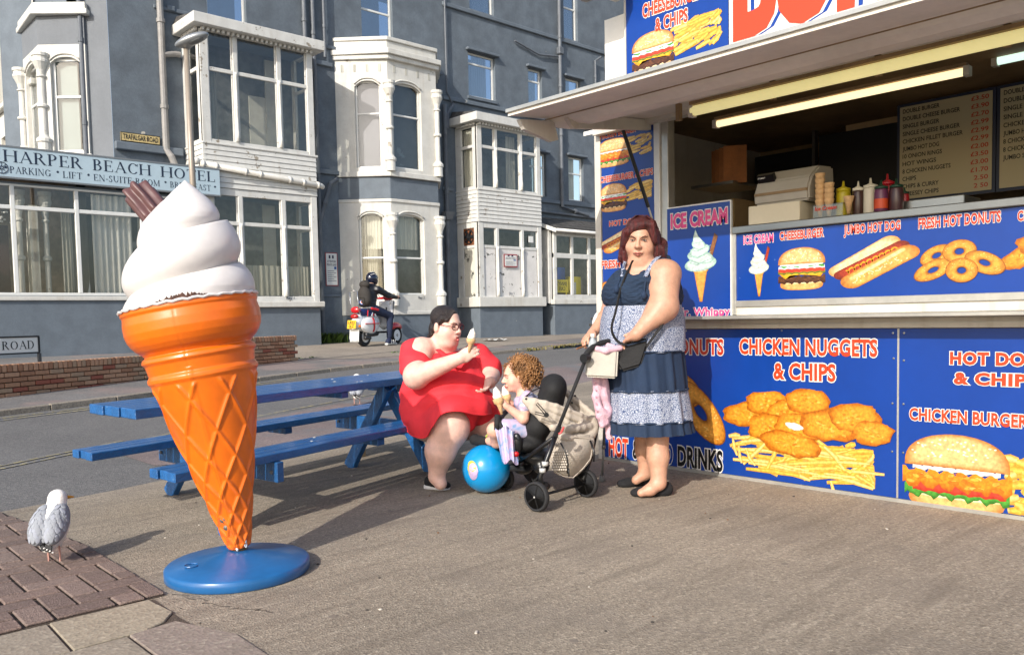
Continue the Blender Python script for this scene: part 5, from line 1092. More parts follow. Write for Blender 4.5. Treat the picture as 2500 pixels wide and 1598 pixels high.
slogan(KP, pB_, 'HOT DOG', rect(KP, 2320, 858, 889, 2540), bold=.05, space=1.1); slogan(KP, pB_, '& CHIPS', rect(KP, 2329, 907, 937, 2535), bold=.05, space=1.1); slogan(KP, pB_, 'CHICKEN BURGER', rect(KP, 2221, 994, 1024, 2512), bold=.035)
p = Pr(KP, *rect(KP, 2205, 1046, 1230, 2560)); d_fries(p, (.68, 1.0), (.1, .75), 40); d_burger(p, (0, .78), (0, 1), True); p.build('burger_picture', pB_)
screws = MB()
for a, b in ((-1.925, .80), (-1.87, .79), (-1.93, .55), (-1.87, .55), (-1.93, .28), (-1.87, .28), (-1.93, .94), (-1.87, .94), (-3.3, .955), (-2.6, .955), (-1.2, .955)): screws.lathe([(.006, 0), (.006, .002), (0, .003)], KP.pt(a, b, .001), (-1, 0, 0), 8)
tag(screws.build('screw_heads', M_STEEL, KI), kind='stuff')
# ---- roof sign
rs = kbox('roof_sign', M_BLUE, -3.785, -2.966, 2.5, 3.95, -.06, 0); kbox('roof_sign_face', M_WHT, -2.960, 2.9, 2.5, 3.95, -.06, 0, parent=rs)
kbox('roof_sign_side', M_CREAMW, -4.0, -3.79, 2.45, 3.19, -.30, -.02, parent=rs); kbox('sign_trim', M_CREAM, -3.80, -3.786, 2.5, 3.95, -.04, .006, parent=rs)
slogan(KP, rs, 'CHEESEBURGER', rect(KP, 1569, 12, 46, 1716)); slogan(KP, rs, '& CHIPS', rect(KP, 1600, 46, 79, 1680))
p = Pr(KP, *rect(KP, 1541, 92, 195, 1757)); d_fries(p, (.46, 1.0), (.25, .95), 60, False); d_burger(p, (0, .52), (0, 1)); p.build('burger_picture', rs)
R = (-2.93, -0.72, 2.765, 3.42); t = MB(); text_on(t, KP, 'BURGERS', R[0]+.045, R[1]+.045, R[2]+.0, R[3], .002, .05); t.build('lettering_shadow', M_BLUE, rs, merge=False, fixn=False)
t = MB(); text_on(t, KP, 'BURGERS', *R, .0045, .05); t.build('lettering', M_RED, rs, merge=False, fixn=False)
t = MB(); text_on(t, KP, 'BURGERS', R[0]+.02, R[1]+.02, R[2], R[3], .0032, .05); t.build('lettering_outline', M_WHT, rs, merge=False, fixn=False)
fl = MB(); fc = KP.pt(-3.86, 3.30, .30); fl.box(fc[0]-.10, fc[0]+.14, fc[1]-.20, fc[1]+.16, fc[2]-.02, fc[2]+.12); fl.build('floodlight', M_CREAM, KI, bevel=.015); fl = MB(); fl.box(fc[0]-.085, fc[0]+.125, fc[1]-.18, fc[1]+.14, fc[2]-.03, fc[2]-.021); fl.build('floodlight_glass', M_STEEL, KI)
fl = MB(); fl.bar(fc+[.12, 0, 0], (XV, fc[1], 3.3), .04, .04); fl.build('floodlight_arm', M_CREAM, KI)
# ---- raised hatch
HT = thing('hatch', 'raised white hatch projecting over the kiosk counter', 'canopy', (XV, 1, 2.42)) if False else None
aw = [(3.50, 2.285), (3.50, 2.312), (4.62, 2.42), (4.62, 2.40), (4.20, 2.37), (4.16, 2.33), (4.05, 2.282), (3.93, 2.275), (3.86, 2.292), (3.82, 2.315), (3.52, 2.290)]
q = MB(); q.prism([(x, 3.745, z) for x, z in aw], (0, -6.6, 0)); q.build('hatch', mat('hatch_panel', '#d6cfc2', .55, var=.08, vscale=3, wear=[(5, .70, hx('#8a7860'))]), KI, label='raised white hatch over the counter')
for xs_ in (3.79,): q = MB(); q.box(xs_, xs_+.004, -2.9, 3.74, 2.296, 2.302); q.build('hatch_seam', M_INTD, KI)
q = MB(); q.box(3.485, 3.51, -2.9, 3.75, 2.305, 2.325); q.build('hatch_edge', M_ALU, KI); q = MB(); q.box(3.49, 4.62, 3.715, 3.75, 2.313, 2.330)
q = MB(); q.box(3.505, 3.52, -2.9, 3.74, 2.312, 2.318)
ck = [(3.56, 2.27), (3.60, 2.215), (3.84, 2.17), (3.90, 2.19), (3.86, 2.30)]
q = MB(); q.prism([(x, 3.735, z) for x, z in ck], (0, -.03, 0)); q.build('hatch_cheek', M_CREAM, KI)
ck = [(3.84, 2.292), (3.90, 2.237), (4.68, 2.335), (4.68, 2.40), (4.2, 2.36)]; q = MB(); q.prism([(x, 3.60, z) for x, z in ck], (0, -.03, 0)); q.build('hatch_cheek', M_CREAM, KI)
q = MB(); q.box(4.62, 4.70, -2.9, 4.05, 2.37, 2.50); q.build('hinge_rail', M_CREAM, KI)
for yy in (3.15, 2.5, 1.9, 1.3): q = MB(); q.box(4.40, 4.43, yy-.015, yy+.015, 2.28, 2.40); q.build('bracket', M_INTD, KI)
q = MB(); q.tube([aty(1521, 318, 3.62)+np.array([0, 0, 0]), atx(1583, 506, 4.62)], .013, 8); q.build('gas_strut', M_BLK, KI); q = MB(); q.tube([atx(1583, 506, 4.62), atx(1600, 560, 4.67)], .007, 6); q.build('strut_rod', M_ALU, KI)
# ---- strip lights
M_TUBE = mat('lit_tube', '#fff3c8', .4, emit=((1.0, .80, .46), 0.85)); M_TUBE2 = mat('dirty_lit_tube', '#f1e6a0', .5, emit=((.92, .80, .36), 0.36), var=.1, vscale=6); M_TUBE3 = mat('cool_lit_tube', '#e8fff2', .4, emit=((.72, 1.0, .85), .7))
def lightbar(label, pa_, pb_, r, m_, xx):
    t = thing('strip_light', label, 'light', tuple((np.array(pa_)+np.array(pb_))/2)); q = MB(); q.tube([pa_, pb_], r, 10); q.build('tube', m_, t, smooth=True); up = np.array([0, 0, r+.012]); q = MB(); q.bar(np.array(pa_)+up, np.array(pb_)+up, r*2.2, .02); q.build('housing', M_INTD, t)
    for e in (pa_, pb_): q = MB(); q.obox(np.array(e), (.05, .03, r*2.4)); q.build('end_cap', M_CREAM, t)
a_, b_2 = atx(1690, 272, 4.35), atx(2560, 66, 4.35); b_2[2] = a_[2]; lightbar('long yellowed strip light under the hatch edge', a_, b_2, .030, M_TUBE2, 0)
a_, b_2 = atx(1748, 304, 4.95), atx(2362, 172, 4.95); b_2[2] = a_[2]; lightbar('bright warm strip light just inside the kiosk', a_, b_2, .022, M_TUBE, 0)
a_, b_2 = atx(2430, 150, 5.4), atx(2620, 110, 5.4); b_2[2] = a_[2]; lightbar('short cool white strip light at the right edge', a_, b_2, .025, M_TUBE3, 0)
# ---- interior
XM = 5.95; MP = Plane((XM, 0, 0), (0, -1, 0), (0, 0, 1), (-1, 0, 0))
a0, b1 = MP.hit(2198, 264); a1, _ = MP.hit(2424, 228); b0 = MP.hit(2213, 486)[1]
def menu(label, a0, a1, lines):
    mm = thing('menu_board', label, 'menu', tuple(MP.pt(a0, b0))); kbox('frame', mat('menu_frame', '#15223f', .5), a0-.02, a1+.02, b0-.02, b1+.02, -.02, 0, 0, mm, MP); kbox('board', mat('menu_cream', '#b3a788', .6), a0, a1, b0, b1, .0, .004, 0, mm, MP)
    t = MB(); t2 = MB(); n = 12; hh = (b1-b0)/(n+.3)
    for i, (s1, s2) in enumerate(lines):
        z = b1-hh*(i+1); w = len(s1)*.0190*(a1-a0)/.6
        t = MB(); t2 = MB(); text_on(t, MP, s1, a0+.02, a0+.02+w, z+.006, z+hh*.68, .006, .02)
        if s2: text_on(t2, MP, s2, a1-.02-.021*len(s2), a1-.02, z+.006, z+hh*.68, .006, .02)
        t.build('lettering', M_BLK, mm, merge=False)
        if t2.v: t2.build('prices', M_DRED, mm, merge=False)
menu('left menu board listing burgers and prices from £3.50', a0, a1, [('DOUBLE BURGER', '£3.50'), ('DOUBLE CHEESE BURGER', '£3.90'), ('SINGLE BURGER', '£2.70'), ('SINGLE CHEESE BURGER', '£2.99'), ('CHICKEN FILLET BURGER', '£2.99'), ('JUMBO HOT DOG', '£2.99'), ('10 ONION RINGS', '£2.00'), ('   HOT WINGS', '£3.50'), ('8 CHICKEN NUGGETS', '£3.00'), ('CHIPS', '£1.70'), ('CHIPS & CURRY', '2.50'), ('CHEESEY CHIPS', '2 50')])
menu('right menu board cut by the edge, beginning DOUBLE BURGER', a1+.045, a1+.045+(a1-a0), [('DOUBLE BURGER', ''), ('DOUBLE CHEESE BURGER', ''), ('SINGLE BURGER', ''), ('SINGLE CHEESE BURGER', ''), ('CHICKEN FILLET BURGER', ''), ('JUMBO HOT DOG', ''), ('8 CHICKEN WINGS', ''), ('8 CHICKEN NUGGETS', ''), ('JUMBO SAUSAGE', '')])
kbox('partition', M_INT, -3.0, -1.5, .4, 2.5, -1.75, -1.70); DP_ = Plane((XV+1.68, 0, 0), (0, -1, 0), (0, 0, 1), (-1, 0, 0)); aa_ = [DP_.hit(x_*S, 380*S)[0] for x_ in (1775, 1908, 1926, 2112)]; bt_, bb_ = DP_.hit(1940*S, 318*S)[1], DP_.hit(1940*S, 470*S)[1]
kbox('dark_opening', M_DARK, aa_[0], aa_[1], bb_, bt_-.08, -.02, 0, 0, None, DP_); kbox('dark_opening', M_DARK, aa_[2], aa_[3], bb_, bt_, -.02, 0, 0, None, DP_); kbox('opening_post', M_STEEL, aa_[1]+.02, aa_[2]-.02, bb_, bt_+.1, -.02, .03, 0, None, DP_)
kbox('fridge', M_INT, -3.95, -3.55, .4, 1.95, -1.6, -1.0); kbox('tall_unit', M_INTD, -3.4, -3.0, .4, 1.85, -1.9, -1.2); kbox('wall_shelf', M_STEEL, -3.60, -3.25, 1.98, 2.0, -.9, -.5)
kbox('work_top', M_STEEL, -3.4, -3.0, 1.38, 1.42, -1.0, -.3)
bag = MB(); 
for i in range(4): bag.obox(KP.pt(-3.42+.05*i, 2.12, -.62+.02*i), (.012, .16, .26), rotz(.2*i))
tag(bag.build('paper_bags', mat('brown_paper', '#86552f', .9, var=.2)), 'brown paper bags standing on the shelf inside the kiosk', 'bag')
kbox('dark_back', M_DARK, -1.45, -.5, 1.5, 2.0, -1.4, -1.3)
# till on its box
till = thing('cash_register', 'grey cash register with black SHARP display on a cream box', 'till', tuple(KP.pt(-2.72, 1.615, -.2)))
TB = KP.hit(1830, 545)[0]
q = MB(); f = lambda a, b, d: KP.pt(a, b, d); a0t, a1t = KP.hit(1842, 470)[0]-.02, KP.hit(1985, 470)[0]-.04
prof = [(-.03, 1.735), (-.02, 1.80), (-.06, 1.88), (-.16, 1.95), (-.34, 1.96), (-.36, 1.735)]
q.prism([f(a0t, b, d) for d, b in prof], KP.u*(a1t-a0t)); q.build('body', mat('till_grey', '#a29c90', .5, var=.04), till, bevel=.012, bseg=2)
q = MB(); q.prism([f(a0t+.01, b, d) for d, b in ((-.015, 1.79), (-.012, 1.805), (-.035, 1.805), (-.035, 1.79))], KP.u*(a1t-a0t-.02)); q.build('drawer_line', M_INTD, till)
q = MB(); q.obox(f(a0t+.07, 1.90, -.06), (.03, .11, .055), frame((-.5, 0, .8), (.8, 0, .5))); q.build('display', M_BLK, till)
dp = Plane(f(a0t+.07, 1.90, -.02), (0, -1, 0), (.45, 0, .89), (-.89, 0, .45)); t = MB(); text_on(t, dp, 'SHARP', -.03, .02, -.018, -.006, .012, .02); t.build('lettering', M_UPVC, till)
tag(kbox('box', mat('cream_box', '#cfc6ae', .7, var=.03), a0t-.03, a1t-.05, 1.6155, 1.732, -.30, -.01, .004, till))
# sauces, cones
def stand(px, X_, zb=1.6155): a = atx(px, 520, X_); return np.array([X_, a[1], zb])
def bottle(label, px, h, r, mt, cap, X_=4.80, grp='sauce bottles on the counter', lab=None):
    h *= 1.17; r *= 1.24
    o = stand(px, X_); b = thing('sauce_bottle', label, 'bottle', tuple(o), grp)
    q = MB(); q.lathe([(r*.9, 0), (r, .01), (r, h*.62), (r*.93, h*.68), (r*.93, h*.72)], o, n=16); q.build('body', mt, b, smooth=True)
    q = MB(); q.lathe([(r*.98, h*.72), (r*.98, h*.80), (r*.5, h*.83), (r*.22, h*.86), (r*.12, h), (0, h)], o, n=14); q.build('cap', cap, b, smooth=True)
    if lab: q = MB(); q.lathe([(r*1.02, h*.12), (r*1.02, h*.42)], o, n=16); q.f = q.f[:16]; q.m = q.m[:16]; q.build('label', lab, b, smooth=True)
    return b
my = mat('mustard_plastic', '#b9a81c', .4); mb_ = mat('brown_sauce', '#3a221a', .3); mw = mat('mayo_plastic', '#cfc8b4', .4); mr = mat('ketchup_plastic', '#9c1420', .35); mp_ = mat('topping_purple', '#5f2a4a', .35); mbr = mat('syrup_brown', '#43282a', .3); mg = mat('dark_green_cap', '#123828', .4); mo = mat('orange_label', '#c4471c', .5)
bottle('fat yellow mustard bottle behind the ice cream cone holder', 2059, .185, .034, my, my, 4.84); bottle('slim brown sauce bottle with white top', 2095, .17, .026, mb_, mw, 4.80); bottle('cream mayonnaise bottle with pointed white top', 2125, .18, .032, mw, mw, 4.82)
bottle('purple topping bottle with orange label and green top', 2151, .155, .030, mp_, mg, 4.76, lab=mo); bottle('tall red ketchup bottle at the back of the sauces', 2166, .20, .032, mr, mr, 4.90); bottle('dark syrup bottle with green top at the right end of the sauces', 2188, .155, .030, mbr, mg, 4.78)
bottle('small red bottle half hidden behind the dark syrup bottle', 2208, .12, .02, mr, mg, 4.86)
hold = thing('cone_holder', 'clear plastic cone holder reading Ice Cream in red', 'holder', tuple(stand(2030, 4.76))); o = ORG[hold.name]
q = MB(); q.box(o[0]-.035, o[0]+.035, o[1]-.085, o[1]+.095, o[2], o[2]+.006); q.box(o[0]-.038, o[0]-.034, o[1]-.085, o[1]+.095, o[2]+.006, o[2]+.075); q.box(o[0]-.035, o[0]+.035, o[1]-.085, o[1]+.095, o[2]+.075, o[2]+.079); q.build('clear_box', glass_mat('clear_plastic', .08, (.93, .93, .9)), hold)
t = MB(); text_on(t, Plane((o[0]-.039, o[1], o[2]), (0, -1, 0), (0, 0, 1), (-1, 0, 0)), 'Ice Cream', -.085, .05, .045, .068, .001, .03, shear=.2); t.build('lettering', M_RED, hold)
M_WAF = mat('pale_wafer', '#cfa878', .8, var=.12, vscale=30, bump=.4, bscale=200)
def wafer(o, s=1.0, parent=None, name='cone_stack'):
    q = MB(); s *= 1.28; q.lathe([(.008*s, 0), (.016*s, .05*s), (.019*s, .055*s), (.024*s, .078*s), (.020*s, .079*s), (.017*s, .06*s)], o, n=14); return q
for px, n, lb in ((2002, 6, 'taller stack of six wafer cones left of the holder'), (2024, 4, 'shorter stack of wafer cones above the Ice Cream lettering'), (2072, 1, 'single empty wafer cone at the right of the holder')):
    o = stand(px, 4.755, 1.62); st = thing('wafer_cone', lb, 'cones', tuple(o), 'wafer cones on the counter')
    for i in range(n): wafer(o+ZH*.031*i+ZH*.008).build('cone', M_WAF, st, smooth=True)
tag(kbox('steel_tray', M_STEEL, -1.95, -1.55, 1.62, 1.69, -.35, -.12, .004, None), 'low steel tray on the counter below the menu', 'tray') if False else None
kbox('counter_unit', M_STEEL, -1.96, -1.62, 1.62, 1.675, -.40, -.14, .004)
# ================================================================ PICNIC TABLE
M_TB = mat('blue_gloss_paint', '#1f5a94', 0.36, var=.16, vscale=4, bump=.5, bscale=22, stretch=(1, 4, 4), coat=.2, wear=[(9, .67, hx('#7f97aa')), (5, .70, hx('#4a4a44'))])
M_RAW = mat('raw_timber', '#9d8a6c', .8, var=.15)
TBo = np.array([1.45, 3.85, 0]); TU = np.array([math.cos(math.radians(17.5)), math.sin(math.radians(17.5)), 0]); TV = np.array([math.cos(math.radians(97)), math.sin(math.radians(97)), 0])
tp = lambda u, v, z: TBo+TU*u+TV*v+ZH*z
PT = thing('picnic_table', 'long blue painted timber picnic table with fixed benches', 'picnic table', tuple(tp(1.4, .6, 0)))
def tbox(name, u0, u1, v0, v1, z0, z1, mt=None, bevel=.004, parent=None):
    q = MB(); q.hexa([tp(u0, v0, z0), tp(u1, v0, z0), tp(u1, v1, z0), tp(u0, v1, z0), tp(u0, v0, z1), tp(u1, v0, z1), tp(u1, v1, z1), tp(u0, v1, z1)]); return q.build(name, mt or M_TB, parent or PT, bevel=bevel)
for i in range(3): tbox('seat_plank', 0.0+.01*(i % 2), 2.72, .0+.084*i, .076+.084*i, .335, .380)
for i in range(3): tbox('seat_plank', .05+.01*(i % 2), 3.04, .975+.084*i, 1.051+.084*i, .335, .380)
for i in range(6): tbox('top_plank', -.01+.008*(i % 2), 2.95, .34+.088*i, .421+.088*i, .610, .660)
for u in (.62, 1.5, 2.25):
    tbox('cross_beam' if u != 1.5 else 'batten', u, u+.07, .36, .84, .54 if u != 1.5 else .57, .608)
    if u == 1.5: tbox('batten', u, u+.07, .02, .23, .29, .333); tbox('batten', u, u+.07, .99, 1.2, .29, .333)
    else: tbox('cross_beam', u, u+.05, -.02, 1.24, .225, .333)
def leg(a, b, w=.10, t=.045): q = MB(); q.bar(a, b, t, w, up=TV); q.build('leg', M_TB, PT, bevel=.004)
leg(tp(.45, .50, .60), tp(.34, .06, 0.0)); leg(tp(.69, .70, .60), tp(.69, 1.24, 0.0))
leg(tp(2.12, .50, .60), tp(2.19, .12, 0.0)); leg(tp(2.03, .42, .60), tp(1.98, .80, 0.0))
bl_ = MB()
for u, v in ((.645, .02), (.645, 1.2), (2.275, .02), (2.275, 1.2)): bl_.lathe([(.011, 0), (.011, .006), (.004, .008)], tp(u-.03, v, .28), -TU, n=8)
for i in range(3):
    for u in (.65, 1.53, 2.28):
        for v0 in (.038, 1.013): bl_.lathe([(.006, 0), (.006, .0012)], tp(u, v0+.084*i, .380), n=8)
for i in range(6):
    for u in (.65, 1.53, 2.28): bl_.lathe([(.006, 0), (.006, .0012)], tp(u, .38+.088*i, .660), n=8)
tag(bl_.build('bolt_heads', M_PIPEG, PT), kind='stuff'); random.seed(12); bl_ = MB()
for _ in range(9): r_ = random.uniform(.006, .014); bl_.lathe([(r_, 0), (r_*.6, .002), (0, .0025)], tp(random.uniform(.2, 2.6), random.choice((.05, .13, .22, .4, .58, .75)), 0)+ZH*.0)
for k_, v_ in enumerate(list(bl_.v)): p_ = np.array(v_); w_ = (p_-TBo)@np.array([TU[1], -TU[0], 0])*-1; bl_.v[k_] = (p_[0], p_[1], p_[2]+(.380 if w_ < .27 else .660)+.0005)
tag(bl_.build('droppings', M_WHITE, PT), kind='stuff')
tbox('post', 2.3, 2.37, 1.0, 1.06, 0, .225, M_RAW)
# ================================================================ GIANT ICE CREAM
CN = thing('giant_ice_cream_cone', 'leaning giant fibreglass ice cream cone, orange with white swirl, on a blue disc', 'cone statue', (1.53, 3.39, 0))
M_DISC = mat('blue_disc_paint', '#1e5c94', .32, var=.12, vscale=4, coat=.2, wear=[(25, .72, hx('#6d93b5'))], streak=None)
M_OR = mat('orange_gloss', '#d9660a', .36, var=.09, vscale=4, coat=.18, bump=.08, bscale=20, wear=[(30, .74, hx('#b9a28a'))])
M_SW = mat('white_gloss_swirl', '#cfcac7', .38, var=.05, vscale=5, coat=.12, wear=[(40, .76, hx('#8a7d74'))])
M_FLK = mat('chocolate_flake_paint', '#5e4140', .45, var=.12, vscale=9, wear=[(20, .72, hx('#b9a39a'))]); M_CHIP = mat('bare_brown_fibre', '#4a3026', .8, var=.3, vscale=30, bump=.5)
q = MB(); q.lathe([(.0, 0), (.292, 0), (.298, .006), (.298, .042), (.290, .050), (.16, .066), (.075, .088), (.05, .094), (0, .095)], (1.53, 3.39, 0), n=96); q.build('base', M_DISC, CN, smooth=False)
bo_ = CN.children[0]; bo_.data.polygons.foreach_set('use_smooth', [True]*len(bo_.data.polygons))
q = MB(); q.lathe([(.03, 0), (.034, .02), (.032, .06)], (1.545, 3.405, .085), n=16); q.build('foot_pin', mat('old_brass', '#7d6238', .5, metal=.4, var=.3, vscale=30), CN)
q = MB(); q.tube([np.array([1.34, 3.42, .066])+np.array([math.cos(t), math.sin(t), 0])*.028 for t in np.linspace(0, 5.4, 14)], .003, 6); q.build('recessed_ring', M_DISC, CN)
c0 = np.array([1.545, 3.405, .105]); ctop = P(388, 432, 3.50); AXV = (ctop-c0)/np.linalg.norm(ctop-c0); HT_ = np.linalg.norm(ctop-c0); prs = .945; CR = frame(AXV, -FH)   # angle 0 faces the viewer side
prof = [(0, .043), (.24, .098), (.47, .152), (.71, .205), (.785, .222), (.80, .232), (.815, .232), (.83, .222), (.875, .230), (.89, .241), (.905, .236), (.915, .222), (.93, .232), (.945, .250), (.965, .266), (.99, .279), (1.02, .286), (1.06, .286), (1.095, .280), (1.105, .286), (1.12, .285), (1.125, .29), (1.115, .25)]
prof = [(a*prs, b*.97) for a, b in prof]
n = 300; m_ = 330; rows = []
ts = np.concatenate([np.linspace(0, 1.12*prs, m_), [1.122*prs, 1.118*prs]]); 
pt_, pr_ = np.array([a for a, b in prof[:-2]]), np.array([b for a, b in prof[:-2]])
for i, t in enumerate(ts):
    r = float(np.interp(t, pt_, pr_)); r = r if i < m_ else (.275 if i == m_ else .24); row = []
    for j in range(n+1):
        th = 2*math.pi*j/n; d = 0.0
        if t < .79*prs:
            qv = math.log(max(r, .03))/.36; fade = min(1, max(0, (.785*prs-t)/.02))*min(1, t/.02+.3)
            for sg in (1, -1):
                x = (8*th/(2*math.pi)+sg*qv+.5) % 1.0; dist = min(x, 1-x)*(2*math.pi*r/8)*.8; d = max(d, .0085*math.exp(-(dist/.0075)**2)*fade)
        if t < 1.1:
            ds = abs(((th-.12+math.pi) % (2*math.pi))-math.pi)*r; d += -.0022*math.exp(-(ds/.0022)**2)+(.004*math.exp(-(ds/.010)**2) if t < .8 else 0)
        row.append(c0+CR@np.array([(r+d)*math.cos(th), (r+d)*math.sin(th), t]))
    rows.append(row)
q = MB(); q.sheet(rows); q.build('cone', M_OR, CN, smooth=True)
envt = [0, .10, .25, .40, .55, .70, .82, .92, 1.0]; envr = [.272, .276, .262, .240, .210, .165, .105, .050, .0]
n = 240; rows = []; h0 = 1.10*prs; HS = HT_-h0
for i in range(221):
    tt = i/220; row = []
    for j in range(n+1):
        th = 2*math.pi*j/n; ph = tt*2.9-(th-.3)/(2*math.pi)+.35; f = ph-math.floor(ph); tc = max(0, min(1, tt+(0.5-f)/2.9*.35)); R0 = float(np.interp(tc, envt, envr))
        b = (1-abs(2*f-1)**2.2); lim = float(np.interp(tt, envt, envr))
        am = .042*min(1, (1-tt)*1.6)*min(1, tt/.1+.25); r = R0-am*(1-b)
        w_ = min(1, max(0, (tt-.62)/.25)); r = r*(1-w_)+lim*w_
        r = max(r, 0) if tt < 1 else 0
        if tt < .05: r = max(r, .268)
        off = np.array([0, .085, 0])*tt**1.5
        row.append(c0+CR@(np.array([r*math.cos(th), r*math.sin(th), h0+tt*HS])+off))
    rows.append(row)
q = MB(); q.sheet(rows); q.build('swirl', M_SW, CN, smooth=True)
fa, fb = P(380, 515, 3.58), P(326, 452, 3.62); dd = (fb-fa)/np.linalg.norm(fb-fa); Rf = frame(dd, FH); rows = []
for i in range(13):
    t = i/12; rows.append([fa+dd*t*np.linalg.norm(fb-fa)*(1.0)+Rf@np.array([(.064+.012*math.cos(7*a)+.004*math.sin(t*9))*math.cos(a)*1.15, (.055+.012*math.cos(7*a))*math.sin(a), 0]) for a in np.linspace(0, 2*math.pi, 57)])
rows.append([fb+dd*.004]*57); rows.insert(0, [fa]*57); q = MB(); q.sheet(rows); q.build('flake', M_FLK, CN, smooth=True)
random.seed(8)
def chip(th0, th1, amp, z0, mt, nm):
    ths = np.linspace(th0, th1, 60); lo, hi = [], []
    for i, th in enumerate(ths):
        e = math.sin(math.pi*i/59); a = amp*e*(.5+.6*random.random()); r = .280; lo.append(c0+CR@np.array([(r+.001)*math.cos(th), (r+.001)*math.sin(th), z0])); hi.append(c0+CR@np.array([(.279)*math.cos(th), (.279)*math.sin(th), z0+a]))
    q = MB(); q.sheet([lo, hi]); q.build(nm, mt, CN)
chip(-.25, .75, .030, 1.122*prs, M_CHIP, 'chipped_paint'); chip(-1.5, -.3, .010, 1.122*prs, M_CHIP, 'chipped_paint')
q = MB(); q.tube([c0+CR@np.array([.279*math.cos(t), .279*math.sin(t), 1.126*prs+.003*math.sin(t*31)]) for t in np.linspace(0, 2*math.pi, 91)[:-1]], .006, 6, closed=True); q.build('cracked_seam', M_SW, CN)
for a_, z_ in ((-.25, .14), (-.2, .105)):
    q = MB(); c = c0+CR@np.array([(.043+.22*z_+.004)*math.cos(a_), (.043+.22*z_+.004)*math.sin(a_), z_]); q.lathe([(.009, 0), (.011, .004), (0, .006)], c, -FH, n=10); q.build('bolt', mat('dull_steel', '#6b6a66', .4, metal=.7), CN)
M_PUT = mat('white_putty', '#cfd2d6', .7)
for a_ in (-.35, .55): q = MB(); 
for a_ in (.15, .95):
    q = MB(); [q.ball(c0+CR@np.array([(.046)*math.cos(a_+random.uniform(-.15, .15)), .046*math.sin(a_+random.uniform(-.15, .15)), random.uniform(.0, .035)]), (.006, .006, .012), 6, 5) for _ in range(6)]; tag(q.build('filler', M_PUT, CN, smooth=True), kind='stuff')
from mathutils.bvhtree import BVHTree
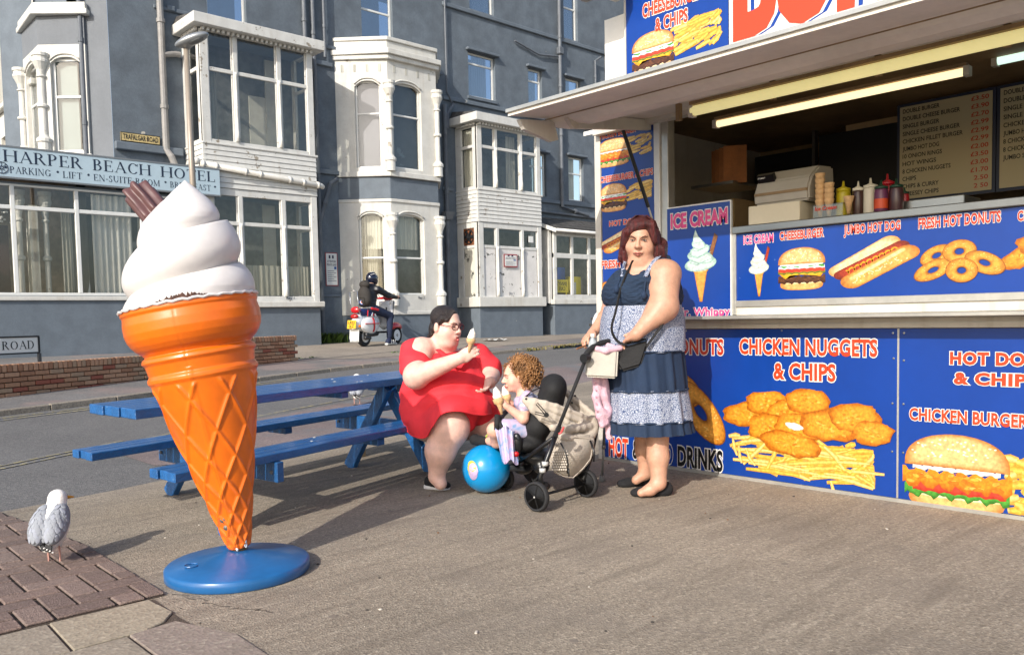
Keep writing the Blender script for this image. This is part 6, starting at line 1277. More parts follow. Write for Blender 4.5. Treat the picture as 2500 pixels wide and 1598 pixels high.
# ================================================================ GULL
def RB(x, y, z): return np.array([x, y, z]).T
M_GW = mat('white_feathers', '#e2dfda', .8, var=.04, vscale=30, bump=.3, bscale=90); M_GG = mat('grey_mantle_feathers', '#8d9198', .8, var=.08, vscale=25, bump=.4, bscale=70, stretch=(1, 1, .5)); M_GB = mat('black_wing_tip', '#17171a', .7); M_PK = mat('pink_gull_leg', '#b98a7e', .6)
def gull(px, py, dep, label, s=1.0, hd=None, src=None):
    foot = atz(px, py, 0.0); o = foot.copy(); g = thing('gull', label, 'gull', tuple(o)); f = FH*.93-RH*.1; f /= np.linalg.norm(f); r = np.cross(f, ZH)
    q = lambda a, b, c: o+(r*a+f*b+ZH*(c if c < .03 else c*.90+.036))*s
    tilt = .75; ax = f*math.cos(tilt)+ZH*math.sin(tilt); Rb = RB(r, ax, np.cross(r, ax))
    body = sdf_mesh('body', [('e', q(0, -.01, .165), (.072*s, .105*s, .078*s), Rb), ('c', q(0, .03, .22), q(0.0, .055, .285), .050*s, .036*s), ('e', q(.0, .062, .295), (.034*s, .043*s, .034*s)), ('e', q(0, -.055, .085), (.035*s, .05*s, .03*s), Rb),
        ('c', q(-.03, .0, .09), q(-.03, .0, .055), .014*s, .006*s), ('c', q(.03, -.01, .09), q(.03, -.01, .055), .014*s, .006*s)], M_GW, g, h=.005*s, k=.03*s)
    sdf_mesh('wing', [('e', q(-.030, -.040, .178), (.054*s, .112*s, .052*s), Rb), ('e', q(.032, -.040, .178), (.052*s, .112*s, .052*s), Rb), ('e', q(0.0, -.055, .10), (.035*s, .05*s, .03*s), Rb)], M_GG, g, h=.005*s, k=.012*s)
    wg = [c_ for c_ in g.children if c_.name.startswith('wing')][0]; og_ = ORG[wg.name]; tr_ = BVHTree.FromPolygons([tuple(np.array(v.co)+og_) for v in wg.data.vertices], [list(p.vertices) for p in wg.data.polygons]); m = MB(); rs_ = random.Random(3)
    for j in range(8):
        for i in range(9):
            o_ = q(-.085+.0195*(i+.5*(j % 2)), -.4, .262-.020*j); hh_ = tr_.ray_cast(Vector(o_), Vector(f))
            if hh_[0] is None: continue
            nn_ = np.array(hh_[1]); cc_ = np.array(hh_[0]); dn_ = -ZH+nn_*nn_[2]; dn_ /= np.linalg.norm(dn_); m.mi = rs_.randrange(3); m.ball(cc_+nn_*.0006, (.0115*s, .019*s, .0022*s), 10, 6, np.array([np.cross(dn_, nn_), dn_, nn_+dn_*.10]).T)
    tag(m.build('feathers', [M_GG, mat('grey_feather_light', '#9296a0', .8, var=.06), mat('grey_feather_dark', '#8a8e95', .8, var=.06)], g, smooth=True), kind='stuff')
    m = MB(); [m.hexa([q(a-.02, -.085-c, .115-z), q(a+.012, -.085-c, .115-z), q(a+.012, -.095-c, .115-z), q(a-.02, -.095-c, .115-z), q(a+.0, -.105-c*1.2, .055-z), q(a+.012, -.105-c*1.2, .055-z), q(a+.012, -.112-c, .055-z), q(a, -.112-c, .055-z)]) for a, c, z in ((.005, 0, 0), (.022, .002, .006), (-.01, .003, -.004))]; m.build('wing_tip', M_GB, g, bevel=.002)
    m = MB(); [m.ball(q(.005+.012*i, -.115, .075-.008*i), (.005*s, .003*s, .004*s), 6, 4) for i in range(4)]; tag(m.build('white_spots', M_GW, g), kind='stuff')
    m = MB(); m.lathe([(.010*s, 0), (.008*s, .02*s), (.003*s, .042*s), (0, .045*s)], q(.022, .085, .290), r*.75+f*.65-ZH*.15, n=8); m.build('beak', mat('gull_beak', '#c98a1c', .4), g, smooth=True)
    m = MB(); m.ball(q(.031, .072, .303), .004*s, 8, 6); m.build('eye', M_GB, g)
    for a, b in ((-.03, .0), (.03, -.02)):
        m = MB(); m.tube([q(a, b, .06), q(a, b+.004, .012)], .0045*s, 6)
        fz = q(a, b, 0); pts = [fz+ZH*.008, fz+(f*.055-r*.025)*s+ZH*.002, fz+(f*.062)*s+ZH*.002, fz+(f*.055+r*.025)*s+ZH*.002]
        m.add([fz+ZH*.012-f*.012*s, pts[1], pts[2], pts[3]], [(0, 1, 2), (0, 2, 3)]); m.add([fz+ZH*.001-f*.012*s]+[p-ZH*.002 for p in pts[1:]], [(0, 2, 1), (0, 3, 2)]); m.build('leg', M_PK, g, merge=False)
    return g
gull(135, 1374, 3.7, 'grey and white gull standing on the brick paving, seen from behind', .96)
g2 = gull(872, 988, 6.4, 'white gull half hidden behind the picnic table leg', 1.15)
# ================================================================ HOPPER BALL
bc = P(1143, 1098, 5.10); br = .148; bc[2] = br+.002
BL = thing('hopper_ball', 'bright blue inflatable ball lying in front of the pushchair', 'ball', (bc[0], bc[1], 0)); m = MB(); m.ball(bc, (br, br, br), 48, 32); m.build('ball', mat('blue_ball_plastic', '#0a86c2', .25, var=.03, coat=.3), BL, smooth=True)
m = MB(); m.tube([bc+ZH*br*.98+RH*.00, bc+ZH*(br+.025)+RH*.018, bc+ZH*(br+.045)+RH*.006, bc+ZH*(br+.02)-RH*.006], .004, 6); m.tube([bc+ZH*br, bc+ZH*(br+.035)-RH*.004, bc+ZH*(br+.07)+RH*.02], .003, 6); m.build('cord', mat('lime_cord', '#a8c81e', .5), BL)
m = MB()
for a, b, rr, k in ((-.60, .25, .030, 0), (-.66, .12, .024, 0), (-.52, .10, .034, 1), (-.62, -.02, .022, 0), (-.52, -.08, .030, 1)):
    d = (-FH*math.cos(a)+RH*math.sin(a))*math.cos(b)+ZH*math.sin(b); m.mi = k; m.lathe([(rr*1.0, -.004), (rr*.9, .0012), (0, .004)], bc+d*(br-.001), d, n=14, sy=1.3)
m.build('faded_print', [mat('print_yellow', '#c9c04a', .4), mat('print_lilac', '#b9a4c8', .4)], BL, smooth=True)
# ================================================================ FIGURES
def skin(name, col, rgh=.5):
    m = mat(name, col, rgh, var=.10, vscale=22, bump=.2, bscale=90); b = m.node_tree.nodes['Principled BSDF']; b.inputs['Subsurface Weight'].default_value = .12; b.inputs['Subsurface Scale'].default_value = .02; b.inputs['Subsurface Radius'].default_value = (1, .35, .2); return m
SK1 = skin('tanned_skin', '#bb8e76'); SK2 = skin('pale_skin', '#dcb3a3'); SK3 = skin('child_skin', '#dba893')
def basis(fwd, up=ZH):
    f = np.array(fwd, float); f /= np.linalg.norm(f); u = np.array(up, float)-f*(f@np.array(up, float)); u /= np.linalg.norm(u); return np.array([np.cross(f, u), f, u]).T
def head_prims(C, B, s=1.0, fat=1.0, neck=None, child=False):
    L = lambda *v: C+B@(np.array(v)*s); e = lambda c, r, k=.02, t='e': (t, L(*c), tuple(x*s for x in r), B, k*s)
    pr = [e((0, -.012, .035), (.074, .094, .082)), e((0, .020, -.033), (.064*fat, .070, .076)), e((0, .048, -.088), (.032*fat, .030, .024)), e((.036, .050, -.034), (.030*fat, .026, .030)), e((-.036, .050, -.034), (.030*fat, .026, .030)),
          e((0, .074, .026), (.042, .016, .014), .018), ('c', L(0, .086, .010), L(0, .108, -.026), .008*s, .0125*s, .010*s), e((.012, .098, -.030), (.009, .011, .008), .006), e((-.012, .098, -.030), (.009, .011, .008), .006),
          e((.031, .094, .004), (.016, .013, .009), .012, '-e'), e((-.031, .094, .004), (.016, .013, .009), .012, '-e'), e((0, .088, -.060), (.024, .012, .0065), .008), e((0, .086, -.070), (.020, .012, .007), .008),
          e((.077*fat, -.006, -.012), (.009, .020, .031), .008), e((-.077*fat, -.006, -.012), (.009, .020, .031), .008)]
    if fat > 1.08: pr.append(e((0, .030, -.112), (.056*fat, .050, .034), .03))
    return pr
def head_features(parent, C, B, s, brow, lip, iris='#2b1c14', sq=1.0, browd=0.0, look=(0, 0)):
    L = lambda *v: C+B@(np.array(v)*s); W = mat('eye_white', '#c9bfb8', .3); ir = mat('iris_'+iris[1:], iris, .2)
    for sx_ in (-1, 1):
        m = MB(); m.ball(L(.031*sx_, .081, .004), (.0125*s, .0085*s, .0062*s*sq), 12, 8, B); m.build('eye', W, parent, smooth=True)
        m = MB(); m.ball(L(.031*sx_+look[0], .0865, .0038+look[1]), (.0050*s, .0042*s, .0050*s*sq), 10, 8, B); m.build('iris', ir, parent, smooth=True)
        m = MB(); m.tube([L(sx_*x, y, z) for x, y, z in ((.017, .087, .007), (.024, .091, .0115*sq+.001), (.034, .090, .0115*sq+.001), (.045, .083, .005))], .0016*s, 5); m.build('eyelashes', brow, parent)
        m = MB(); m.tube([L(sx_*x, y, z) for x, y, z in ((.012, .094, .019-browd), (.024, .094, .0245-browd*.3), (.036, .088, .027), (.050, .076, .020))], [.0030*s, .0036*s, .0030*s, .0015*s], 6, flat=.6); m.build('eyebrow', brow, parent)
    m = MB(); m.tube([L(x, y, z) for x, y, z in ((-.025, .083, -.066), (-.012, .0985, -.062), (0, .101, -.0625), (.012, .0985, -.062), (.025, .083, -.066))], [.002*s, .0044*s, .0044*s, .0044*s, .002*s], 8); m.tube([L(x, y, z) for x, y, z in ((-.020, .086, -.070), (0, .0985, -.0725), (.020, .086, -.070))], [.002*s, .0055*s, .002*s], 8); m.build('lips', lip, parent, smooth=True)
def hand_prims(W, d, n, side=1, curl=.5, s=1.0, spread=.0, thumb=None, curls=None):
    d = np.array(d, float); d /= np.linalg.norm(d); n = np.array(n, float); n = n-d*(n@d); n /= np.linalg.norm(n); x = np.cross(d, n)*side; out = []
    out.append(('e', W+d*.046*s, (.041*s, .050*s, .019*s), np.array([x, d, n]).T, .012*s)); out.append(('c', W-d*.01*s, W+d*.02*s, .024*s, .026*s, .02*s))
    for i, (xo, L) in enumerate(((.031, .068), (.011, .078), (-.010, .073), (-.030, .058))):
        c = curls[i] if curls else curl; p = W+d*(.088-.006*abs(i-1.2))*s+x*xo*s; a = c*.55; dirn = d+x*(xo*spread*8)
        for k, (f, r) in enumerate(((.44, .0098), (.32, .0090), (.24, .0082))):
            dv = dirn*math.cos(a)+n*math.sin(a); dv /= np.linalg.norm(dv); q = p+dv*L*f*s; out.append(('c', p, q, r*s, (r-.0008)*s, .004*s)); p = q; a += c*.75
    t0 = W+d*.028*s+x*.030*s; tv = thumb if thumb is not None else (x*.75+d*.75+n*.25); tv = tv/np.linalg.norm(tv); t1 = t0+tv*.038*s; tv2 = tv*.8+d*.5+n*.3; tv2 /= np.linalg.norm(tv2)
    out += [('c', t0, t1, .0135*s, .011*s, .010*s), ('c', t1, t1+tv2*.030*s, .0108*s, .009*s, .004*s)]
    return out
def ellring(c, rx, ry, n=96, folds=0, amp=0.0, ph=0.0, ax=RH, ay=FH, wob=0.0):
    return [c+ax*math.cos(t)*(rx*(1+amp*math.sin(folds*t+ph)+amp*.5*math.sin(folds*1.7*t+ph*2.1)))+ay*math.sin(t)*(ry*(1+amp*math.sin(folds*t+ph)+amp*.5*math.sin(folds*1.7*t+ph*2.1)))+ZH*wob*math.sin(folds*t+ph) for t in np.linspace(0, 2*math.pi, n+1)]
# fabrics
M_NAVYF = mat('navy_cotton', '#142842', .85, var=.12, vscale=8, bump=.3, bscale=120)
M_SMOCK = mat('smocked_navy', '#172c45', .85, var=.18, vscale=60, bump=1.0, bscale=90, stretch=(.5, .5, 2.2))
M_PAT = bpy.data.materials.new('scroll_print_cotton'); M_PAT.use_nodes = True
_n = M_PAT.node_tree; _b = _n.nodes['Principled BSDF']; _b.inputs['Roughness'].default_value = .85; _c = _n.nodes.new('ShaderNodeTexCoord')
_w = _n.nodes.new('ShaderNodeTexNoise'); _w.inputs['Scale'].default_value = 58; _w.inputs['Detail'].default_value = 1.5; _w.inputs['Distortion'].default_value = 2.2; _n.links.new(_c.outputs['Object'], _w.inputs[0])
_v = _n.nodes.new('ShaderNodeTexVoronoi'); _v.feature = 'DISTANCE_TO_EDGE'; _v.inputs['Scale'].default_value = 85; _n.links.new(_c.outputs['Object'], _v.inputs[0])
_x = _n.nodes.new('ShaderNodeMath'); _x.operation = 'PINGPONG'; _x.inputs[1].default_value = .045; _n.links.new(_w.outputs[0], _x.inputs[0])
_r = _n.nodes.new('ShaderNodeMapRange'); _r.inputs[1].default_value = .018; _r.inputs[2].default_value = .026; _n.links.new(_x.outputs[0], _r.inputs[0])
_q = _n.nodes.new('ShaderNodeMapRange'); _q.inputs[1].default_value = .05; _q.inputs[2].default_value = .09; _n.links.new(_v.outputs[0], _q.inputs[0])
_mm = _n.nodes.new('ShaderNodeMath'); _mm.operation = 'MULTIPLY'; _n.links.new(_r.outputs[0], _mm.inputs[0]); _n.links.new(_q.outputs[0], _mm.inputs[1])
_m = _n.nodes.new('ShaderNodeMix'); _m.data_type = 'RGBA'; _m.inputs[6].default_value = (*hx('#33466b'), 1); _m.inputs[7].default_value = (*hx('#c9ccd4'), 1); _n.links.new(_mm.outputs[0], _m.inputs[0]); _n.links.new(_m.outputs[2], _b.inputs['Base Color'])
M_HRED = mat('dark_red_hair', '#4d1413', .38, var=.55, vscale=24, bump=1.0, bscale=70, stretch=(3, 3, .25)); M_HBR = mat('dark_brown_hair', '#231814', .35, var=.5, vscale=24, bump=1.0, bscale=70, stretch=(3, 3, .3))
M_BFAB = mat('black_fabric', '#131315', .8, var=.2, vscale=20, bump=.3, bscale=80); M_BPL = mat('black_plastic', '#141416', .35, bump=.05); M_SHOE = mat('black_suede', '#17171a', .9, bump=.3, bscale=120); M_SOLE = mat('white_sole', '#c9c9cc', .6)
from mathutils.bvhtree import BVHTree
def surf_of(objs):
    vs, fs = [], []
    for o in objs:
        b = len(vs); og = ORG[o.name]; vs += [tuple(np.array(v.co)+og) for v in o.data.vertices]; fs += [[b+i for i in p.vertices] for p in o.data.polygons]
    t = BVHTree.FromPolygons(vs, fs)
    def f(x, y, off=.006, dflt=4.9):
        d = ray(x*S, y*S); d = d/np.linalg.norm(d); h = t.ray_cast(Vector(EYE), Vector(d))
        return P(x, y, dflt) if h[0] is None else np.array(h[0])-d*off
    return f
def crv(pts, n):
    p = [np.array(q, float) for q in pts]; p = [2*p[0]-p[1]]+p+[2*p[-1]-p[-2]]; out = []; k = len(p)-3
    for i in range(n+1):
        t = i/n*k; j = min(int(t), k-1); f = t-j; a, b, c, d = p[j:j+4]; out.append(.5*((2*b)+(-a+c)*f+(2*a-5*b+4*c-d)*f*f+(-a+3*b-3*c+d)*f**3))
    return out
def shoe(parent, heel, toe, w, h, mt, sole=None, name='shoe', top=None):
    d = toe-heel; L = np.linalg.norm(d); d = d/L; x = np.cross(d, ZH); B = np.array([x, d, ZH]).T; z0 = min(heel[2], toe[2])
    pr = [('e', heel+d*L*.20+ZH*h*.45, (w*.42, L*.22, h*.55), B), ('e', heel+d*L*.48+ZH*h*.32, (w*.44, L*.30, h*.40), B), ('e', heel+d*L*.78+ZH*h*.24, (w*.48, L*.24, h*.34), B)]
    if top is not None: pr.append(('-e', top, (w*.30, L*.24, h*.50), B, .01))
    o = sdf_mesh(name, pr, mt, parent, h=.004, k=.03)
    if sole:
        m = MB(); pts = [heel+d*L*a+x*b*w for a, b in ((-.02, 0), (.03, .36), (.2, .44), (.5, .42), (.78, .52), (.95, .34), (1.02, 0), (.95, -.34), (.78, -.52), (.5, -.42), (.2, -.44), (.03, -.36))]; m.prism([np.array([p[0], p[1], z0+.0]) for p in pts], (0, 0, h*.30)); m.build('sole', sole, parent, bevel=.004)
    return o
# ---------------------------------------------------------------- standing woman
W1c = atz(1530*S, 1162*S); WO = thing('person', 'red haired woman in a navy and white tiered sundress standing at the pushchair handle', 'person', (4.03, 3.08, 0))
hC = P(1507, 566, 4.93); hB = basis(-FH*.93-RH*.30-ZH*.10, ZH+RH*.05)
bp = head_prims(hC, hB, 1.10, 1.16)
bp += [('c', hC-ZH*.07, P(1522, 640, 4.98), .066, .075, .03), ('e', P(1515, 655, 4.98), (.17, .13, .085), np.array([RH, FH, ZH]).T, .05), ('e', P(1566, 640, 4.90), (.080, .085, .07), None, .05), ('e', P(1472, 652, 5.12), (.06, .06, .06), None, .04),
       ('c', P(1562, 650, 4.86), P(1558, 718, 4.80), .096, .084, .04), ('c', P(1560, 722, 4.80), P(1496, 786, 4.74), .071, .036, .03), ('c', P(1562, 722, 4.80), P(1545, 738, 4.78), .076, .066, .04),
       ('c', P(1468, 655, 5.14), P(1436, 722, 5.18), .058, .048, .03), ('c', P(1436, 724, 5.18), P(1396, 780, 5.08), .048, .029, .03),
       ('e', P(1513, 760, 5.0), (.19, .17, .22), None, .05), ('e', P(1518, 880, 5.0), (.19, .17, .20), None, .05),
       ('c', P(1543, 960, 4.93), P(1547, 1075, 4.90), .080, .062, .03), ('c', P(1547, 1075, 4.90), P(1549, 1135, 4.88), .060, .044, .03), ('c', P(1549, 1133, 4.88), P(1530, 1150, 4.86), .040, .034, .02), ('c', P(1530, 1150, 4.86), P(1508, 1158, 4.85), .034, .024, .02),
       ('c', P(1512, 960, 5.10), P(1516, 1060, 5.12), .075, .055, .03), ('c', P(1516, 1060, 5.12), P(1517, 1112, 5.13), .052, .040, .03), ('c', P(1517, 1112, 5.13), P(1496, 1128, 5.12), .036, .028, .02)]
bp += hand_prims(P(1496, 786, 4.74), P(1466, 800, 4.83)-P(1496, 786, 4.74)-ZH*.012, -ZH*.7+FH*.5-RH*.2, -1, .95, 1.0, thumb=-RH*.8+FH*.0+ZH*.15)
bp += hand_prims(P(1396, 780, 5.08), P(1372, 798, 5.02)-P(1396, 780, 5.08), -ZH*.8-FH*.3, 1, .75, .95, curls=(.9, .7, .8, .9))
wbody = sdf_mesh('body', bp, SK1, WO, h=.0055, k=.02)
head_features(WO, hC, hB, 1.10, mat('dark_brow', '#2a1712', .6), mat('lip_rose', '#8f4c42', .45), sq=.62, browd=.007)
Lh = lambda *v: hC+hB@(np.array(v)*1.08)
sdf_mesh('hair', [('e', Lh(0, -.022, .052), (.088, .103, .086), hB), ('e', Lh(.0, .035, .090), (.070, .060, .034), hB), ('c', Lh(.078, .010, .045), Lh(.098, .0, -.095), .030, .030), ('c', Lh(-.078, .015, .045), Lh(-.090, .010, -.085), .026, .022), ('c', Lh(-.095, -.02, -.05), Lh(-.135, -.045, -.150), .042, .016), ('c', Lh(-.09, -.065, -.03), Lh(-.115, -.10, -.165), .055, .020), ('c', Lh(-.10, -.02, -.09), Lh(-.165, -.05, -.155), .018, .006),
    ('e', Lh(0, -.080, -.050), (.088, .045, .115), hB), ('c', Lh(.082, .0, -.06), Lh(.080, .02, -.165), .030, .010), ('c', Lh(-.06, .05, .085), Lh(-.082, .045, .0), .028, .018), ('c', Lh(-.02, .072, .088), Lh(.060, .062, .052), .022, .020), ('c', Lh(.060, .062, .052), Lh(.082, .035, -.02), .020, .018),
    ('-e', Lh(0, .118, -.030), (.064, .075, .088), hB, .012)], M_HRED, WO, h=.005, k=.018)
# dress
R3_ = np.array([RH, FH, ZH]).T
bod = [('e', P(1515, 657, 5.0), (.190, .152, .105), R3_, .03), ('e', P(1476, 650, 5.10), (.060, .075, .070), R3_, .03), ('e', P(1512, 702, 5.0), (.235, .215, .10), np.array([RH, FH, ZH]).T, .06), ('e', P(1466, 684, 4.97), (.118, .165, .085), np.array([RH, FH, ZH]).T, .07), ('e', P(1530, 672, 5.02), (.150, .17, .10), np.array([RH, FH, ZH]).T, .05), ('e', P(1568, 690, 5.05), (.085, .12, .12), np.array([RH, FH, ZH]).T, .05), ('c', P(1545, 650, 4.90), P(1564, 612, 4.97), .036, .032, .02), ('c', P(1560, 616, 5.04), P(1564, 612, 4.97), .036, .032, .02), ('c', P(1468, 660, 4.94), P(1482, 618, 5.02), .030, .024, .02), ('c', P(1540, 660, 4.86), P(1556, 615, 4.90), .032, .030, .02), ('e', P(1514, 660, 4.98), (.185, .175, .065), R3_, .03), ('-e', P(1493, 598, 4.84), (.068, .19, .118), R3_, .012), ('-e', P(1516, 590, 5.0), (.12, .3, .075), R3_, .01), ('-e', P(1590, 640, 4.80), (.075, .11, .12), R3_, .01), ('-c', P(1576, 650, 4.76), P(1562, 720, 4.72), .088, .085, .01)]

bdc = sdf_mesh('bodice', bod, M_SMOCK, WO, h=.006, k=.04, disp=lambda X, Y, Z: .0018*np.sin(Z*230+2*np.sin(X*60)+2*np.sin(Y*50)))
def tier(name, mt, rows_, amp=.02, folds=14, n=140, ph=0):
    m = MB(); rr = []
    for i, (x, y, hw, ry, a) in enumerate(rows_): rr.append(ellring(P(x, y, 5.0), hw*.002665, ry, n, folds, a, ph+i*.15))
    m.sheet(rr); o = m.build(name, mt, WO, smooth=True); return o
tier('patterned_band', M_PAT, ((1512, 718, 86, .205, .01), (1512, 750, 94, .225, .012), (1511, 790, 96, .228, .015), (1511, 826, 96, .225, .018)), folds=9)
tier('skirt_tier', M_NAVYF, ((1511, 822, 93, .218, .01), (1513, 850, 92, .222, .035), (1518, 890, 92, .225, .03), (1520, 916, 92, .226, .03)), folds=17)
tier('patterned_tier', M_PAT, ((1520, 912, 91, .222, .015), (1522, 950, 95, .232, .03), (1524, 986, 98, .240, .035)), folds=13, ph=1)
tier('ruffle', M_NAVYF, ((1524, 982, 96, .237, .02), (1526, 1000, 97, .242, .03), (1527, 1014, 99, .246, .038)), folds=21, ph=2)
m = MB(); [m.tube(ellring(P(x, y, 5.0), hw*.002665, ry, 60), .004, 5, closed=True) for x, y, hw, ry in ((1511, 824, 96, .228), (1520, 914, 94, .230), (1524, 984, 98.5, .243))]; m.build('seam', M_NAVYF, WO)
def strap(pts, w, mt, nm='strap', flat=.3): m = MB(); m.tube(crv(pts, 24), w, 8, flat=flat); m.build(nm, mt, WO, smooth=True)
wsf = surf_of([wbody, bdc])
strap([wsf(1518, 650), wsf(1526, 632), wsf(1538, 614), wsf(1550, 602)], .015, M_PAT, 'shoulder_strap', .35); strap([wsf(1462, 650), wsf(1465, 632), wsf(1470, 615)], .010, M_PAT, 'shoulder_strap', .35)
strap([P(1576, 622, 4.94), P(1592, 660, 4.96), P(1592, 700, 4.98)], .012, M_NAVYF, 'armhole_edge')
for a, b in (((1520, 648), (1514, 690)), ((1460, 640), (1450, 676))):
    m = MB(); m.tube([wsf(a[0], a[1]), wsf(a[0]-3, (a[1]+b[1])/2), wsf(*b)], .006, 6); m.ball(wsf(b[0], b[1]+4, .01), (.018, .018, .024), 10, 8); m.build('tassel_tie', M_NAVYF, WO, smooth=True)
strap([wsf(1488, 612, .008), wsf(1482, 626, .008), wsf(1474, 642, .010), wsf(1466, 662, .010), wsf(1457, 690, .012), P(1447, 735, 4.745), P(1438, 772, 4.75), P(1450, 800, 4.775), P(1474, 812, 4.77)], .008, M_BFAB, 'bag_strap', .35)
strap([P(1590, 700, 4.97), P(1560, 758, 4.76), P(1520, 815, 4.74)], .010, M_BFAB, 'bag_strap', .35)
BG = thing('shoulder_bag', 'black shoulder bag hanging at the standing woman\'s waist', 'bag', tuple(P(1485, 870, 4.74)*[1, 1, 0]+ZH*.72)); q = MB(); bo4 = [P(1516, 790, 4.76), P(1526, 806, 4.76), P(1508, 860, 4.76), P(1462, 874, 4.78), P(1448, 852, 4.80), P(1470, 806, 4.78)]; q.prism(bo4, FH*.05); q.build('bag', M_BFAB, BG, bevel=.014, bseg=3, smooth=False); q = MB(); q.tube([P(1474, 812, 4.765), P(1520, 800, 4.745)], .003, 6); q.build('zip', M_SMOCK, BG)
def flatz(p, z=0.0): q = p.copy(); q[2] = z; return q
random.seed(4); m = MB()
for i in range(150):
    a = random.uniform(-2.75, 2.75)-math.pi/2; fx_, fy_ = math.cos(a), math.sin(a)
    if fy_ > .45: continue
    e = random.uniform(.92, 1.12); zb = -.150*random.uniform(.75, 1.12) if fy_ < .35 else -.12
    m.tube([Lh(fx_*.030, fy_*.03-.005, .137), Lh(fx_*.072, fy_*.085-.015, .105), Lh(fx_*.094*e, fy_*.105*e-.02, .030), Lh(fx_*.102*e, fy_*.105*e-.025, -.060), Lh(fx_*.115*e+random.gauss(0, .008), fy_*.11*e-.03+random.gauss(0, .008), zb)], [.0035, .0045, .0045, .0035, .001], 5)
tag(m.build('hair_locks', M_HRED, WO, smooth=True, merge=False, fixn=False), kind='stuff')
hl, te = atz(1583*S, 1163*S), atz(1484*S, 1166*S); shoe(WO, hl+(te-hl)*.02, te, .105, .085, M_SHOE, None, top=hl+(te-hl)*.40+ZH*.088)
hl, te = atz(1530*S, 1142*S)+FH*.05, atz(1455*S, 1147*S)+FH*.03; shoe(WO, hl, te, .10, .08, M_SHOE, None, top=hl+(te-hl)*.40+ZH*.085)
m = MB(); m.tube([P(1377, 812, 4.98), P(1356, 820, 4.93)], .005, 8); m.build('cigarette', mat('brown_paper', '#a3622a', .9), WO)
m = MB(); m.lathe([(.047, -.012), (.049, -.004), (.049, .004), (.047, .012)], P(1424, 742, 5.165), P(1410, 762, 5.13)-P(1436, 722, 5.18), 20); m.build('cuff', mat('cream_cuff', '#d9cdbb', .8), WO, smooth=True)
# ---------------------------------------------------------------- seated woman
SW = thing('person', 'woman in a red dress and glasses sitting on the bench end, licking an ice cream', 'person', tuple(flatz(P(1040, 1000, 5.4))))
M_RDR = mat('red_jersey', '#dd2c36', .8, var=.06, vscale=5, bump=.25, bscale=60)
sC = P(1050, 764, 5.34); sB = basis(RH*.80-FH*.58-ZH*.16, ZH)
R3 = np.array([RH, FH, ZH]).T
sp_ = head_prims(sC, sB, 1.02, 1.17)
sp_ += [('c', sC-ZH*.06, P(1035, 832, 5.42), .078, .095, .03), ('e', P(1030, 860, 5.45), (.20, .15, .11), R3, .05), ('e', P(1030, 930, 5.5), (.22, .18, .2), R3, .05), ('e', P(992, 818, 5.33), (.085, .09, .072), R3, .04),
        ('c', P(985, 842, 5.28), P(978, 884, 5.18), .083, .078, .04), ('c', P(980, 884, 5.16), P(1082, 842, 4.98), .072, .036, .04),
        ('c', P(1128, 850, 5.52), P(1152, 882, 5.45), .070, .062, .03), ('c', P(1152, 884, 5.45), P(1152, 898, 5.30), .060, .040, .03), ('e', P(1090, 850, 5.5), (.10, .1, .09), R3, .05),
        ('c', P(1010, 985, 5.50), P(1056, 1002, 5.14), .150, .128, .05), ('c', P(1054, 1010, 5.12), P(1036, 1060, 5.13), .115, .094, .04), ('c', P(1036, 1060, 5.13), P(1027, 1118, 5.16), .092, .050, .03), ('c', P(1027, 1120, 5.16), P(1036, 1136, 5.14), .048, .040, .02),
        ('c', P(1075, 985, 5.55), P(1150, 1000, 5.36), .140, .100, .05), ('c', P(1150, 1005, 5.36), P(1160, 1110, 5.40), .090, .045, .04)]
sp_ += hand_prims(P(1082, 842, 4.98), P(1106, 828, 4.97)-P(1082, 842, 4.98), FH*.9+RH*.1, -1, 1.15, 1.0, thumb=RH*.55+ZH*.8)
sp_ += hand_prims(P(1152, 896, 5.30), P(1141, 908, 5.24)-P(1152, 896, 5.30)-ZH*.03-RH*.02, -RH*.6-FH*.6, 1, .55, 1.0, spread=.3, thumb=-RH*1.0-ZH*.1)
sdf_mesh('body', sp_, SK2, SW, h=.006, k=.02)
head_features(SW, sC, sB, 1.02, mat('dark_brow', '#2a1712', .6), mat('lip_pink', '#a8554f', .45), sq=.5, look=(0, -.002))
Ls = lambda *v: sC+sB@(np.array(v)*1.02)
m = MB(); m.ball(Ls(0, .094, -.069), (.015, .010, .011), 12, 8, sB); m.build('mouth', mat('mouth_dark', '#5a1f20', .5), SW, smooth=True)
m = MB(); m.ball(Ls(0, .101, -.076), (.0105, .014, .006), 12, 8, sB); m.build('tongue', mat('tongue_pink', '#b8625f', .4), SW, smooth=True)
M_GLS = mat('red_brown_frame', '#5a1a1c', .3)
m = MB()
for sx_ in (-1, 1): m.tube([Ls(sx_*.033+.024*math.cos(t), .104-.010*abs(math.cos(t)*.5+sx_*.5), .002+.018*math.sin(t)) for t in np.linspace(0, 2*math.pi, 25)[:-1]], .0024, 6, closed=True); m.tube([Ls(sx_*.057, .094, .006), Ls(sx_*.078, .055, .008), Ls(sx_*.086, -.01, .006)], .0022, 6)
m.tube([Ls(-.009, .105, .006), Ls(0, .108, .008), Ls(.009, .105, .006)], .0022, 6); m.build('glasses', M_GLS, SW, smooth=True)
m = MB()
for sx_ in (-1, 1): m.lathe([(.022, 0), (0, 0)], Ls(sx_*.033, .100, .002), sB@np.array([0, 1, 0]), 20, sy=.8); m.f = m.f[:-1] if len(m.f[-1]) > 4 else m.f; m.m = m.m[:len(m.f)]
m.build('lenses', glass_mat('spectacle_glass', .03, (.98, .98, .98)), SW)
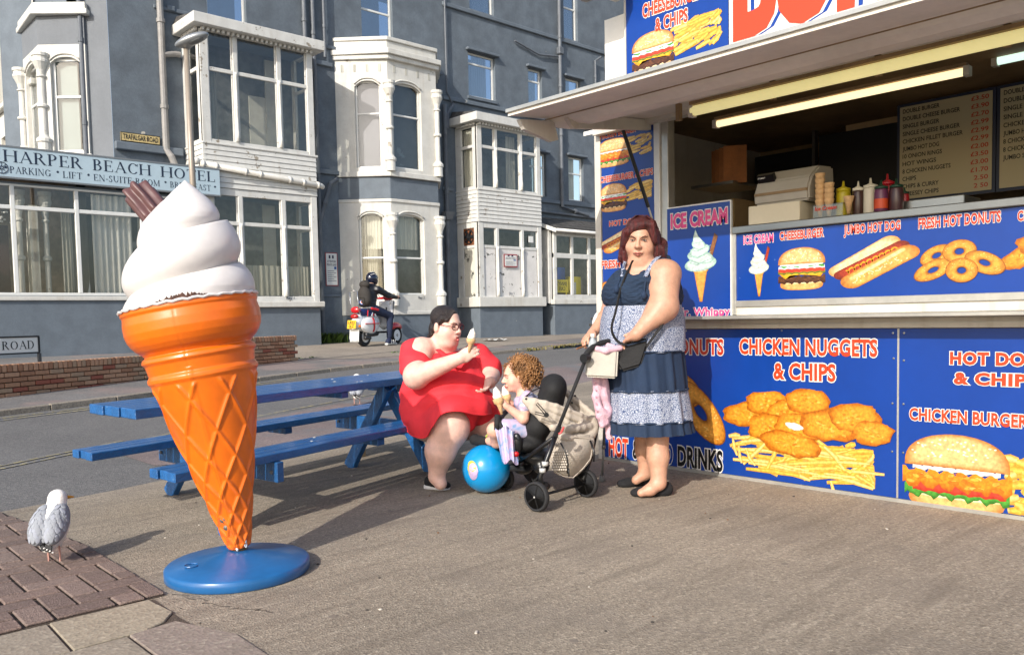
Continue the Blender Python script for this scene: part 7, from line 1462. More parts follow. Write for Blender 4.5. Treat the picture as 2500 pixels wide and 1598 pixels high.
sdf_mesh('hair', [('e', Ls(0, -.024, .045), (.084, .098, .080), sB), ('c', Ls(.066, .02, .045), Ls(.082, -.035, -.025), .022, .020), ('c', Ls(-.066, .02, .045), Ls(-.080, -.035, -.025), .020, .018), ('e', Ls(0, -.075, -.035), (.070, .040, .075), sB), ('c', Ls(.01, .045, .090), Ls(.062, .050, .040), .016, .013), ('c', Ls(-.0, .045, .090), Ls(-.058, .050, .040), .016, .013),
    ('-e', Ls(0, .118, -.020), (.070, .072, .082), sB, .01), ('-e', Ls(.088, .002, -.018), (.016, .020, .028), sB, .008), ('c', Ls(-.01, -.10, -.06), Ls(-.02, -.14, -.10), .028, .022), ('c', Ls(-.02, -.14, -.10), Ls(-.03, -.13, -.16), .022, .008)], M_HBR, SW, h=.005, k=.014)
dr = [('e', P(1040, 862, 5.42), (.235, .175, .115), R3, .05), ('e', P(1058, 905, 5.36), (.255, .21, .14), R3, .04), ('e', P(1072, 945, 5.34), (.255, .23, .13), R3, .025), ('e', P(1000, 925, 5.46), (.165, .20, .17), R3, .05), ('e', P(1002, 968, 5.46), (.170, .22, .125), R3, .05), ('e', P(1015, 978, 5.38), (.155, .20, .105), R3, .05),
      ('c', P(1040, 975, 5.42), P(1070, 985, 5.24), .165, .145, .04), ('c', P(1090, 960, 5.5), P(1135, 975, 5.38), .16, .125, .05),
      ('c', P(975, 830, 5.34), P(975, 860, 5.24), .098, .096, .03), ('c', P(1000, 862, 5.22), P(1010, 872, 5.2), .06, .05, .03), ('c', P(1120, 840, 5.54), P(1148, 868, 5.50), .098, .094, .03), ('e', P(1020, 812, 5.42), (.10, .09, .05), R3, .03),
      ('-e', P(1056, 1034, 5.02), (.138, .20, .122), R3, .012), ('-e', P(1130, 1046, 5.25), (.16, .18, .12), R3, .012), ('-e', P(998, 803, 5.20), (.055, .10, .036), R3, .008), ('-e', P(1062, 806, 5.24), (.080, .115, .062), R3, .012), ('-e', P(975, 893, 5.1), (.09, .105, .032), R3, .01), ('-e', P(1160, 897, 5.42), (.09, .12, .034), R3, .01)]
sdf_mesh('dress', dr, M_RDR, SW, h=.007, k=.03, disp=lambda X, Y, Z: .0030*np.sin(Z*62+X*20+Y*14+2*np.sin(X*9))+.0022*np.sin(X*55-Z*34+1.5*np.sin(Z*12)))
up_ = crv([P(946, 950, 5.50), P(962, 962, 5.32), P(992, 962, 5.24), P(1022, 945, 5.16), P(1046, 930, 5.14), P(1082, 928, 5.14), P(1118, 930, 5.20), P(1146, 932, 5.26), P(1158, 925, 5.45)], 60)
hm_ = crv([P(950, 1004, 5.52), P(970, 1024, 5.24), P(1000, 1028, 5.08), P(1017, 1002, 4.97), P(1040, 972, 4.96), P(1078, 966, 4.97), P(1116, 974, 5.06), P(1146, 974, 5.14), P(1168, 966, 5.40)], 60)
rows = []
for j in range(9): t = j/8; rows.append([a*(1-t)+b*t+(-FH*.5+ZH*.1)*(.085*math.sin(math.pi*t)+.010*t*math.sin(i*.75+1.2*math.sin(i*.21))) for i, (a, b) in enumerate(zip(up_, hm_))])
m = MB(); m.sheet(rows); m.build('skirt', M_RDR, SW, smooth=True); m = MB(); m.tube(rows[-1], .004, 6); m.build('hem', M_RDR, SW, smooth=True)
m = MB(); m.tube([P(1030, 822, 5.28), P(1050, 838, 5.22), P(1072, 862, 5.19)], [.022, .026, .02], 10, flat=.3); m.tube([P(1104, 822, 5.34), P(1095, 840, 5.26), P(1078, 864, 5.19)], [.022, .026, .02], 10, flat=.3); m.build('collar', M_RDR, SW, smooth=True)
hl, te = flatz(P(1004, 1143, 5.2), .0), flatz(atz(1055*S, 1155*S), .0); shoe(SW, atz(1001*S, 1146*S), atz(1056*S, 1152*S)+FH*.02, .098, .085, M_SHOE, M_SOLE, top=atz(1020*S, 1149*S)+ZH*.085)
def ice_cream(label, base, tipdir, s=1.0, parent_label=None):
    o = thing('ice_cream', label, 'ice cream', tuple(base)); ax = np.array(tipdir, float); ax /= np.linalg.norm(ax)
    m = MB(); m.lathe([(.006*s, 0), (.014*s, .050*s), (.017*s, .058*s), (.027*s, .066*s), (.031*s, .090*s), (.029*s, .091*s), (.01*s, .085*s)], base, ax, 20); m.build('cone', M_WAF, o, smooth=True)
    b = base+ax*.09*s; sdf_mesh('cream', [('e', b+ax*.012*s, (.027*s, .027*s, .02*s)), ('e', b+ax*.032*s+RH*.002, (.023*s, .023*s, .017*s)), ('e', b+ax*.048*s, (.016*s, .016*s, .014*s)), ('c', b+ax*.055*s, b+ax*.068*s+RH*.004, .009*s, .004*s)], mat('vanilla_cream', '#ece6d6', .35, var=.02), o, h=.0035, k=.008)
    return o
ice_cream('small vanilla cone held up to the red dressed woman\'s mouth', P(1103, 829, 4.955), P(1109, 790, 4.955)-P(1103, 829, 4.955), .92)
# ---------------------------------------------------------------- pushchair
PC = thing('pushchair', 'black framed pushchair with pale beige hood, bag and a long curved black handle', 'pushchair', (3.42, 3.4, 0))
M_BEI = mat('pale_beige_canvas', '#b5aa9c', .85, var=.08, vscale=6, bump=.4, bscale=130); M_RUB = mat('foam_grip', '#19191b', .8, bump=.3, bscale=150); M_REDP = mat('red_plastic', '#b3141c', .4); M_TYRE = mat('grey_black_tyre', '#222224', .8, bump=.2); M_RFL = mat('silver_band', '#c9c9c6', .3, metal=.3)
WA = np.array([1, .09, 0]); WA /= np.linalg.norm(WA)
def wheel(c, r, w, ax=WA, par=None, spk=5):
    q = MB(); pr = [(r*.80, -w*.42), (r*.93, -w*.5), (r, -w*.25), (r, w*.25), (r*.93, w*.5), (r*.80, w*.42), (r*.80, -w*.42)]; q.lathe(pr, c, ax, 40); q.f = q.f[:-1] if False else q.f; wo = q.build('wheel', M_TYRE, par or PC, smooth=True)
    q = MB(); q.lathe([(r*.82, -w*.20), (r*.82, w*.20)], c, ax, 32); q.build('rim', M_BPL, wo)
    q = MB(); q.lathe([(r*.14, -w*.56), (r*.14, w*.56)], c, ax, 16)
    Rw = frame(ax)
    for i in range(spk):
        a = 2*math.pi*i/spk; d = Rw@np.array([math.cos(a), math.sin(a), 0]); 
        for sg in (-1, 1): q.bar(c+d*r*.12+ax*sg*w*.30, c+d*r*.80+ax*sg*w*.24, w*.22, r*.16, up=ax)
    for sg in (-1, 1): q.tube([c+ax*sg*w*.26+Rw@np.array([math.cos(t), math.sin(t), 0])*r*.74 for t in np.linspace(0, 2*math.pi, 25)[:-1]], r*.045, 6, closed=True)
    q.build('spokes', M_BPL, wo); q = MB(); q.lathe([(r*.06, -w*.6), (r*.06, w*.6)], c, ax, 12); q.build('hub', M_RFL, wo); return wo
cn = P(1262, 1168, 4.58); cn[2] = .083; wheel(cn, .083, .036); cf_ = P(1378, 1137, 4.92); cf_[2] = .083; wheel(cf_, .083, .036)
cw = P(1186, 1120, 5.18); cw[2] = .075; wheel(cw, .075, .032); cw2 = P(1252, 1098, 5.40); cw2[2] = .075; wheel(cw2, .075, .032)
def pt_(name, pts, r, mt, par=None, n=10, flat=1.0): q = MB(); q.tube(pts, r, n, flat=flat); return q.build(name, mt, par or PC, smooth=True)
def bez(a, b, c, n=8): return [a*(1-t)**2+b*2*t*(1-t)+c*t*t for t in np.linspace(0, 1, n)]
pt_('handle', [P(1372, 852, 4.72)]+bez(P(1376, 838, 4.72), P(1390, 806, 4.76), P(1440, 801, 4.9))+[P(1478, 800, 5.0)], .0165, M_RUB)
pt_('push_tube', [P(1378, 842, 4.72), P(1312, 1008, 4.66)], .0105, M_RUB); pt_('push_tube', [P(1480, 803, 5.02), P(1462, 850, 5.06), P(1405, 1000, 5.10)], .0105, M_RUB); pt_('rear_leg', [P(1312, 1008, 4.66), P(1290, 1068, 4.62), P(1270, 1120, 4.60), cn+WA*.05+ZH*.02], .015, M_BPL); pt_('rear_leg', [P(1405, 1000, 5.10), P(1388, 1080, 5.0), cf_+ZH*.02-WA*.03], .013, M_BPL)
pt_('axle', [cn, cf_], .008, M_BPL); pt_('axle_cover', [cn+ZH*.015+WA*.03, cn+ZH*.05+WA*.09], .024, M_BPL); pt_('front_tube', [P(1300, 1030, 4.66), P(1240, 1075, 4.9), cw+ZH*.05], .013, M_BPL); pt_('front_tube', [P(1380, 1040, 5.08), P(1300, 1080, 5.3), cw2+ZH*.05], .012, M_BPL); pt_('fork', [cw+ZH*.05, cw], .016, M_BPL); pt_('cross_tube', [P(1240, 1078, 4.92), P(1300, 1082, 5.28)], .012, M_BPL)
for t in (.42, .72): c = P(1290, 1068, 4.615)*(1-t)+P(1270, 1120, 4.59)*t; pt_('silver_band', [c-ZH*.010, c+ZH*.012], .0185, M_RFL)
q = MB(); q.lathe([(.026, -.02), (.026, .02)], P(1377, 842, 4.71), WA, 16); q.build('hinge', M_BPL, PC); q = MB(); q.bar(P(1316, 1000, 4.62), P(1304, 1028, 4.62), .024, .026); q.build('joint', M_BPL, PC, bevel=.005); q = MB(); q.tube([P(1326, 1003, 4.60), P(1320, 1016, 4.60), P(1314, 1020, 4.60)], .006, 8); q.build('lever', M_REDP, PC)
rmat = np.array([RH, FH, ZH]).T
sl_d = P(1318, 892, 4.98)-P(1262, 1000, 4.98); sl_d /= np.linalg.norm(sl_d); SB = np.array([np.cross(sl_d, FH)*-1, FH, sl_d]).T
sdf_mesh('seat_shell', [('e', P(1298, 916, 4.98), (.085, .15, .100), SB), ('e', P(1285, 955, 5.0), (.095, .15, .125), SB), ('e', P(1262, 1000, 5.0), (.09, .14, .10), SB), ('e', P(1235, 1040, 5.0), (.12, .135, .055), rmat), ('c', P(1206, 1022, 5.02), P(1195, 1060, 5.05), .05, .03), ('-e', P(1246, 925, 5.0), (.05, .10, .09), SB)], M_BFAB, PC, h=.007, k=.035)
pt_('harness', [P(1282, 905, 4.93), P(1250, 920, 4.90), P(1232, 935, 4.90)], .008, M_BPL, flat=.4)
q = MB(); q.ball(P(1216, 1042, 4.86), (.030, .016, .062), 14, 10, rmat); q.build('hip_joint', M_BPL, PC, smooth=True); q = MB(); q.lathe([(.015, -.004), (.016, .004), (0, .008)], P(1214, 1067, 4.83), -FH, 16); q.build('button', M_REDP, PC, smooth=True)
pt_('bumper_bar', bez(P(1222, 1035, 4.86), P(1150, 1000, 4.83), P(1190, 968, 5.0), 10), .015, M_RUB); pt_('bar_grip', [P(1168, 1010, 4.88), P(1170, 975, 4.9)], .018, M_RUB)
sdf_mesh('chassis', [('e', P(1262, 1070, 5.0), (.11, .12, .05), rmat), ('e', P(1230, 1100, 5.05), (.06, .10, .035), rmat), ('e', P(1272, 1095, 4.95), (.05, .08, .045), rmat)], M_BPL, PC, h=.007, k=.03); q = MB(); q.obox(P(1216, 1100, 4.95), (.09, .14, .012), rmat); q.build('foot_rest', M_BPL, PC, bevel=.005)
# folded hood: ribs of canvas sagging between pivot and back
hp0 = P(1236, 938, 4.83); hd_ = []
for k, (mx_, my_, ex, ey) in enumerate(((1320, 945, 1394, 988), (1318, 962, 1396, 1002), (1312, 980, 1394, 1016), (1306, 996, 1390, 1028), (1302, 1012, 1378, 1036))):
    dm = 4.78+.01*k; de = 4.98; pts = bez(hp0+ZH*-.004*k, P(mx_-20, my_, dm-.02), P(ex, ey, de), 7)
    for a, b in zip(pts, pts[1:]): hd_.append(('c', a, b, .012+.004*(k % 2), .015, .014))
for k, (a, b, c) in enumerate((((1335, 925), (1362, 950), (1394, 985)), ((1340, 938), (1355, 965), (1392, 1000)), ((1322, 915), (1350, 935), (1396, 975)))):
    pts = bez(P(*a, 5.14), P(*b, 5.16), P(*c, 5.04), 6)
    for a_, b_ in zip(pts, pts[1:]): hd_.append(('c', a_, b_, .015, .016, .014))
pts = bez(P(1392, 986, 4.98), P(1405, 1018, 5.0), P(1370, 1032, 4.9), 7); hd_ += [('c', a, b, .026, .028, .02) for a, b in zip(pts, pts[1:])]
pts = bez(P(1300, 1005, 4.74), P(1345, 1010, 4.78), P(1398, 1000, 5.0), 8); hd_ += [('c', a, b, .022, .024, .012) for a, b in zip(pts, pts[1:])]
pts = bez(P(1320, 1025, 4.76), P(1350, 1036, 4.82), P(1392, 1024, 4.98), 8); hd_ += [('c', a, b, .02, .022, .012) for a, b in zip(pts, pts[1:])]
sdf_mesh('hood', hd_, M_BEI, PC, h=.005, k=.012)
for c in ((1237, 937, 4.81), (1352, 930, 5.12), (1345, 946, 5.12)): q = MB(); q.lathe([(.006, 0), (.007, .004), (0, .006)], P(*c), -FH, 12); q.build('press_stud', M_BPL, PC)
q = MB()
for a, b in (((1262, 948), (1283, 972)), ((1258, 970), (1286, 977))):
    u0, u1 = P(*a, 4.735), P(*b, 4.735); dv = (u1-u0); dv /= np.linalg.norm(dv); nn = np.cross(dv, FH); q.tube([u0+nn*.006, u1+nn*.006, u1-nn*.006, u0-nn*.006], .003, 6, closed=True)
q.lathe([(.014, -.005), (.014, .004)], P(1285, 975, 4.735), -FH, 16); q.build('hood_hinge', M_BPL, PC)
bgp = [P(x, y, 4.70+(x-1290)*.0017) for x, y in ((1314, 1026), (1354, 1022), (1394, 1024), (1399, 1050), (1394, 1078), (1376, 1102), (1348, 1128), (1322, 1124), (1296, 1108), (1288, 1092), (1294, 1066), (1303, 1042))]
q = MB(); q.prism(bgp, FH*.17+RH*.02); sb_ = q.build('storage_bag', M_BEI, PC, bevel=.035, bseg=4, smooth=True)
q = MB(); q.tube([p+(np.mean(bgp, 0)-p)*.10-FH*.002 for p in bgp], .0035, 6, closed=True); q.build('piping', M_BEI, PC, smooth=True)
q = MB()
for i in range(7):
    for j in range(8):
        x, y = 1300+i*5.2+(j % 2)*2.6-j*.4, 1060+j*6.2
        if x < 1334 and y < 1112+(x-1300)*.35: c = P(x, y, 4.688+(x-1290)*.0017); q.lathe([(.0062, 0), (.005, .0018), (0, .002)], c, -FH, n=6)
tag(q.build('quilted_panel', mat('pale_quilt', '#c4bbae', .8), PC), kind='stuff')
pt_('zip', [P(1318, 1040, 4.685), P(1330, 1062, 4.67), P(1336, 1090, 4.665), P(1334, 1112, 4.675)], .0045, M_BPL); pt_('zip', [P(1388, 1035, 4.86), P(1397, 1062, 4.84), P(1396, 1085, 4.83)], .006, M_BPL); pt_('zip_pull', [P(1337, 1100, 4.66), P(1338, 1120, 4.66)], .004, M_BPL)
# organiser pouch on the handle and what it carries
OG = thing('handle_organiser', 'pale grey canvas pouch hanging from the pushchair handle', 'bag', tuple(P(1414, 855, 4.86)))
q = MB(); a, b, c, d = P(1375, 886, 4.735), P(1450, 890, 4.75), P(1454, 822, 4.77), P(1380, 822, 4.755); nb = FH*.10+RH*.02
q.hexa([a, b, b+nb, a+nb, d, c, c+nb, d+nb]); q.build('pouch', mat('grey_canvas', '#b3ada2', .85, var=.06, vscale=6, bump=.3, bscale=100), OG, bevel=.012, bseg=2)
pt_('strap', [P(1386, 826, 4.8), P(1388, 808, 4.79)], .010, MATS['grey_canvas'], OG, flat=.4)
b_ = P(1394, 826, 4.80); BT = thing('water_bottle', 'clear plastic bottle with a grey cap in the pushchair pouch', 'bottle', tuple(b_)); q = MB(); q.lathe([(.026, -.05), (.027, 0), (.027, .035), (.022, .055), (.011, .075), (.011, .085)], b_, n=20); q.build('bottle', mat('clear_plastic_bottle', '#b9c2c6', .15, alpha=.55), BT, smooth=True); q = MB(); q.lathe([(.0135, .085), (.0135, .103), (0, .103)], b_, n=14); q.build('cap', M_CURT, BT)
b_ = P(1441, 800, 4.96); BT = thing('drink_bottle', 'small green bottle with a white cap beside the woman\'s hand', 'bottle', tuple(b_)); q = MB(); q.lathe([(.020, -.05), (.020, .005), (.017, .018), (.010, .024)], b_, n=18); q.build('bottle', mat('green_bottle', '#0f5c3c', .3), BT, smooth=True); q = MB(); q.lathe([(.0205, -.03), (.0205, -.008)], b_, n=18); q.build('label', mat('orange_label', '#c4471c', .5), BT); q = MB(); q.lathe([(.011, .024), (.011, .040), (0, .040)], b_, n=14); q.build('cap', M_UPVC, BT)
M_PKW = mat('pink_knit', '#dcb3c0', .9, var=.10, vscale=20, bump=.7, bscale=160)
CG = thing('cardigan', 'pale pink knitted cardigan hanging from the pushchair pouch', 'clothing', tuple(P(1415, 950, 4.9)))
cgp = []
for pts, r0, r1 in (([P(1404, 886, 4.86), P(1403, 930, 4.86), P(1410, 975, 4.87), P(1417, 998, 4.88)], .026, .021), ([P(1418, 886, 4.88), P(1420, 930, 4.88), P(1428, 965, 4.9), P(1424, 992, 4.9)], .027, .020), ([P(1422, 900, 4.9), P(1430, 960, 4.92), P(1432, 1028, 4.93)], .022, .018), ([P(1408, 960, 4.85), P(1430, 975, 4.88)], .018, .016)):
    for a, b in zip(pts, pts[1:]): cgp.append(('c', a, b, r0, (r0+r1)/2)); r0 = (r0+r1)/2
sdf_mesh('cardigan_body', cgp, M_PKW, CG, h=.005, k=.02, disp=lambda X, Y, Z: .0025*np.sin(Z*50+X*90))
m = MB(); [m.lathe([(.005, 0), (.005, .004)], P(1400+i*.6, 900+i*16, 4.825), -FH, 10) for i in range(6)]; tag(m.build('buttons', mat('pink_button', '#c98a9f', .4), CG), kind='stuff')
sdf_mesh('cuff', [('c', P(1404, 820, 4.77), P(1425, 824, 4.76), .017, .019), ('c', P(1425, 824, 4.76), P(1458, 818, 4.80), .020, .018), ('c', P(1430, 812, 4.84), P(1462, 824, 4.84), .016, .016)], M_PKW, CG, h=.005, k=.012)
CR_ = thing('crutch', 'grey metal walking stick standing behind the pushchair', 'walking stick', tuple(atz(1416*S, 1131*S, 0))); o = ORG[CR_.name]; tpz = P(1425, 930, 5.07)
q = MB(); q.tube([o+ZH*.03, o+(tpz-o)*.42], .008, 10); q.tube([o+(tpz-o)*.40, o+(tpz-o)*.44], .012, 10); q.tube([o+(tpz-o)*.42, o+(tpz-o)*1.5], .0095, 10); q.build('shaft', mat('grey_alloy', '#8f9294', .4, metal=.5), CR_, smooth=True); q = MB(); q.lathe([(.021, 0), (.020, .012), (.013, .045), (.011, .055)], o, n=14); q.build('ferrule', mat('grey_rubber', '#6f7173', .8), CR_, smooth=True)
# ---------------------------------------------------------------- child
CH = thing('person', 'curly haired small child in the pushchair holding an ice cream in each hand', 'person', tuple(flatz(P(1240, 1000, 5.05))))
cC = P(1214, 884, 5.06); cB = basis(-RH*.93-FH*.22-ZH*.12, ZH-RH*.08); cs = .80
cp = head_prims(cC, cB, cs, 1.08)
cp += [('c', cC-ZH*.05+RH*.01, P(1235, 922, 5.07), .036, .042, .02), ('e', P(1238, 945, 5.05), (.075, .075, .06), rmat, .03), ('e', P(1240, 985, 5.04), (.08, .08, .09), rmat, .03),
       ('c', P(1240, 940, 4.96), P(1232, 982, 4.90), .034, .029, .02), ('c', P(1230, 984, 4.90), P(1190, 954, 4.88), .030, .019, .02), ('c', P(1228, 938, 5.14), P(1216, 960, 5.14), .03, .025, .02), ('c', P(1216, 960, 5.14), P(1203, 950, 5.10), .025, .018, .02),
       ('c', P(1232, 1018, 4.98), P(1164, 1010, 4.93), .055, .046, .03), ('c', P(1163, 1012, 4.93), P(1168, 1040, 5.0), .042, .032, .02), ('c', P(1168, 1040, 5.0), P(1150, 1036, 5.08), .030, .026, .02), ('c', P(1230, 1020, 5.12), P(1175, 1014, 5.12), .05, .042, .03), ('c', P(1175, 1016, 5.12), P(1180, 1060, 5.14), .04, .03, .02)]
cp += hand_prims(P(1190, 954, 4.88), P(1178, 944, 4.87)-P(1190, 954, 4.88), FH*.9-RH*.1, 1, 1.2, .58, thumb=-RH*.4+ZH*.8); cp += hand_prims(P(1203, 950, 5.10), P(1193, 942, 5.08)-P(1203, 950, 5.10), FH*.6+RH*.1, 1, 1.2, .55, thumb=-RH*.4+ZH*.8)
sdf_mesh('body', cp, SK3, CH, h=.0045, k=.015)
head_features(CH, cC, cB, cs, mat('light_brown_brow', '#7d5638', .7), mat('lip_child', '#b5605c', .45), iris='#3c4a5c', sq=.8)
M_CURL = mat('ginger_brown_curls', '#966b42', .45, var=.35, vscale=9, bump=.3, bscale=60); random.seed(21)
m = MB(); Lc_ = lambda *v: cC+cB@(np.array(v)*cs)
m.ball(Lc_(0, -.060, .040), (.118*cs, .110*cs, .118*cs), 20, 14, cB); m.build('hair_cap', M_CURL, CH, smooth=True)
m = MB()
for i in range(760):
    v = np.array([random.gauss(0, 1), random.gauss(-.35, 1), random.gauss(.15, .95)]); v /= np.linalg.norm(v)
    if v[1] > .45 and v[2] < .35: continue
    if v[2] < -.75: continue
    base_ = np.array([0, -.055, .028])+v*np.array([.132, .128, .132])*random.uniform(.86, 1.12); p0 = Lc_(*base_); ax = cB@v; dn = -ZH*.9+ax*.25+cB@np.array([random.gauss(0, .5), random.gauss(0, .5), 0]); dn /= np.linalg.norm(dn); Fr = frame(dn, ax)
    L = random.uniform(.022, .050); rr = random.uniform(.005, .0095); tn = random.uniform(1.2, 2.2); ph = random.uniform(0, 6.28)
    m.tube([p0+dn*L*t+Fr@np.array([math.cos(ph+tn*2*math.pi*t), math.sin(ph+tn*2*math.pi*t), 0])*rr for t in np.linspace(0, 1, 12)], [.0024]*11+[.0012], 5)
tag(m.build('curls', M_CURL, CH, smooth=True, merge=False, fixn=False), kind='stuff')
M_IRI = mat('iridescent_satin', '#b5add0', .25, metal=.35, var=.0, bump=.1); _nt = M_IRI.node_tree; _no = _nt.nodes.new('ShaderNodeTexNoise'); _no.inputs['Scale'].default_value = 16; _no.inputs['Distortion'].default_value = 1.0; _tc = _nt.nodes.new('ShaderNodeTexCoord'); _nt.links.new(_tc.outputs['Object'], _no.inputs[0]); _cr = _nt.nodes.new('ShaderNodeValToRGB'); _nt.links.new(_no.outputs[0], _cr.inputs[0]); _e = _cr.color_ramp.elements
_e[0].position = .30; _e[0].color = (*hx('#8fb2dd'), 1); _e[1].position = .70; _e[1].color = (*hx('#dcb4cf'), 1); _k = _e.new(.5); _k.color = (*hx('#cfc9e6'), 1); _nt.links.new(_cr.outputs[0], _nt.nodes['Principled BSDF'].inputs['Base Color'])
sdf_mesh('top', [('e', P(1240, 945, 5.03), (.085, .085, .055), rmat), ('e', P(1240, 985, 5.03), (.088, .09, .085), rmat), ('c', P(1240, 935, 4.95), P(1234, 955, 4.92), .044, .042), ('-e', P(1212, 915, 5.02), (.05, .1, .035), rmat)], M_IRI, CH, h=.005, k=.02, disp=lambda X, Y, Z: .0015*np.sin(Z*120+X*60))
rows = []
for j in range(14):
    t = j/13; L0, R0_ = P(1166+t*14, 1006+t*2, 4.87), P(1214, 1012, 4.80); rows.append([P(1163+18*t+(x*(50-12*t)), 1004+t*80+6*math.sin(x*9)+x*4, 4.855-.05*math.sin(math.pi*min(1, x*1.0))+.016*math.sin(x*21+t*2)) for x in np.linspace(0, 1, 26)])
m = MB(); m.sheet(rows); m.build('skirt', M_IRI, CH, smooth=True); sdf_mesh('skirt_top', [('c', P(1230, 1012, 4.97), P(1190, 1006, 4.92), .068, .058)], M_IRI, CH, h=.006, k=.02)
d0, d1 = P(1170, 1042, 5.08), P(1118, 1034, 5.12); sdf_mesh('shoe', [('c', d0, d1, .036, .030), ('e', d1+ZH*.004, (.034, .034, .030))], M_SHOE, CH, h=.005, k=.02); m = MB(); m.tube([d0-ZH*.030, (d0+d1)/2-ZH*.028, d1-ZH*.016-RH*.012, d1-RH*.03+ZH*.01], .008, 8); m.build('sole', M_SOLE, CH)
d0, d1 = P(1250, 1098, 5.0), P(1205, 1104, 5.02); m = MB(); m.tube([d0, d1], .012, 8, flat=.5); m.build('sole', M_SOLE, CH)
ice_cream('vanilla cone in the child\'s near hand, nearer the red dress', P(1180, 974, 4.85), P(1168, 925, 4.87)-P(1180, 974, 4.85), 1.05); ice_cream('vanilla cone in the child\'s far hand, closer to the face', P(1197, 962, 5.06), P(1188, 920, 5.08)-P(1197, 962, 5.06), .95)
# ---------------------------------------------------------------- scooter and rider
sa, sb = att(889, 850), att(968, 846); hd2 = np.array([.93, .37, 0]); hd2 /= np.linalg.norm(hd2); lf = np.cross(ZH, hd2); SS = 1.14; so_ = sa.copy(); so_[2] = terrain(so_[1])+KH-.05
q3 = lambda x, y, z: so_+(hd2*x+lf*y+ZH*z)*SS; SR = np.array([hd2, lf, ZH]).T
SCT = thing('motor_scooter', 'white motor scooter with a red cross, red mudguard and yellow number plate', 'scooter', tuple(so_))
M_SCW = mat('scooter_white', '#d9dadb', .2, coat=.5); M_SCR = mat('scooter_red', '#b5101c', .25, coat=.4); M_CHR = mat('chrome', '#b9b9bb', .15, metal=.95); M_NP = mat('number_plate_yellow', '#e0ae10', .45); M_JEAN = mat('dark_jeans', '#17233d', .85, var=.2, vscale=10, bump=.2)
def sw_(c, r): wheel(np.array(c), r, .10*SS, lf, SCT, 5)
sw_(q3(0, 0, .215), .215*SS); sw_(q3(1.26, 0, .215), .215*SS)
for x in (0, 1.26): m = MB(); m.lathe([(.13*SS, -.052*SS), (.13*SS, .052*SS)], q3(x, 0, .215), lf, 24); m.build('white_rim', M_SCW, SCT)
sc = lambda n, pr, mt, h=.012, k=.04: sdf_mesh(n, [(p[0], q3(*p[1]), tuple(np.array(p[2])*SS), SR) if p[0].endswith('e') else (p[0], q3(*p[1]), q3(*p[2]), p[3]*SS, p[4]*SS) for p in pr], mt, SCT, h=h, k=k)
sc('rear_body', [('e', (.05, 0, .50), (.40, .16, .20)), ('e', (.30, 0, .55), (.25, .15, .16)), ('c', (-.28, 0, .50), (-.20, 0, .62), .12, .10)], M_SCW); sc('side_panel', [('e', (.06, -.13, .46), (.32, .10, .19))], M_SCW); sc('side_panel', [('e', (.06, .13, .46), (.32, .10, .19))], M_SCW)
m = MB(); m.tube([q3(-.20, -.195, .50), q3(-.06, -.235, .50), q3(.10, -.243, .50), q3(.24, -.225, .50), q3(.34, -.185, .50)], .030*SS, 8, flat=.35); m.tube([q3(.08, -.195, .63), q3(.08, -.232, .57), q3(.08, -.243, .48), q3(.08, -.232, .38), q3(.08, -.20, .32)], .030*SS, 8, flat=.35); m.build('red_cross', M_SCR, SCT, bevel=.004)
sc('leg_shield', [('c', (.78, -.20, .42), (.95, -.16, .98), .035, .035), ('c', (.78, .20, .42), (.95, .16, .98), .035, .035), ('c', (.80, 0, .42), (.98, 0, 1.0), .07, .06), ('c', (.78, -.2, .45), (.78, .2, .45), .04, .04), ('c', (.95, -.16, .96), (.95, .16, .96), .04, .04), ('e', (.86, 0, .70), (.05, .20, .28))], M_SCW, k=.05)
m = MB(); m.tube([q3(.75, -.225, .42), q3(.85, -.225, .75), q3(.93, -.19, 1.0), q3(.97, 0, 1.05)], .012*SS, 8); m.build('shield_trim', M_BPL, SCT); m = MB(); m.tube([q3(.80, -.08, .86), q3(.80, -.075, .78)], .025*SS, 8, flat=.4); m.build('keyhole_trim', M_BPL, SCT)
sc('front_mudguard', [('e', (1.26, 0, .40), (.25, .09, .12)), ('-e', (1.26, 0, .24), (.22, .12, .20))], M_SCR, k=.02); sc('mudguard_skirt', [('c', (1.02, 0, .45), (1.02, 0, .28), .05, .03)], M_SCW); sc('headset', [('e', (.99, 0, 1.08), (.13, .11, .07)), ('c', (.99, -.1, 1.08), (.97, -.28, 1.07), .035, .018), ('c', (.99, .1, 1.08), (.97, .28, 1.07), .035, .018)], M_SCR)
m = MB(); m.tube([q3(.97, -.26, 1.07), q3(.94, -.36, 1.06)], .018*SS, 8); m.tube([q3(1.0, 0, .4), q3(.99, 0, 1.06)], .03*SS, 10); m.build('handlebar', M_BPL, SCT)
m = MB(); m.hexa([q3(.32, -.18, .28), q3(.85, -.18, .28), q3(.85, .18, .28), q3(.32, .18, .28), q3(.32, -.18, .32), q3(.85, -.18, .32), q3(.85, .18, .32), q3(.32, .18, .32)]); m.build('floor_board', M_BPL, SCT, bevel=.01)
sc('engine', [('c', (-.05, -.12, .26), (.35, -.10, .27), .06, .05), ('e', (.20, -.10, .30), (.12, .06, .07)), ('c', (-.12, -.14, .19), (.05, -.14, .18), .045, .03)], mat('engine_metal', '#3a3a3c', .4, metal=.6, var=.3), k=.01)
sc('seat', [('c', (-.05, 0, .73), (.38, 0, .72), .10, .09), ('e', (.16, 0, .72), (.30, .15, .06))], mat('navy_seat', '#1b2a5c', .5)); 
for x, mt_, a in ((-.05, M_SCR, .3), (.10, M_SCW, .5), (.16, M_SCR, .5), (.26, M_SCW, -.3)): m = MB(); m.bar(q3(x, -.155, .66), q3(x+a*.2, -.13, .79), .028, .02, up=-lf); m.build('seat_stripe', mt_, SCT)
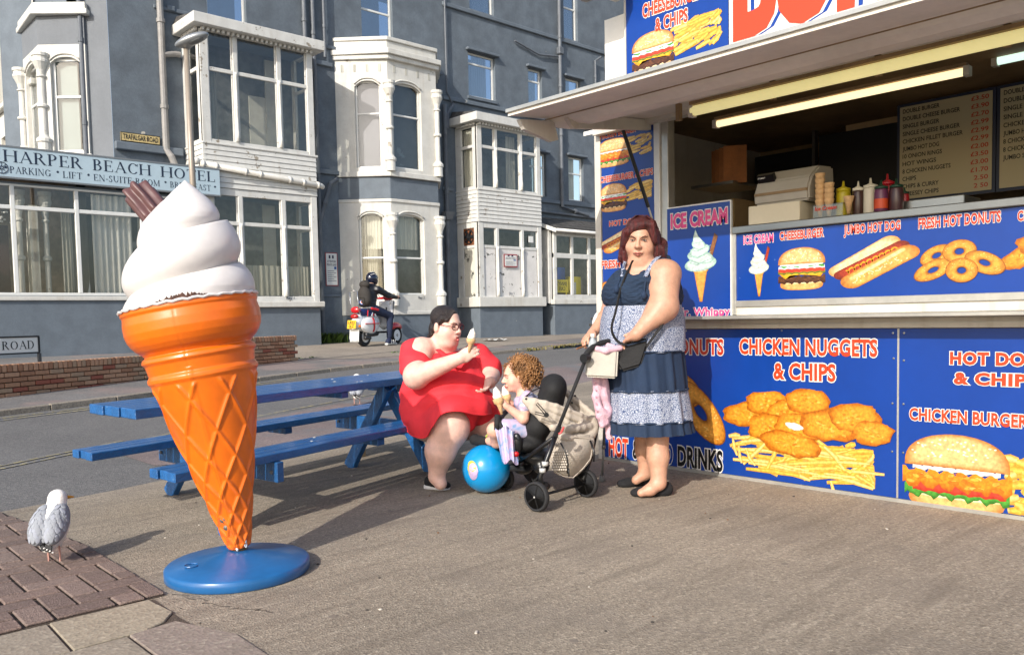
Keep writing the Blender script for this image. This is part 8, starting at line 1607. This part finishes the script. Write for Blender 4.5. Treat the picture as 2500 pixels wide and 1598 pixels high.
sc('backrest_pad', [('e', (-.27, 0, .80), (.06, .12, .075))], M_SCR); m = MB(); [m.tube([q3(-.22, y, .68), q3(-.30, y, .80), q3(-.33, y, 1.20)], .010*SS, 6) for y in (-.10, .10)]; m.tube([q3(-.33, -.10, 1.20), q3(-.36, 0, 1.22), q3(-.33, .10, 1.20)], .010*SS, 6); m.build('rear_carrier', M_CHR, SCT, smooth=True)
sc('tail_light', [('e', (-.32, 0, .66), (.06, .10, .055))], mat('tail_red', '#9a0c12', .2, coat=.5)); m = MB(); m.hexa([q3(-.45, -.11, .40), q3(-.435, -.11, .40), q3(-.435, .11, .40), q3(-.45, .11, .40), q3(-.42, -.11, .58), q3(-.405, -.11, .58), q3(-.405, .11, .58), q3(-.42, .11, .58)]); m.build('number_plate', M_NP, SCT)
rp = Plane(q3(-.454, .11, .40), -lf, ZH*.986+hd2*.164, -hd2); m = MB(); text_on(m, rp, 'LR52', .03, .22, .115, .185, .002, .02); text_on(m, rp, 'GLZ', .045, .20, .02, .095, .002, .02); m.build('lettering', M_BPL, SCT)
m = MB(); m.hexa([q3(-.36, -.12, .17), q3(-.345, -.12, .17), q3(-.345, .12, .17), q3(-.36, .12, .17), q3(-.34, -.12, .38), q3(-.325, -.12, .38), q3(-.325, .12, .38), q3(-.34, .12, .38)]); m.build('mud_flap', M_UPVC, SCT); m = MB(); [m.hexa([q3(-.362, -.115+i*.034, .11), q3(-.352, -.115+i*.034, .11), q3(-.352, -.098+i*.034, .11), q3(-.362, -.098+i*.034, .11), q3(-.36, -.12+i*.034, .17), q3(-.345, -.12+i*.034, .17), q3(-.345, -.095+i*.034, .17), q3(-.36, -.095+i*.034, .17)]) for i in range(7)]; tag(m.build('flap_fringe', M_UPVC, SCT), kind='stuff')
m = MB(); m.ball(q3(-.36, -.16, .45), .03*SS, 8, 6); m.build('indicator', mat('amber_lens', '#c96a10', .3), SCT); m = MB(); m.tube([q3(.97, .2, 1.07), q3(.95, .28, 1.25)], .006*SS, 6); m.ball(q3(.95, .30, 1.27), (.02, .06, .045), 10, 8, SR); m.build('mirror', M_BPL, SCT)
RD = thing('person', 'scooter rider in a black jacket, helmet and jeans wearing a dark backpack', 'person', tuple(so_+hd2*.3))
rd = lambda n, pr, mt, h=.012, k=.04, disp=None: sdf_mesh(n, [(p[0], q3(*p[1]), tuple(np.array(p[2])*SS), SR) if p[0].endswith('e') else (p[0], q3(*p[1]), q3(*p[2]), p[3]*SS, p[4]*SS) for p in pr], mt, RD, h=h, k=k, disp=disp)
rd('body', [('c', (.22, 0, .84), (.28, 0, 1.22), .13, .15), ('c', (.30, 0, 1.25), (.34, 0, 1.42), .07, .08), ('c', (.92, -.30, 1.08), (.98, -.30, 1.09), .035, .03), ('c', (.92, .30, 1.08), (.98, .30, 1.09), .035, .03), ('c', (.30, -.16, 1.26), (.62, -.26, 1.12), .05, .04), ('c', (.62, -.26, 1.12), (.92, -.30, 1.08), .04, .03), ('c', (.30, .16, 1.26), (.92, .30, 1.08), .05, .03), ('c', (.25, -.12, .84), (.72, -.20, .70), .07, .05), ('c', (.72, -.20, .70), (.62, -.26, .16), .05, .04)], SK1, h=.014)
rd('jacket', [('c', (.20, 0, .88), (.28, 0, 1.22), .17, .185), ('e', (.30, 0, 1.27), (.14, .23, .09)), ('c', (.30, -.20, 1.25), (.60, -.28, 1.12), .085, .07), ('c', (.60, -.28, 1.12), (.88, -.30, 1.08), .068, .048), ('c', (.30, .20, 1.25), (.60, .28, 1.12), .085, .07), ('c', (.60, .28, 1.12), (.88, .30, 1.08), .068, .048)], mat('black_puffer', '#15161c', .45), h=.011, disp=lambda X, Y, Z: .008*np.abs(np.sin(Z*38)))
rd('jeans', [('e', (.20, 0, .80), (.17, .18, .10)), ('c', (.25, -.12, .82), (.70, -.24, .66), .105, .085), ('c', (.70, -.24, .66), (.58, -.28, .20), .080, .06), ('c', (.25, .12, .82), (.70, .20, .68), .105, .085), ('c', (.70, .20, .68), (.64, .20, .36), .08, .06)], M_JEAN)
rd('helmet', [('e', (.37, 0, 1.50), (.145, .125, .15)), ('e', (.43, 0, 1.44), (.10, .10, .10))], mat('helmet_navy', '#10162a', .15, coat=.5), k=.05); m = MB(); m.tube([q3(.25, -.06, 1.58), q3(.32, -.10, 1.60), q3(.42, -.10, 1.57), q3(.50, -.08, 1.52)], .014*SS, 6, flat=.5); m.tube([q3(.30, -.03, 1.64), q3(.40, -.05, 1.65), q3(.47, -.05, 1.60)], .012*SS, 6, flat=.5); m.build('helmet_flash', M_UPVC, RD)
rd('waist_band', [('c', (.10, -.17, .83), (.26, -.215, .80), .03, .03)], M_SCR); rd('shirt_hem', [('e', (.18, -.0, .85), (.17, .175, .03))], M_UPVC)
rd('shoe', [('c', (.50, -.29, .08), (.76, -.29, .06), .055, .045), ('e', (.56, -.29, .12), (.07, .045, .06))], mat('navy_trainer', '#1a2340', .7)); m = MB(); m.tube([q3(.44, -.29, .035), q3(.82, -.29, .03)], .045*SS, 8, flat=.5); [m.bar(q3(.56+i*.07, -.342, .04), q3(.60+i*.07, -.335, .12), .012, .02, up=lf) for i in range(3)]; m.build('sole', M_UPVC, RD)
BP = thing('backpack', 'dark grey backpack with a small red, white and blue target badge', 'backpack', tuple(q3(.0, 0, .95))); sdf_mesh('pack', [('e', q3(.04, -.02, 1.10), tuple(np.array((.12, .17, .22))*SS), SR), ('e', q3(.02, -.02, 1.0), tuple(np.array((.12, .17, .14))*SS), SR), ('e', q3(.06, -.02, 1.36), tuple(np.array((.09, .13, .09))*SS), SR, .01)], mat('charcoal_nylon', '#2b2724', .8, var=.1, bump=.2), BP, h=.012, k=.04)
for r_, mt_, e in ((.055, mat('target_blue', '#1c3f8f', .5), 0), (.038, M_UPVC, .004), (.02, M_SCR, .008)): m = MB(); m.lathe([(r_*SS, 0), (r_*SS, .004)], q3(-.085, -.04, .97)-hd2*e, -hd2*.8-lf*.5, 20); m.build('badge', mt_, BP)
# ---------------------------------------------------------------- helmet hanging at the kiosk corner
HE = thing('cycle_helmet', 'white cycle helmet with black vents hanging beside the kiosk corner', 'helmet', (4.78, 4.17, .98)); hcn = np.array([4.82, 4.12, 1.0]); sdf_mesh('shell', [('e', hcn, (.12, .09, .125))], mat('helmet_white', '#e6e6e6', .3), HE, h=.008)
m = MB(); [m.obox(hcn+np.array([-.085+.02*abs(i), .055, .045*i]), (.05, .05, .018), rotz(.6)) for i in (-1, 0, 1)]; m.build('vent', M_BPL, HE); m = MB(); m.tube([hcn+ZH*.12, (4.74, 4.095, 1.2)], .004, 5); m.build('strap', M_BPL, HE)
